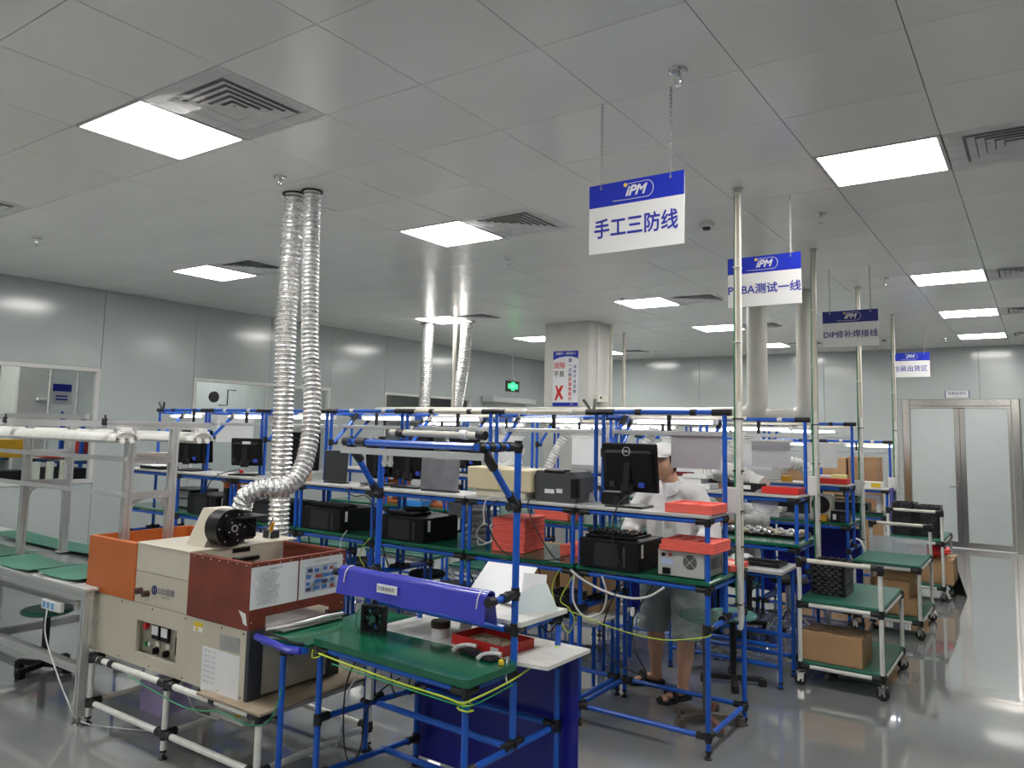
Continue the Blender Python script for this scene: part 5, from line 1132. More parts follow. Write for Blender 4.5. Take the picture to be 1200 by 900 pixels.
prof(lf, (XT0, 2.46, 1.705), (-4.95, 2.46, 1.705), 'profile', .03)
for y, lb in ((2.44, 'front'), (2.94, 'rear')):
    m = WB(); n = 10; out = []
    for k in range(n + 1): a = PI * k / n; out.append((y + .075 * math.cos(a), 1.565 + .055 * math.sin(a)))
    inn = [(y + .070 * math.cos(PI * k / n), 1.565 + .050 * math.sin(PI * k / n)) for k in range(n, -1, -1)]
    m.prism(out + inn, XT0, -4.43, axis=0); m.buildw('lamp_reflector', whitep, lf, label='long pale lamp reflector, %s one' % lb)
    m = WB(); m.bb((-4.52, y - .035, 1.62), (-4.44, y + .035, 1.642), .003); m.bb((-4.46, y - .05, 1.58), (-4.445, y + .05, 1.625)); m.buildw('lamp_bracket', white, lf)
    for s_ in (-.028, .028): wc('unlit_tube', white, lf, (XT0, y + s_, 1.565), (-4.425, y + s_, 1.565), .016, 10)
tr_ = thing('white_tray', 'shallow white dish on the rung of the aluminium frame', 'tray', (-4.50, 2.64, 1.475)); MB().lathe([(.001, 0), (.08, 0), (.10, .018), (.095, .018), (.078, .004), (.001, .004)], n=20).build('dish', white, tr_)
# under the line
def stool(lb, x, y, h, seatm, colm_, star, r=.16, blk=None):
    t = thing('stool', lb, 'stool', (x, y, 0))
    MB().lathe([(.001, h - .035), (r * .85, h - .035), (r, h - .022), (r, h - .008), (r * .93, h), (.001, h)], n=28).build('seat', seatm, t)
    MB().cyl((0, 0, .05), (0, 0, h - .035), .022, 14).build('column', colm_, t)
    for k in range(star):
        a = 2 * PI * k / star + .4; m = MB(); m.box((.10 * math.cos(a), .10 * math.sin(a), .045), (.20, .035, .035), .004, rz=a); m.box((.19 * math.cos(a), .19 * math.sin(a), .026), (.05, .045, .052), .005, rz=a); m.build('leg', blk or colm_, t)
    return t
stool('low stool with round green seat and black four armed foot under the left line', -5.60, 2.62, .41, green_dull, charc, 4, blk=blackp)
stool('stool with glossy pale green seat on a rusty post behind the rightmost bench', -1.68, 4.50, .62, tealglass, rust, 5, r=.155)
stool('stool with teal seat and dark foot right of the standing worker', -1.79, 5.30, .47, teal, charc, 4, r=.16, blk=charc)
def chrome_stool(lb, x, y, h=.5, seat=rubber):
    t = thing('stool', lb, 'stool', (x, y, 0)); MB().lathe([(.001, h - .04), (.15, h - .04), (.165, h - .02), (.15, h), (.001, h)], n=24).build('seat', seat, t)
    MB().cyl((0, 0, .16), (0, 0, h - .04), .028, 14).build('column', chrome, t)
    for k in range(4):
        a = PI / 2 * k + .5; c_, s_ = math.cos(a), math.sin(a); m = MB(); m.tube([(.02 * c_, .02 * s_, .24), (.09 * c_, .09 * s_, .18), (.17 * c_, .17 * s_, .10), (.18 * c_, .18 * s_, .03)], .011, 8, smooth=5); lg = m.build('leg', chrome, t); MB().cyl((.18 * c_, .18 * s_, 0), (.18 * c_, .18 * s_, .035), .016, 10).build('rubber_tip', rubber, lg)
    MB().tube([(.13 * math.cos(a), .13 * math.sin(a), .11) for a in [2 * PI * k / 24 for k in range(25)]], .007, 6, cap=False).build('foot_ring', chrome, t)
    return t
chrome_stool('chrome legged stool left of the first trolley', -1.80, 6.75, .50)
chrome_stool('chrome stool with black seat behind the blue film roll', -3.88, 4.86, .46)
chrome_stool('chrome stool with black seat seen under the third bench', -4.45, 5.2, .44)
chrome_stool('dark seated stool under the fourth bench', -5.2, 5.15, .47)
so = thing('socket_strip', 'white socket strip with blue sockets hanging below the left line', 'socket strip', (-4.80, 2.27, .60)); MB().box((0, 0, 0), (.22, .03, .055), .004).build('body', white, so)
for k in range(3): MB().box((-.07 + k * .05, -.016, 0), (.03, .004, .035)).build('socket', mat('socket_blue', (.15, .35, .6), .4), so)
cable('white cable from the socket strip down to the floor under the line', [(-4.82, 2.25, .58), (-4.80, 2.24, .45), (-4.70, 2.25, .3), (-4.55, 2.27, .12), (-4.45, 2.3, .02), (-4.2, 2.4, .01), (-4.0, 2.5, .01)], r=.004, m=white)
bc = thing('blue_clamp', 'blue plastic hook hanging from the table at the left edge', 'hook', (-5.55, 2.27, .62)); m = MB(); m.tube([(0, 0, 0), (-.01, 0, -.15), (-.03, 0, -.28), (-.10, 0, -.34), (-.12, 0, -.22)], .012, 6, smooth=5); m.build('strap', pvc, bc)
mo = thing('pump_motor', 'round silver motor lying on the floor under the left line', 'motor', (-5.9, 3.35, .0)); MB().cyl((-.15, 0, .11), (.15, 0, .11), .11, 20).build('drum', alu, mo); MB().bb((-.12, -.12, 0), (.12, .12, .02)).build('base', alu_pale, mo)
lb_ = thing('lilac_bin', 'lilac plastic bin on the floor between line and oven stand', 'bin', (-4.32, 2.72, 0)); m = MB(); m.prism([(-.11, 0), (.11, 0), (.13, .16), (-.13, .16)], -.09, .09); m.build('tub', mat('lilac', (.36, .30, .52), .4), lb_)
rb_ = thing('bottle', 'clear bottle with a red cap behind the oven stand', 'bottle', (-4.58, 3.0, 0)); MB().lathe([(.001, 0), (.05, 0), (.05, .15), (.02, .19), (.02, .21), (.001, .21)], n=16).build('bottle_body', filmm, rb_); MB().cyl((0, 0, .205), (0, 0, .245), .035, 14).build('cap', red, rb_)
fe = thing('fire_rod', 'dark red rod standing under the oven stand', 'rod', (-4.32, 3.0, 0)); MB().cyl((0, 0, 0), (0, 0, .33), .014, 10).build('rod_body', mat('dark_red', (.25, .02, .03), .4), fe); MB().cyl((0, 0, .33), (0, 0, .35), .02, 10).build('cap', joint, fe)

# ================================================================== TROLLEYS
def cart(lb, y0, zs=.575, zh=.83, handle='near', L=.84, mtop=green_dull):
    x0, x1 = -1.415, -.905
    t = thing('trolley', lb, 'trolley', (x0, y0, 0)); yh = y0 if handle == 'near' else y0 + L
    for x in (x0, x1):
        for y in (y0, y0 + L):
            top = zh if abs(y - yh) < .01 else zs - .02
            wpipe(t, (x, y, .10), (x, y, top), whitep, 'post', .015); sx = X_ if x == x0 else NX; sy = Y_ if y == y0 else NY
            wj(t, (x, y, zs - .04), (sx, sy), r=.02); wj(t, (x, y, .13), (sx, sy), r=.02)
            cs = inst('caster', caster_me[0], t, Vector((x, y, 0)) - t.location, random.uniform(-.6, .6)); w2 = inst('wheel', caster_me[1], cs)
        for z in (zs - .04, .13): wpipe(t, (x, y0 + .05, z), (x, y0 + L - .05, z), whitep, r=.015)
    for y in (y0, y0 + L):
        for z in (zs - .04, .13): wpipe(t, (x0 + .05, y, z), (x1 - .05, y, z), whitep, r=.015)
    wpipe(t, (x0 + .01, yh, zh), (x1 - .01, yh, zh), cream, 'handle', .016)
    for x, s_ in ((x0, 1), (x1, -1)): wj(t, (x, yh, zh - .02), (), r=.021); m = WB(); m.cyl((x - s_ * .02, yh, zh), (x + s_ * .055, yh, zh), .021, 12); m.cyl((x, yh - .03, zh), (x, yh + .03, zh), .021, 12); m.buildw('handle_clamp', joint, t)
    for z in (zs, .165): wp('shelf_board', mtop, t, (x0 - .01, y0 - .01, z - .022), (x1 + .01, y0 + L + .01, z), .004)
    return t
m = MB(); m.bb((-.03, -.025, .082), (.03, .025, .088), .001); m.bb((-.02, -.022, .03), (.02, -.018, .084)); m.bb((-.02, .018, .03), (.02, .022, .084)); m.cyl((0, 0, .085), (0, 0, .11), .012, 10)
m2 = MB(); m2.cyl((0, -.015, .037), (0, .015, .037), .037, 20); m2.cyl((0, -.024, .037), (0, .024, .037), .008, 8)
caster_me = (m.mesh('caster', steel), m2.mesh('wheel', rubber))
cart('nearest white pipe trolley with a cardboard box on its lower shelf', 5.57)
cart('middle white pipe trolley with cartons stacked on its lower shelf', 7.42, zs=.605, zh=.86, handle='far')
cart('farthest white pipe trolley by the steel door with black tray piles', 9.28, zs=.63, zh=.915)
carton('brown cardboard box lying on the lower shelf of the nearest trolley', (-1.215, 5.74, .166), (.385, .30, .185), rz=-.03)
for k, (x, y, z, d, lb) in enumerate([(-1.10, 7.68, .166, (.30, .36, .13), 'flat carton, lowest on the middle trolley'), (-1.12, 7.72, .30, (.27, .34, .15), 'carton in the middle of the pile on the middle trolley'), (-1.09, 7.74, .455, (.32, .40, .10), 'flat carton, topmost under the shelf of the middle trolley'), (-1.24, 8.1, .166, (.26, .3, .22), 'dark carton deep on the lower shelf of the middle trolley')]): carton(lb, (x, y, z), d, rz=.08 * (-1) ** k, m=kraft if k != 3 else kraftd)
carton('open carton under the farthest trolley with a red bag on top', (-1.03, 9.62, .166), (.42, .5, .25))
rbag = MB(); random.seed(11); nn, mm = 22, 12
for q in range(mm + 1):
    for k in range(nn):
        a = 2 * PI * k / nn; t = q / mm; r_ = math.sin(PI * t) ** .6 * (1 + random.uniform(-.22, .22)); rbag.v.append((.21 * r_ * math.cos(a), .17 * r_ * math.sin(a), -.05 + .17 * (t ** 1.2) * (1 + random.uniform(-.15, .15))))
for q in range(mm):
    for k in range(nn): rbag.f.append((q * nn + k, q * nn + (k + 1) % nn, (q + 1) * nn + (k + 1) % nn, (q + 1) * nn + k)); rbag.m.append(0)
rbag = rbag.build('red_bag', bagm, smooth=60); rbag.location = (-1.08, 9.50, .470); tag(rbag, 'crumpled bright red plastic bag in the carton of the farthest trolley', 'bag')
bf = MB().prism([(0, 0), (.22, .0), (.02, .36)], -.004, .004, axis=1).build('black_flap', blackp); bf.location = (-.87, 9.9, .0); bf.rotation_euler.z = -.9; tag(bf, 'black triangular board leaning beside the farthest trolley', 'board')
fs_ = MB(); 
for k in range(9): fs_.v += [(-.24 + k * .06, .01 * math.sin(k * 2.1), 0), (-.24 + k * .06, .012 * math.cos(k * 1.7), .15)]
for k in range(8): fs_.f.append((2 * k, 2 * k + 2, 2 * k + 3, 2 * k + 1)); fs_.m.append(0)
for q in range(2):
    o = len(fs_.v)
    for k in range(9): fs_.v += [(-.24 + k * .06, .06 + q * .07 + .01 * math.sin(k * 1.3 + q), 0), (-.24 + k * .06, .06 + q * .07 + .012 * math.cos(k * 2.3 + q), .14)]
    for k in range(8): fs_.f.append((o + 2 * k, o + 2 * k + 2, o + 2 * k + 3, o + 2 * k + 1)); fs_.m.append(0)
o = fs_.build('clear_film_pack', filmm, smooth=60); o.location = (-1.16, 8.06, .607); tag(o, 'pack of crumpled clear film sheets at the far end of the middle trolley', 'film')
# black tray stacks
m = MB(); w_, d_, h_ = .225, .30, .021
m.bb((-w_ / 2, -d_ / 2, 0), (w_ / 2, d_ / 2, .006)); 
m.cm = 1  # lugs get a lighter grey that paints highlights onto the black plastic
for k in range(4):
    x = -w_ / 2 + .033 + k * .045; m.bb((x - .016, -d_ / 2 - .004, .006), (x + .016, -d_ / 2 + .012, .018), .001); m.bb((x - .016, d_ / 2 - .012, .006), (x + .016, d_ / 2 + .004, .018), .001)
for k in range(7):
    y = -d_ / 2 + .03 + k * .04; m.bb((w_ / 2 - .012, y - .013, .006), (w_ / 2 + .004, y + .013, .018), .001); m.bb((-w_ / 2 - .004, y - .013, .006), (-w_ / 2 + .012, y + .013, .018), .001)
m.cm = 0
for a in range(3):
    for b_ in range(4): m.ring((-.07 + a * .07, -.105 + b_ * .07, .005), (-.07 + a * .07, -.105 + b_ * .07, .019), .030, .025, 8)
btray = m.mesh('black_tray', [mat('tray_black', (.012, .012, .013), .4, var=.2), mat('tray_lug_highlight', (.05, .05, .053), .35, var=.3)], 25)
def tray_pile(x, y, z, n, lb, g, rz=0, toplb=None):
    for k in range(n):
        o = inst('black_tray', btray, None, (x + random.uniform(-.002, .002), y + random.uniform(-.002, .002), z + k * .0205), rz + (PI if k % 2 else 0) + random.uniform(-.01, .01)); tag(o, nth(k, n, lb), 'tray', g)
tray_pile(-1.275, 5.92, .576, 11, 'black tray of the pile on the nearest trolley', 'black trays piled on the nearest trolley', toplb='topmost black tray of the pile on the nearest trolley')
tray_pile(-1.29, 9.60, .631, 17, 'black tray of the left tall pile on the farthest trolley', 'black trays in the left tall pile')
tray_pile(-1.05, 9.62, .631, 16, 'black tray of the right tall pile on the farthest trolley', 'black trays in the right tall pile')
tray_pile(-2.84, 4.82, .402, 7, 'black tray of the low pile behind the front bench', 'black trays in the low pile behind the front bench', rz=.1)
# low shelf holding that pile
ls = thing('low_shelf', 'grey low shelf behind the front bench carrying black trays', 'shelf', (-3.07, 4.67, 0)); 
for (x, y) in ((0, 0), (.55, 0), (0, .27), (.55, .27)): MB().cyl((x, y, 0), (x, y, .385), .014, 8).build('leg', blue, ls)
MB().bb((-.02, -.02, .383), (.57, .29, .400), .003).build('board', board, ls)

# ================================================================== SECOND, THIRD AND FARTHEST ROWS
def part_thing(name, lb, cat, loc, parts, rz=0, group=None):
    t = thing(name, lb, cat, loc, rz, group)
    for (nm, m_, a, b_) in parts: MB().bb(a, b_, .003).build(nm, m_, t)
    return t
def hose(lb, pts, r=.055, m=hosew): return foil_duct('ventilation_hose', lb, pts, r, m=m, pitch=.03, flange=False, cat='hose')
S2 = 1.2462
# second row, upper shelf
part_thing('parts_tray', 'deep red plastic tray at the right end of the second row shelf', 'tray', (-1.62, 5.98, S2), [('tray_body', red, (-.14, -.10, 0), (.13, .10, .05)), ('lining', mat('dark_red', (.25, .02, .03), .4), (-.12, -.085, .045), (.11, .085, .052))])
part_thing('black_box', 'flat black instrument with white label left of the deep red tray', 'instrument', (-1.90, 6.0, S2), [('casing', blackp, (-.14, -.09, 0), (.13, .09, .065)), ('label_plate', paper, (-.05, -.094, .02), (.05, -.09, .05))])
hose('white corrugated hose arching over the black instrument on the second shelf', [(-2.35, 6.1, 1.36), (-2.15, 6.1, 1.40), (-2.0, 6.09, 1.38), (-1.86, 6.06, 1.32), (-1.78, 6.02, 1.30)])
b_ = MB(); b_.lathe([(.001, 0), (.095, .0), (.10, .008), (.095, .016), (.001, .016)], n=24); b_ = b_.build('magnifier', filmm); b_.location = (-1.74, 5.90, 1.185); b_.rotation_euler = (1.2, 0, .3); tag(b_, 'round clear magnifier disc hanging below the second row shelf', 'magnifier')
for k, (x, y, z, w_, h_, lb) in enumerate([(-1.815, 6.33, 1.625, .31, .20, 'grey sheet hanging behind the nearest power pole'), (-1.82, 8.05, 1.60, .31, .225, 'white crumpled sheet hanging left of the third power pole'), (-3.38, 6.12, 1.62, .34, .24, 'white sheet hanging left of the badged monitor'), (-2.55, 6.20, 1.63, .30, .27, 'white sheet hanging right of the badged monitor'), (-4.3, 6.2, 1.6, .30, .24, 'white sheet hanging behind the cream printer'), (-2.15, 7.0, 1.62, .30, .25, 'white notice with small print hanging left of the second grey sheet')]):
    t = thing('hanging_sheet', lb, 'sheet', (x, y, z - h_)); MB().bb((-w_ / 2, -.001, 0), (w_ / 2, .001, h_)).build('sheet', sheetm if 'grey' in lb[:5] else paper, t, smooth=0); MB().bb((-w_ / 2 - .02, -.006, h_), (w_ / 2 + .02, .006, h_ + .022), .002).build('clip_bar', whitep, t)
    if 'notice' in lb:
        for q in range(6): MB().bb((-.01 + (q % 2) * .06, -.002, .07 + (q // 2) * .04), (.03 + (q % 2) * .06, -.001, .10 + (q // 2) * .04)).build('print_block', charc, t, smooth=0)
# hoses hanging from the second row
for (x, lb) in [(-5.35, 'white corrugated hose hanging left of the overhead bar'), (-4.45, 'white corrugated hose behind the overhead bar'), (-3.70, 'white corrugated hose right of the cream printer'), (-2.83, 'white corrugated hose behind the badged monitor'), (-2.05, 'white corrugated hose beside the nearest power pole')]:
    hose(lb, [(x, 6.30, 1.72), (x - .02, 6.28, 1.64), (x - .09, 6.25, 1.50), (x - .14, 6.22, 1.38), (x - .16, 6.20, 1.30)], r=.042)
hose('white hose curving into a round black cup behind the grey panel', [(-4.45, 5.98, 1.50), (-4.42, 5.97, 1.40), (-4.30, 5.96, 1.33), (-4.15, 5.96, 1.33), (-4.05, 5.97, 1.42), (-4.02, 5.98, 1.52)], r=.045)
t = thing('hose_cup', 'round black cup under the curved hose on the second shelf', 'cup', (-4.20, 5.98, S2)); MB().lathe([(.001, 0), (.08, 0), (.07, .05), (.06, .06), (.001, .06)], n=18).build('cup_body', blackp, t)
hose('white hose lying along the second shelf left of the small monitor', [(-5.9, 6.0, 1.30), (-5.6, 6.0, 1.31), (-5.35, 6.0, 1.30)], r=.05)
# second row: coral stacks, orange fixtures, laptops, screens
for (x, y, n, lb, g, d) in [(-3.60, 6.0, 9, 'coral tray of the large stack on the second row', 'coral trays in the large stack of the second row', (.34, .30)), (-3.80, 6.28, 7, 'coral tray of the small left stack on the second row', 'coral trays in the left stack of the second row', (.20, .20))]:
    for k in range(n): flat_slab(nth(k, n, lb), (x + random.uniform(-.003, .003), y, ZW + k * .0195), (d[0], d[1], .0185), group=g, rz=random.uniform(-.01, .01))
for (x, lb) in [(-4.98, 'orange press fixture under the shelf left of the coral stack'), (-5.65, 'orange press fixture behind the third computer case')]:
    t = thing('orange_fixture', lb, 'fixture', (x, 6.05, ZW))
    for a in (-.14, .0, .14): MB().bb((a - .02, -.03, 0), (a + .02, .03, .25), .004).build('upright', wood, t)
    MB().bb((-.17, -.05, .18), (.17, .05, .23), .004).build('crossbar', wood, t); MB().bb((-.18, -.07, 0), (.18, .07, .03), .003).build('base', wood, t); MB().cyl((0, 0, .23), (0, 0, .30), .018, 10).build('spindle', alu, t)
part_thing('blue_cloth', 'bright blue folded cloth and film bundle on the second row', 'cloth', (-5.25, 5.95, ZW), [('cloth', mat('sky_blue', (.03, .25, .7), .6), (-.14, -.1, 0), (.14, .1, .05)), ('film', filmm, (-.12, -.08, .05), (.10, .08, .13))])
monitor('black monitor with ring stand on the second row, left of the hose', (-5.35, 6.05, S2), 0, w=.36, h=.28, z0=.09)
monitor('black monitor on the second row behind the dark flat panel', (-4.75, 6.05, S2), .1, w=.36, h=.28, z0=.06)
part_thing('white_carton', 'white box with green lid on the second shelf behind the grey panel', 'box', (-4.35, 6.02, S2), [('box_body', white, (-.14, -.08, 0), (.0, .08, .07)), ('green_part', green_dull, (.0, -.08, 0), (.14, .08, .11))])
part_thing('red_board', 'dark red board standing behind the badged monitor', 'board', (-3.05, 7.62, 1.245), [('board', mat('dark_red', (.25, .02, .03), .4), (-.16, -.01, 0), (.16, .01, .34))])
part_thing('white_screen', 'grey white control cabinet behind the second row', 'cabinet', (-4.3, 7.9, 1.245), [('casing', alu_pale, (-.22, -.12, 0), (.22, .12, .40)), ('door', paper, (-.18, -.13, .06), (.18, -.12, .36))])
part_thing('white_carton', 'pile of white packets on the second shelf behind the worker', 'box', (-2.35, 6.0, S2), [('packet', paper, (-.2, -.1, 0), (.18, .1, .04)), ('packet', white, (-.16, -.08, .04), (.1, .09, .08)), ('packet', paper, (-.05, -.09, .08), (.15, .06, .11))])
part_thing('black_device', 'black device with knobs on the second shelf beside the worker', 'instrument', (-2.75, 6.02, S2), [('casing', blackp, (-.14, -.09, 0), (.14, .09, .12)), ('front', charc, (-.12, -.095, .02), (.12, -.09, .10))])
# second row worktop: tray with round white parts, grey work table
gt_ = thing('low_table', 'grey topped low table in front of the second row beside the nearest trolley', 'table', (-2.30, 5.36, 0))
for (x, y) in ((.02, .03), (.80, .03), (.02, .36), (.80, .36)): pipe('leg', gt_, (x, y, 0), (x, y, .74)); inst('foot', foot_me, gt_, (x, y, 0))
for y in (.03, .36):
    for z in (.14, .27, .73): pipe('rail', gt_, (.04, y, z), (.78, y, z))
MB().bb((-.01, -.01, .745), (.83, .41, .77), .004).build('table_top', board, gt_)
tv = thing('component_tray', 'long black tray with rows of white round parts on the second row worktop', 'tray', (-1.835, 6.22, ZW)); MB().bb((-.36, -.15, 0), (.30, .20, .02), .003).build('tray_base', blackp, tv)
for a in range(7):
    for b_ in range(3): MB().lathe([(.001, 0), (.026, 0), (.030, .012), (.016, .026), (.001, .028)], c=(-.30 + a * .085 + b_ * .02, -.09 + b_ * .11, .02), n=14).build('white_part', [white, alu, resin_ := mat('resin', (.75, .68, .5), .4)][(a + b_) % 3], tv)
bg = MB(); 
for k in range(3): bg.lathe([(.001, 0), (.05, .003), (.045, .035), (.015, .05), (.001, .052)], c=(k * .03, .01 * k, 0), n=9)
bg = bg.build('white_bag', paper, smooth=60); bg.location = (-1.86, 5.62, .772); tag(bg, 'small white bag on the grey low table', 'bag')
part_thing('cream_block', 'cream rectangular block on the grey low table', 'block', (-1.92, 5.46, .772), [('block', cream, (-.08, -.04, 0), (.08, .04, .03))])
part_thing('black_tool_tray', 'black tray of tools at the right end of the grey low table', 'tray', (-1.66, 5.56, .772), [('tray_body', blackp, (-.16, -.10, 0), (.14, .12, .025)), ('tool', charc, (-.1, -.02, .025), (.1, .01, .04)), ('tool', steel, (-.06, .04, .025), (.11, .055, .035))])
part_thing('black_adapter', 'black adapter block beside the coat sleeve on the low table', 'adapter', (-2.18, 5.55, .772), [('casing', blackp, (-.06, -.05, 0), (.06, .05, .07))])
part_thing('amber_block', 'amber block at the left end of the low table', 'block', (-2.27, 5.5, .772), [('block', amber, (-.03, -.05, 0), (.06, .05, .04))])
# third row
part_thing('parts_tray', 'red tray with yellow and white papers on the third shelf', 'tray', (-1.62, 7.66, S2), [('tray_body', red, (-.13, -.09, 0), (.13, .09, .05)), ('paper', paper, (-.12, -.07, .05), (-.02, .06, .075)), ('yellow_paper', mat('pale_yellow', (.8, .75, .35), .6), (-.01, -.07, .05), (.11, .06, .085))])
hose('white hose bending down over the third row shelf', [(-2.1, 7.66, 1.36), (-2.0, 7.66, 1.42), (-1.88, 7.66, 1.38), (-1.83, 7.64, 1.28), (-1.83, 7.62, 1.16)], r=.055)
part_thing('glass_cover', 'pale hinged cover leaning on the third row shelf', 'cover', (-2.25, 7.62, S2), [('cover', alu_pale, (-.16, -.02, 0), (.16, .0, .16))]).rotation_euler.x = -.5
part_thing('amber_block', 'amber pot on the third shelf below the second grey sheet', 'pot', (-2.03, 7.60, S2), [('pot', amber, (-.045, -.04, 0), (.045, .04, .055))])
t = thing('extractor_fan', 'cream square fume extractor with black fan on the third worktop', 'extractor', (-1.75, 7.76, ZW)); MB().bb((-.10, -.06, 0), (.10, .06, .235), .008).build('housing', cream, t); MB().ring((0, -.066, .14), (0, -.058, .14), .082, .02, 24).build('grille', blackp, t); MB().cyl((0, -.062, .14), (0, -.056, .14), .078, 24).build('filter', joint, t)
part_thing('amber_block', 'amber box in front of the cream fume extractor', 'box', (-1.72, 7.60, ZW), [('box_body', amber, (-.05, -.04, 0), (.05, .04, .055))])
part_thing('black_tool_set', 'black soldering station at the right end of the third worktop', 'instrument', (-1.56, 7.66, ZW), [('casing', blackp, (-.08, -.07, 0), (.07, .07, .10)), ('stand', charc, (.0, -.09, 0), (.08, -.02, .06)), ('front', paper, (-.06, -.074, .02), (-.03, -.07, .07))])
part_thing('white_carton', 'white flat boxes on the third worktop behind the round parts', 'box', (-2.3, 7.68, ZW), [('box_body', paper, (-.3, -.1, 0), (.2, .12, .05)), ('box_body', white, (-.1, -.08, .05), (.22, .1, .09))])
part_thing('grey_device', 'grey laptop like device on the third worktop', 'instrument', (-2.05, 7.86, ZW), [('base', alu_pale, (-.14, -.1, 0), (.14, .1, .02)), ('lid', charc, (-.14, .09, .02), (.14, .10, .2))])
for (r, y) in ((3, 8.10), (2, 6.40)):
    for i in range(2 if r == 3 else 1):
        o = MB().bb((-.39, -.003, 0), (.39, .003, .68), .002).build('partition_board', pvcd); o.location = (bx(i) + .40 + (0 if r == 3 else -.85), y, .12); tag(o, 'dark blue plastic panel behind the legs of the %s, %s' % (ROWS[r][2], 'right one' if i == 0 and r == 3 else ('left one' if r == 3 else 'under its second bench')), 'panel')
# farthest row
o = MB().bb((-.004, 0, .12), (.004, .62, 1.11), .002).build('blue_end_panel', mat('violet_pvc', (.12, .11, .50), .4)); o.location = (-1.455, 9.71, 0); tag(o, 'violet blue end panel closing the farthest row beside the door', 'panel')
part_thing('white_carton', 'white carton with a yellow corner on the farthest shelf', 'box', (-1.68, 9.86, 1.10), [('box_body', white, (-.2, -.08, 0), (.14, .08, .07)), ('yellow_corner', yellow, (.02, -.084, .01), (.12, -.08, .06))])
part_thing('microscope', 'white microscope head on an arm below the farthest shelf', 'microscope', (-1.72, 9.86, .801), [('column', white, (.1, -.02, 0), (.15, .03, .22)), ('head', white, (-.03, -.03, .17), (.13, .03, .22)), ('eyepiece', blackp, (-.09, -.02, .15), (-.03, .02, .19)), ('base', charc, (-.05, -.08, 0), (.16, .08, .02))])
for k, (x, y, z, d, lb) in enumerate([(-2.42, 11.2, .80, (.50, .4, .60), 'large brown carton stacked behind the farthest row, left'), (-1.97, 11.22, .80, (.36, .4, .62), 'large brown carton stacked behind the farthest row, right'), (-2.1, 11.2, .0, (.6, .5, .79), 'tall brown carton standing on the floor behind the farthest row'), (-2.95, 11.2, .80, (.5, .4, .42), 'lower brown carton behind the farthest row, far left'), (-2.75, 11.2, 0, (.55, .5, .79), 'tall brown carton on the floor behind the farthest row, far left')]): carton(lb, (x, y, z), d, m=kraft if k % 2 == 0 else kraftd)
t = thing('grey_machine', 'long grey machine with steel rails behind the third row', 'machine', (-2.6, 10.045, .801)); MB().bb((-.6, 0, 0), (.85, .255, .10), .01).build('bed', charc, t)
for z in (.13, .17, .22): MB().cyl((-.55, -.01, z), (.75, -.01, z), .014, 10).build('roller', steel, t)
MB().bb((.60, 0, .1), (.75, .25, .24), .008).build('end_block', alu_pale, t); MB().bb((-.6, 0, .1), (-.45, .25, .24), .008).build('end_block', alu_pale, t)
t = thing('axial_fan', 'round black fan fixed before the brown cartons', 'fan', (-1.93, 9.9, 1.09)); MB().ring((0, 0, -.08), (0, .03, -.08), .065, .05, 20).build('frame', blackp, t); MB().cyl((0, .0, -.08), (0, .03, -.08), .025, 14).build('hub', alu, t)
# between the first rows: low green tables and cartons
for k, (x, y, w_, z, lb) in enumerate([(-4.95, 4.95, .75, .62, 'low table with pale green mat seen under the third bench'), (-5.9, 4.95, .7, .60, 'low table with green mat seen under the fifth bench'), (-4.12, 5.1, .5, .56, 'small low table with green mat behind the second bench')]):
    t = thing('low_table', lb, 'table', (x, y, 0))
    for (a, b_) in ((.02, .02), (w_ - .02, .02), (.02, .43), (w_ - .02, .43)): MB().cyl((a, b_, 0), (a, b_, z - .03), .015, 10).build('leg', whitep if k == 2 else blue, t)
    for b_ in (.02, .43): MB().cyl((.02, b_, z - .05), (w_ - .02, b_, z - .05), .014, 10).build('rail', whitep, t)
    MB().bb((-.01, -.01, z - .025), (w_ + .01, .46, z), .004).build('green_top', green_old if k == 0 else green_dull, t)
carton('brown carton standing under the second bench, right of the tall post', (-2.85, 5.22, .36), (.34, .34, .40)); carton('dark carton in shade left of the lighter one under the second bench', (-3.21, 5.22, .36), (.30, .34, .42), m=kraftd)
t = thing('low_shelf', 'blue pipe shelf under the second bench carrying two cartons', 'shelf', (-3.42, 5.0, 0))
for (x, y) in ((0, 0), (.8, 0), (0, .42), (.8, .42)): pipe('leg', t, (x, y, 0), (x, y, .34))
MB().bb((-.02, -.02, .338), (.82, .44, .358), .003).build('board', board, t)
sl = thing('socket_column', 'cream vertical socket strip hanging under the second bench', 'socket strip', (-3.05, 4.45, .42)); MB().bb((-.025, -.02, 0), (.025, .02, .40), .004).build('body', cream, sl)
for k in range(5): MB().bb((-.018, -.023, .03 + k * .075), (.018, -.019, .085 + k * .075), .001).build('socket', charc, sl)
for k, x in enumerate((-3.35, -3.55, -4.4, -5.3, -2.9)):
    cable('black cable bundle hanging below the nearest row, %s' % ['left of the socket strip', 'behind the blue film', 'below the third computer case', 'behind the oven', 'right of the socket strip'][k], [(x, 4.62, .86), (x - .04, 4.63, .72), (x + .05, 4.62, .55), (x + .12, 4.63, .42), (x + .05, 4.64, .3), (x - .05, 4.66, .34)], r=.006)
cable('white cable tangle beside the coral stack', [(-3.12, 4.3, .92), (-3.02, 4.22, 1.02), (-2.98, 4.2, 1.0), (-3.06, 4.18, .93), (-3.14, 4.16, .98), (-3.05, 4.14, 1.06), (-2.98, 4.15, .97), (-3.08, 4.12, .92), (-3.16, 4.2, .94)], r=.005, m=white)
for k, (x, y) in enumerate([(-1.9, 6.15), (-2.3, 6.2), (-2.0, 6.35)]): cable('grey cable loop hanging under the second row, %s' % ['right', 'left', 'rear'][k], [(x, y, .72), (x + .04, y, .55), (x - .05, y, .42), (x + .03, y, .25), (x + .06, y, .38)], r=.005, m=charc)
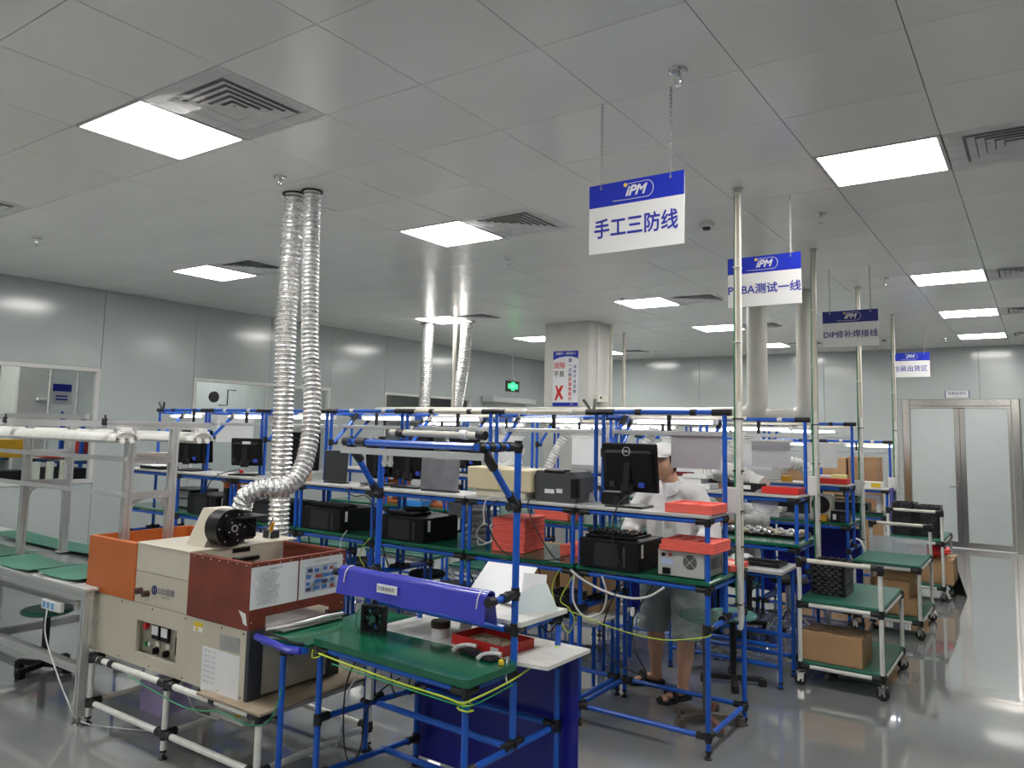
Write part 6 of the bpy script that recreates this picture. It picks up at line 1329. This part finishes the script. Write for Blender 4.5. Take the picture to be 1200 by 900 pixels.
for k, (x, y, z) in enumerate([(-1.49, 7.98, .62)]): 
    m_ = MB(); m_.tube([(.07 * math.cos(a * .6), .02 * math.sin(a), .11 * math.sin(a * .6)) for a in range(44)], .007, 6); o = m_.build('cable_coil', whitep, smooth=60); o.location = (x, y - .05, z); tag(o, 'coil of white cable hanging at the third power pole', 'cable')
for x, lb in ((-7.75, 'left'), (-7.05, 'right')):
    pass
# small clip lamps on the overhead rail
for k, (x, y, lb) in enumerate([(-2.36, 4.30, 'grey clip standing on the overhead rail above the badged monitor'), (-7.2, 4.30, 'black clip on the left end of the nearest overhead rail')]):
    t = thing('clip', lb, 'clip', (x, y, 1.81)); m_ = MB(); m_.tube([(0, 0, 0), (-.03, 0, .04), (-.055, 0, .07)], .010, 8, smooth=4); m_.tube([(.02, 0, 0), (.03, 0, .05), (.032, 0, .075)], .010, 8, smooth=4); m_.build('jaws', steel if k == 0 else joint, t)
# large window posters etc seen on the glass of the second window
no = thing('window_notice', 'framed printed notice fixed on the second window', 'notice', (XL + .002, 6.2, 1.45)); MB().bb((0, -.28, 0), (.006, .28, .42), .002).build('notice_sheet', paper, no); MB().bb((.006, .25, .02), (.010, .27, .40)).build('edge', white, no)
ci = thing('gauge_box', 'small round gauge with pipe seen on the wall at the second window', 'gauge', (XL + .004, 5.85, 2.02)); MB().cyl((0, 0, 0), (.02, 0, 0), .07, 20).build('dial', charc, ci); MB().tube([(.01, .08, -.1), (.01, .2, -.1), (.01, .2, .1), (.01, .32, .1)], .008, 6).build('pipe', charc, ci)
# ================================================================== NEXT ROOM CONTENTS
nb = bench('white and blue bench in the next room behind the first window', (-9.75, 3.1, 0), group='benches in the next room')
copy_tree(nb, (-9.75, 4.25, 0), rz=0, label='bench in the next room, right half of the first window'); copy_tree(nb, (-11.2, 4.0, 0), label='bench deep in the next room behind the first window'); copy_tree(nb, (-10.0, 2.2, 0), label='bench in the next room at the left edge')
def nrbox(lb, loc, d, m_, name='storage_box'): o = MB().bb((-d[0] / 2, -d[1] / 2, 0), (d[0] / 2, d[1] / 2, d[2]), .005).build(name, m_); o.location = loc; return tag(o, lb, 'box')
nrbox('black equipment box on the near bench of the next room', (-9.4, 3.75, .92), (.3, .5, .20), blackp); nrbox('dark equipment box on the right bench of the next room', (-9.35, 4.4, .92), (.5, .35, .22), charc); nrbox('orange box seen high at the left of the first window', (-9.5, 3.75, 1.26), (.3, .45, .20), amber)
nrbox('red crate on the shelf of the next room', (-9.35, 4.3, 1.26), (.5, .25, .06), red); nrbox('blue crate low in the next room', (-9.4, 4.9, .0), (.5, .5, .7), pvcd); nrbox('white device on the shelf in the next room', (-9.4, 3.35, 1.26), (.35, .25, .12), white); nrbox('second red crate in the next room at the left', (-9.6, 2.5, .92), (.5, .3, .08), red)
rk = thing('storage_rack', 'blue storage rack with parcels in the next room', 'rack', (-10.2, 4.78, 0))
for (x, y) in ((0, 0), (.5, 0), (0, .9), (.5, .9)): MB().bb((x - .02, y - .02, 0), (x + .02, y + .02, 1.7), .003).build('upright', blue, rk)
for z in (.3, .8, 1.25, 1.65): MB().bb((-.02, -.02, z), (.52, .92, z + .03), .003).build('shelf_board', blue, rk)
for k in range(9): nrbox('parcel on the blue rack in the next room, %s shelf, %s' % (['low', 'middle', 'upper'][k // 3], ['left', 'centre', 'right'][k % 3]), (-9.95, 4.95 + (k % 3) * .27, [.333, .833, 1.283][k // 3]), (.35, .22, .16 + .05 * (k % 2)), [paper, red, kraft, charc, paper, white, red, paper, pvcd][k])
t = thing('hanging_sign', 'small blue and white sign hanging in the next room', 'sign', (-9.98, 4.63, 1.88)); MB().bb((0, -.11, 0), (.006, .11, .25)).build('board', signw, t, smooth=0); MB().bb((-.001, -.11, .16), (.008, .11, .25)).build('blue_band', signb, t, smooth=0)
for z in (.05, .09): MB().bb((.006, -.07, z), (.008, .07, z + .02)).build('print_line', signb, t, smooth=0)
for (x, y, lb) in [(-10.0, 4.50, 'slim pole in the next room left of the small sign'), (-9.9, 4.78, 'slim pole in the next room right of the small sign')]: o = MB().cyl((0, 0, 0), (0, 0, H), .018, 10).build('conduit', whitep); o.location = (x, y, 0); tag(o, lb, 'conduit')
hose('foil hose at the left edge of the first window', [(-9.6, 2.75, 3.1), (-9.62, 2.75, 2.4), (-9.6, 2.72, 1.8)], r=.06, m=foil)
nrbox('white wall panel box on the next room column', (-10.32, 4.56, 1.92), (.05, .12, .04), white)
for k in range(3): nrbox(['cream bottle left', 'cream bottle middle', 'cream bottle right'][k] + ' on the window ledge of the next room', (-8.95, 3.95 + k * .14, 1.03), (.06, .06, .20), cream, 'bottle')
o = MB().bb((-9.1, 2.3, .99), (-8.8, 7.5, 1.02), .003).build('window_ledge', whitep); tag(o, 'white ledge behind the windows in the next room', 'ledge')

# ================================================================== PEOPLE
def evalmesh(o):
    dg = bpy.context.evaluated_depsgraph_get(); me = bpy.data.meshes.new_from_object(o.evaluated_get(dg)); bpy.data.objects.remove(o); return me
def skin_mesh(chains, root=0, sub=2):
    """chains: lists of (key, (x,y,z), r); shared keys are shared joints"""
    idx = {}; V = []; Rr = []; Ed = []
    for ch in chains:
        prev = None
        for item in ch:
            k = item[0]
            if k not in idx: idx[k] = len(V); V.append(item[1]); Rr.append(item[2] if isinstance(item[2], tuple) else (item[2], item[2]))
            if prev is not None: Ed.append((prev, idx[k]))
            prev = idx[k]
    me = bpy.data.meshes.new('tmp_skin'); me.from_pydata(V, Ed, []); o = bpy.data.objects.new('tmp_skin', me); COL.objects.link(o)
    md = o.modifiers.new('skin', 'SKIN'); md.use_smooth_shade = True
    sv = me.skin_vertices[0].data
    for i, r in enumerate(Rr): sv[i].radius = r; sv[i].use_root = (i == root)
    s = o.modifiers.new('sub', 'SUBSURF'); s.levels = sub; s.render_levels = sub
    return evalmesh(o)
def limbs(chains):
    """closed smooth tapered limbs (elliptical sections) along splines through the joints; fused afterwards"""
    pos = {}; out = MB()
    for ch in chains:
        P = []; Q = []
        for n, (k, p, r) in enumerate(ch):
            if k in pos: p = pos[k][0]; r = ch[n + 1][2]
            else: pos[k] = (p, r)
            r = r if isinstance(r, tuple) else (r, r); P.append(Vector(p)); Q.append(Vector((r[0], r[1], 0)))
        P = spline(P, 7); Q = spline(Q, 7)
        # rounded caps
        d0 = (P[0] - P[1]).normalized(); d1 = (P[-1] - P[-2]).normalized(); cap0 = []; cap1 = []
        for a in (.25, .5, .75, .93):
            cap0.insert(0, (P[0] + d0 * Q[0].y * .8 * math.sin(a * PI / 2), Q[0] * math.cos(a * PI / 2))); cap1.append((P[-1] + d1 * Q[-1].y * .8 * math.sin(a * PI / 2), Q[-1] * math.cos(a * PI / 2)))
        PP = [c[0] for c in cap0] + P + [c[0] for c in cap1]; QQ = [c[1] for c in cap0] + Q + [c[1] for c in cap1]
        N = len(PP); n = 24; vs = []
        for i in range(N):
            d = (PP[min(i + 1, N - 1)] - PP[max(i - 1, 0)]).normalized(); x = Vector((1, 0, 0)); x = x - d * x.dot(d)
            if x.length < .35: x = Vector((0, 0, 1)); x = x - d * x.dot(d)
            x.normalize(); y = d.cross(x)
            for k in range(n):
                a = 2 * PI * k / n; vs.append(PP[i] + x * math.cos(a) * QQ[i].x + y * math.sin(a) * QQ[i].y)
        fs = [(i * n + k, i * n + (k + 1) % n, (i + 1) * n + (k + 1) % n, (i + 1) * n + k) for i in range(N - 1) for k in range(n)] + [tuple(range(n - 1, -1, -1)), tuple(range((N - 1) * n, N * n))]
        out.add(vs, fs)
    return out.mesh('limbs', skin)
def fuse(meshes, voxel, name, m, parent, disp=0.0, dscale=.08, smooth_it=3, zclip=None):
    bm = bmesh.new()
    for me in meshes: bm.from_mesh(me)
    me = bpy.data.meshes.new(name); bm.to_mesh(me); bm.free(); o = bpy.data.objects.new('tmp_fuse', me); COL.objects.link(o)
    r = o.modifiers.new('remesh', 'REMESH'); r.mode = 'VOXEL'; r.voxel_size = voxel
    s = o.modifiers.new('smooth', 'SMOOTH'); s.iterations = smooth_it; s.factor = .5
    if disp:
        t = bpy.data.textures.new('folds', 'CLOUDS'); t.noise_scale = dscale; t.noise_depth = 2
        d = o.modifiers.new('folds', 'DISPLACE'); d.texture = t; d.strength = disp; d.mid_level = .5; d.texture_coords = 'LOCAL'
    out = evalmesh(o); out.materials.clear(); out.materials.append(m); out.shade_smooth(); out.name = name
    if zclip:
        bm = bmesh.new(); bm.from_mesh(out)
        for (co, no) in zclip:
            bmesh.ops.bisect_plane(bm, geom=bm.verts[:] + bm.edges[:] + bm.faces[:], plane_co=co, plane_no=no, clear_outer=True)
        bm.to_mesh(out); bm.free()
    ob = bpy.data.objects.new(name, out); COL.objects.link(ob); ob.parent = parent; return ob
def head_mesh(c, rz, s=1.0):
    nu, nv = 64, 52; V = []; F = []
    g = lambda x, m, w: math.exp(-((x - m) / w) ** 2)
    for j in range(nv + 1):
        t = PI * j / nv; zn = -math.cos(t); rr = max(0.0, math.sin(t)) ** .82
        z = zn * .115
        for i in range(nu):
            a = 2 * PI * i / nu - PI   # a = 0 faces -y
            wx = .076; wy = .097
            if z < -.03: wx *= 1 - .28 * min(1, (-.03 - z) / .085) ** 1.3; 
            x = math.sin(a) * wx * rr; fy = -math.cos(a) * wy * rr
            if fy < 0: fy *= .93
            else:
                fy *= 1.0
                if z < -.02: fy *= 1 - .35 * min(1, (-.02 - z) / .09)
            n = 0
            n += .026 * g(a, 0, .17) * (g(z, -.026, .016) + .62 * g(z, -.006, .018) * .8) + .006 * g(abs(a), .16, .10) * g(z, -.032, .009)
            n += .0055 * g(abs(a), .34, .3) * g(z, .028, .011)
            n -= .011 * g(abs(a), .40, .17) * g(z, .010, .012)
            n += .006 * g(abs(a), .62, .25) * g(z, -.020, .024)
            n += .007 * g(a, 0, .26) * (g(z, -.055, .0065) + g(z, -.068, .006)) - .003 * g(a, 0, .28) * g(z, -.0615, .003)
            n += .009 * g(a, 0, .3) * g(z, -.092, .014)
            V.append((x + math.sin(a) * n, fy - math.cos(a) * n, z))
    for j in range(nv):
        for i in range(nu): F.append((j * nu + i, j * nu + (i + 1) % nu, (j + 1) * nu + (i + 1) % nu, (j + 1) * nu + i))
    F.append(tuple(range(nu - 1, -1, -1))); F.append(tuple(range(nv * nu, (nv + 1) * nu)))
    mb = MB(); mb.v = V; mb.f = F; mb.m = [0] * len(F)
    for sx in (-1, 1):   # ears
        o = len(mb.v); m2 = MB(); m2.lathe([(.001, -.010), (.016, -.008), (.019, 0), (.016, .006), (.001, .002)], n=14)
        for v in m2.v: mb.v.append((sx * (.078 + v[2] * .8), .012 + v[0] * .9, -.008 + v[1] * 1.6))
        mb.f += [tuple(q + o for q in f) for f in m2.f]; mb.m += [0] * len(m2.f)
    M = Matrix.Translation(c) @ Matrix.Rotation(rz, 4, 'Z') @ Matrix.Scale(s, 4)
    mb.v = [tuple(M @ Vector(v)) for v in mb.v]
    return mb.mesh('head', skin), M
def hand(pre, wrist, direc, up, side, spread=.5):
    """five fingers on a palm; direc = finger direction, side = thumb side"""
    W = Vector(wrist); d = Vector(direc).normalized(); s = Vector(side).normalized(); u = Vector(up).normalized()
    P = W + d * .055; ch = [[(pre + 'w', W, (.020, .026)), (pre + 'p', P, (.017, .034)), (pre + 'k', W + d * .085, (.014, .033))]]
    out = [ch[0]]
    for k, (off, L, r) in enumerate([(.030, .068, .0085), (.010, .076, .0088), (-.010, .071, .0085), (-.029, .056, .0078)]):
        b = W + d * .082 + s * off
        out.append([(pre + 'f%da' % k, b - d * .02, r * 1.1), (pre + 'f%db' % k, b + d * L * .42 - u * .004, r), (pre + 'f%dc' % k, b + d * L * .74 - u * .018, r * .92), (pre + 'f%dd' % k, b + d * L * .93 - u * .036, r * .8)])
    b = W + d * .025 + s * .024
    out.append([(pre + 't0', b - s * .008, .012), (pre + 't1', b + s * .022 + d * .022 - u * .006, .0108), (pre + 't2', b + s * .030 + d * .050 - u * .016, .0095), (pre + 't3', b + s * .026 + d * .070 - u * .024, .0082)])
    return out
def face_parts(parent, M, eyes=True):
    wm = mat('eye_white', (.62, .60, .58), .3, var=0); im = mat('iris', (.02, .012, .01), .2, var=0); lm = mat('lips', (.36, .14, .11), .5, var=0)
    for sx in (-1, 1):
        b = MB(); b.lathe([(.001, -.0105), (.008, -.007), (.0105, 0), (.008, .007), (.001, .0105)], n=12); b.v = [tuple(M @ Vector((sx * .031 + v[0] * 1.15, -.0745 + v[1] * .8, .009 + v[2] * .55))) for v in b.v]; b.build('eye', wm, parent)
        b = MB(); b.lathe([(.001, -.005), (.0045, -.003), (.005, 0), (.0045, .003), (.001, .005)], n=10); b.v = [tuple(M @ Vector((sx * .031 + v[0], -.0812 + v[1] * .5, .0085 + v[2]))) for v in b.v]; b.build('iris', im, parent)
        b = MB(); b.tube([M @ Vector((sx * x, y, z)) for x, y, z in ((.013, -.0875, .024), (.026, -.0865, .029), (.038, -.081, .029), (.049, -.071, .022))], .0032, 6, smooth=3, ); b.build('eyebrow', hair, parent)
        b = MB(); b.tube([M @ Vector((sx * x, y, z)) for x, y, z in ((.018, -.082, .012), (.031, -.0835, .0165), (.045, -.074, .010))], .0018, 6, smooth=3); b.build('eyelid', skind, parent)
        b = MB(); b.tube([M @ Vector((sx * .009, -.108, -.037)), M @ Vector((sx * .0095, -.102, -.0395))], .003, 6); b.build('nostril', skind, parent)
    b = MB(); b.tube([M @ Vector((x, y, z)) for x, y, z in ((-.025, -.0835, -.062), (-.012, -.0945, -.0592), (0, -.0965, -.060), (.012, -.0945, -.0592), (.025, -.0835, -.062))], .0036, 8, smooth=4, radii=None); b.build('upper_lip', lm, parent)
    b = MB(); b.tube([M @ Vector((x, y, z)) for x, y, z in ((-.022, -.084, -.0645), (-.010, -.0945, -.067), (0, -.0960, -.0675), (.010, -.0945, -.067), (.022, -.084, -.0645))], .0042, 8, smooth=4); b.build('lower_lip', lm, parent)
def shell(M, cond, off, name, m, parent, thick=.006):
    nu, nv = 40, 26; V = []; F = []
    for j in range(nv + 1):
        t = PI * j / nv
        for i in range(nu):
            a = 2 * PI * i / nu - PI; z = -math.cos(t) * .115; rr = max(0.0, math.sin(t)) ** .82
            V.append((math.sin(a) * (.076 + off) * rr, -math.cos(a) * (.097 + off) * rr, z * (1 + off / .115)))
    keep = []
    for j in range(nv):
        for i in range(nu):
            f = (j * nu + i, j * nu + (i + 1) % nu, (j + 1) * nu + (i + 1) % nu, (j + 1) * nu + i)
            c = sum((Vector(V[q]) for q in f), Vector()) / 4
            if cond(c, math.atan2(c.x, -c.y)): keep.append(f)
    mb = MB(); mb.v = [tuple(M @ Vector(v)) for v in V]; mb.f = keep; mb.m = [0] * len(keep)
    me = mb.mesh(name, m, 60); o = bpy.data.objects.new(name, me); COL.objects.link(o); o.parent = parent
    sm_ = o.modifiers.new('thickness', 'SOLIDIFY'); sm_.thickness = thick; sm_.offset = 1
    return o
# ---- the standing worker behind the rightmost bench
pt = thing('person', 'person standing in a white shirt, grey green shorts and black slippers, wearing a pale cap', 'person', (-2.055, 4.87, 0))
hc = Vector((-.035, -.055, 1.487)); hrz = -.22
headm, HM = head_mesh(hc, hrz, 1.0)
fa = Vector((-.150, .085, 0)); fb_ = Vector((.110, -.095, 0))     # the ankles, measured on the floor
body = [
    [('pel', (0, .03, .86), (.15, .115)), ('bel', (0, .015, .99), (.15, .12)), ('che', (0, .01, 1.14), (.155, .115)), ('uch', (0, .015, 1.26), (.125, .095)), ('nk0', (0, .01, 1.335), (.062, .060)), ('nk1', (-.015, -.015, 1.40), (.054, .054)), ('nk2', (-.03, -.03, 1.47), (.050, .050))],
    [('uch', 0, 0), ('shR', (-.165, .01, 1.255), .058), ('elR', (-.255, -.03, 1.03), .044), ('fmR', (-.235, -.14, .995), .038), ('wrR', (-.18, -.27, .99), (.024, .030))],
    [('uch', 0, 0), ('shL', (.165, .01, 1.255), .058), ('elL', (.265, -.01, 1.03), .044), ('fmL', (.235, -.13, .995), .038), ('wrL', (.16, -.26, .985), (.024, .030))],
    [('pel', 0, 0), ('hpR', (-.095, .03, .80), .095), ('thR', (-.12, .04, .62), .082), ('knR', (-.135, .05, .44), .058), ('caR', (-.145, .085, .30), .056), ('anR', (fa.x, fa.y + .01, .095), .036), ('heR', (fa.x + .01, fa.y + .02, .05), .034)],
    [('pel', 0, 0), ('hpL', (.095, .02, .80), .095), ('thL', (.11, .0, .62), .082), ('knL', (.115, -.04, .44), .058), ('caL', (.12, -.05, .30), .056), ('anL', (fb_.x, fb_.y + .02, .095), .036), ('heL', (fb_.x, fb_.y + .03, .05), .034)],
]
parts = [limbs(body)]
for pre, wr, dr_, sd_ in (('R', (-.18, -.27, .99), (.25, -1, -.12), (1, .2, 0)), ('L', (.16, -.26, .985), (-.35, -1, -.12), (-1, .2, 0))):
    for ch in hand(pre, wr, dr_, (0, 0, 1), sd_): parts.append(skin_mesh([ch], sub=1))
for an, dr_ in ((fa, Vector((-.75, -.66, 0)).normalized()), (fb_, Vector((-.42, -.9, 0)).normalized())):
    px = Vector((-dr_.y, dr_.x, 0)); h0 = Vector((an.x, an.y + .025, .042))
    parts.append(skin_mesh([[('a', h0, (.034, .030)), ('b', h0 + dr_ * .07 + Vector((0, 0, .008)), (.036, .028)), ('c', h0 + dr_ * .14 - Vector((0, 0, .012)), (.042, .018))]], sub=1))
    for k in range(5): b0 = h0 + dr_ * (.145 - .006 * k) + px * (.030 - .0165 * k) - Vector((0, 0, .014)); parts.append(skin_mesh([[('a', b0, .011), ('b', b0 + dr_ * (.038 - .004 * k), .0105 - .0008 * k), ('c', b0 + dr_ * (.050 - .005 * k) - Vector((0, 0, .003)), .008)]], sub=1))
parts.append(headm)
bo = fuse(parts, .0055, 'body', skin, pt, smooth_it=2)
face_parts(pt, HM)
shell(HM, lambda c, a: (c.z > .0 and abs(a) > 1.15 and c.z < .09) or (c.z > -.055 and abs(a) > 1.75 and c.z < .09), .004, 'hair', hair, pt)
shell(HM, lambda c, a: c.z > .048 - .012 * math.cos(a), .012, 'cap', capm, pt)
b = MB(); pts = []
for k in range(13): a = -1.15 + 2.3 * k / 12; pts.append(HM @ Vector((math.sin(a) * .090, -math.cos(a) * .108, .045)))
for k in range(13): a = -1.15 + 2.3 * k / 12; pts.append(HM @ Vector((math.sin(a) * .094, -math.cos(a) * .138 - .004, .036)))
b.add(pts, [(k, k + 1, k + 14, k + 13) for k in range(12)]); br_ = b.build('cap_brim', capm, pt, smooth=60); sm_ = br_.modifiers.new('thickness', 'SOLIDIFY'); sm_.thickness = .004
shirtc = [
    [('yR', (-.175, .012, 1.262), .078), ('yM', (0, .015, 1.285), (.085, .085)), ('yL', (.175, .012, 1.262), .078)],
    [('hem', (0, .03, .70), (.185, .155)), ('pel', (0, .03, .80), (.182, .150)), ('bel', (0, .015, .97), (.175, .145)), ('che', (0, .01, 1.12), (.178, .14)), ('uch', (0, .015, 1.255), (.145, .112)), ('nk0', (0, .012, 1.318), (.085, .080))],
    [('uch', 0, 0), ('shR', (-.168, .01, 1.255), .075), ('elR', (-.262, -.03, 1.045), .072), ('cuR', (-.258, -.085, 1.01), .066)],
    [('uch', 0, 0), ('shL', (.168, .01, 1.255), .075), ('elL', (.272, -.01, 1.045), .072), ('cuL', (.262, -.07, 1.01), .066)]]
fuse([limbs(shirtc)], .009, 'shirt', shirt, pt, disp=.02, dscale=.09, zclip=[((0, 0, .775), (0, 0, -1))])
for s_ in (-1, 1):   # collar and placket
    b = MB(); b.add([(s_ * .012, -.108, 1.262), (s_ * .075, -.095, 1.285), (s_ * .088, -.02, 1.352), (s_ * .060, -.045, 1.372), (s_ * .030, -.082, 1.335)], [(0, 1, 2, 3, 4)]); o = b.build('collar', shirt, pt, smooth=0); q = o.modifiers.new('thickness', 'SOLIDIFY'); q.thickness = .006
b = MB(); b.tube([(0.004, -.118, 1.25), (.006, -.150, 1.12), (.006, -.155, .97), (.004, -.14, .82)], .006, 6, smooth=5); b.build('placket', shirt, pt)
b = MB()
for z in (1.2, 1.1, 1.0, .9): b.cyl((.006, -.152, z), (.006, -.162, z), .006, 8)
b.build('buttons', paper, pt)
shc = [
    [('wai', (0, .03, .93), (.160, .13)), ('pel', (0, .03, .80), (.172, .142)), ('cro', (0, .03, .70), (.16, .12))],
    [('pel', 0, 0), ('hpR', (-.092, .03, .76), .122), ('thR', (-.125, .042, .56), .108), ('heR', (-.14, .055, .385), .104), ('hfR', (-.142, .057, .34), .104)],
    [('pel', 0, 0), ('hpL', (.092, .02, .76), .122), ('thL', (.118, -.01, .56), .108), ('heL', (.12, -.035, .385), .104), ('hfL', (.12, -.037, .34), .104)]]
fuse([limbs(shc)], .009, 'shorts', short, pt, disp=.022, dscale=.08, zclip=[((0, 0, .375), (0, 0, -1))])
for an, dr_ in ((fa, Vector((-.75, -.66, 0)).normalized()), (fb_, Vector((-.42, -.9, 0)).normalized())):
    px = Vector((-dr_.y, dr_.x, 0)); h0 = Vector((an.x, an.y + .025, 0)); b = MB(); ring = []
    for (u, w_) in [(-.055, .0), (-.045, .032), (0, .040), (.07, .044), (.14, .052), (.185, .044), (.205, .0), (.185, -.044), (.14, -.050), (.07, -.040), (0, -.038), (-.045, -.032)]: p = h0 + dr_ * u + px * w_; ring.append((p.x, p.y))
    b.prism(ring, .0, .020, axis=2); sl_ = b.build('slipper', rubber, pt, smooth=40)
    b = MB(); b.tube([h0 + dr_ * .10 + px * .05 + Vector((0, 0, .015)), h0 + dr_ * .10 + px * .035 + Vector((0, 0, .065)), h0 + dr_ * .10 + Vector((0, 0, .075)), h0 + dr_ * .10 - px * .035 + Vector((0, 0, .062)), h0 + dr_ * .10 - px * .048 + Vector((0, 0, .015))], .017, 8, smooth=4); b.build('slipper_strap', rubber, sl_)
# ---- the second worker, leaning on the second row in a pale grey coat
p2 = thing('person', 'person in a pale grey coat leaning on the second row behind the first pole', 'person', (-2.24, 6.86, 0))
h2, H2 = head_mesh(Vector((-.12, -.20, 1.22)), -.5)
bd = [[('pel', (0, 0, .56), (.15, .12)), ('bel', (-.01, -.03, .70), (.15, .12)), ('che', (-.02, -.08, .86), (.15, .115)), ('uch', (-.04, -.13, .98), (.12, .09)), ('nk0', (-.07, -.16, 1.06), .06), ('nk1', (-.10, -.18, 1.13), .052), ('nk2', (-.12, -.19, 1.2), .05)],
      [('uch', 0, 0), ('shL', (.125, -.12, 1.00), .058), ('elL', (.25, -.28, .955), .045), ('wrL', (.06, -.42, .945), (.024, .03))],
      [('uch', 0, 0), ('shR', (-.20, -.12, .97), .058), ('elR', (-.28, -.30, .95), .045), ('wrR', (-.10, -.45, .945), (.024, .03))],
      [('pel', 0, 0), ('hpL', (.09, -.06, .53), .09), ('knL', (.12, -.30, .50), .06), ('anL', (.12, -.28, .10), .038)],
      [('pel', 0, 0), ('hpR', (-.09, -.06, .53), .09), ('knR', (-.12, -.30, .50), .06), ('anR', (-.12, -.28, .10), .038)]]
pp = [limbs(bd), h2]
for pre, wr, dr_, sd_ in (('L', (.06, -.42, .945), (-1, -.5, 0), (.4, -1, 0)), ('R', (-.10, -.45, .945), (.5, -1, 0), (1, .3, 0))):
    for ch in hand(pre, wr, dr_, (0, 0, 1), sd_): pp.append(skin_mesh([ch], sub=1))
fuse(pp, .007, 'body', skin, p2, smooth_it=2); face_parts(p2, H2)
shell(H2, lambda c, a: c.z > .045 or (c.z > -.05 and abs(a) > 1.5), .008, 'hair', hair, p2)
cc = [[('yR', (-.20, -.12, .99), .082), ('yM', (-.04, -.13, 1.01), (.09, .09)), ('yL', (.135, -.12, 1.01), .085)], [('pel', (0, 0, .52), (.18, .15)), ('bel', (-.01, -.03, .70), (.18, .15)), ('che', (-.02, -.08, .86), (.185, .145)), ('uch', (-.04, -.13, .98), (.15, .12)), ('nk0', (-.06, -.155, 1.03), .08)],
      [('uch', 0, 0), ('shL', (.13, -.12, 1.01), .085), ('elL', (.255, -.28, .965), .078), ('cuL', (.12, -.38, .95), .052)],
      [('uch', 0, 0), ('shR', (-.20, -.12, .98), .08), ('elR', (-.285, -.30, .955), .07), ('cuR', (-.17, -.39, .95), .05)]]
fuse([limbs(cc)], .010, 'coat', coatm, p2, disp=.035, dscale=.07)
tc_ = [[('pel', (0, 0, .54), (.165, .13)), ('hpL', (.09, -.06, .53), .105), ('knL', (.12, -.30, .50), .078), ('anL', (.12, -.28, .14), .06)], [('pel', 0, 0), ('hpR', (-.09, -.06, .53), .105), ('knR', (-.12, -.30, .50), .078), ('anR', (-.12, -.28, .14), .06)]]
fuse([limbs(tc_)], .010, 'trousers', charc, p2)
for s_ in (-1, 1): b = MB(); b.box((s_ * .12, -.34, .035), (.085, .25, .07), .03); b.build('shoe', rubber, p2)
stool('stool under the seated second worker', -2.24, 6.88, .385, green_dull, charc, 4)
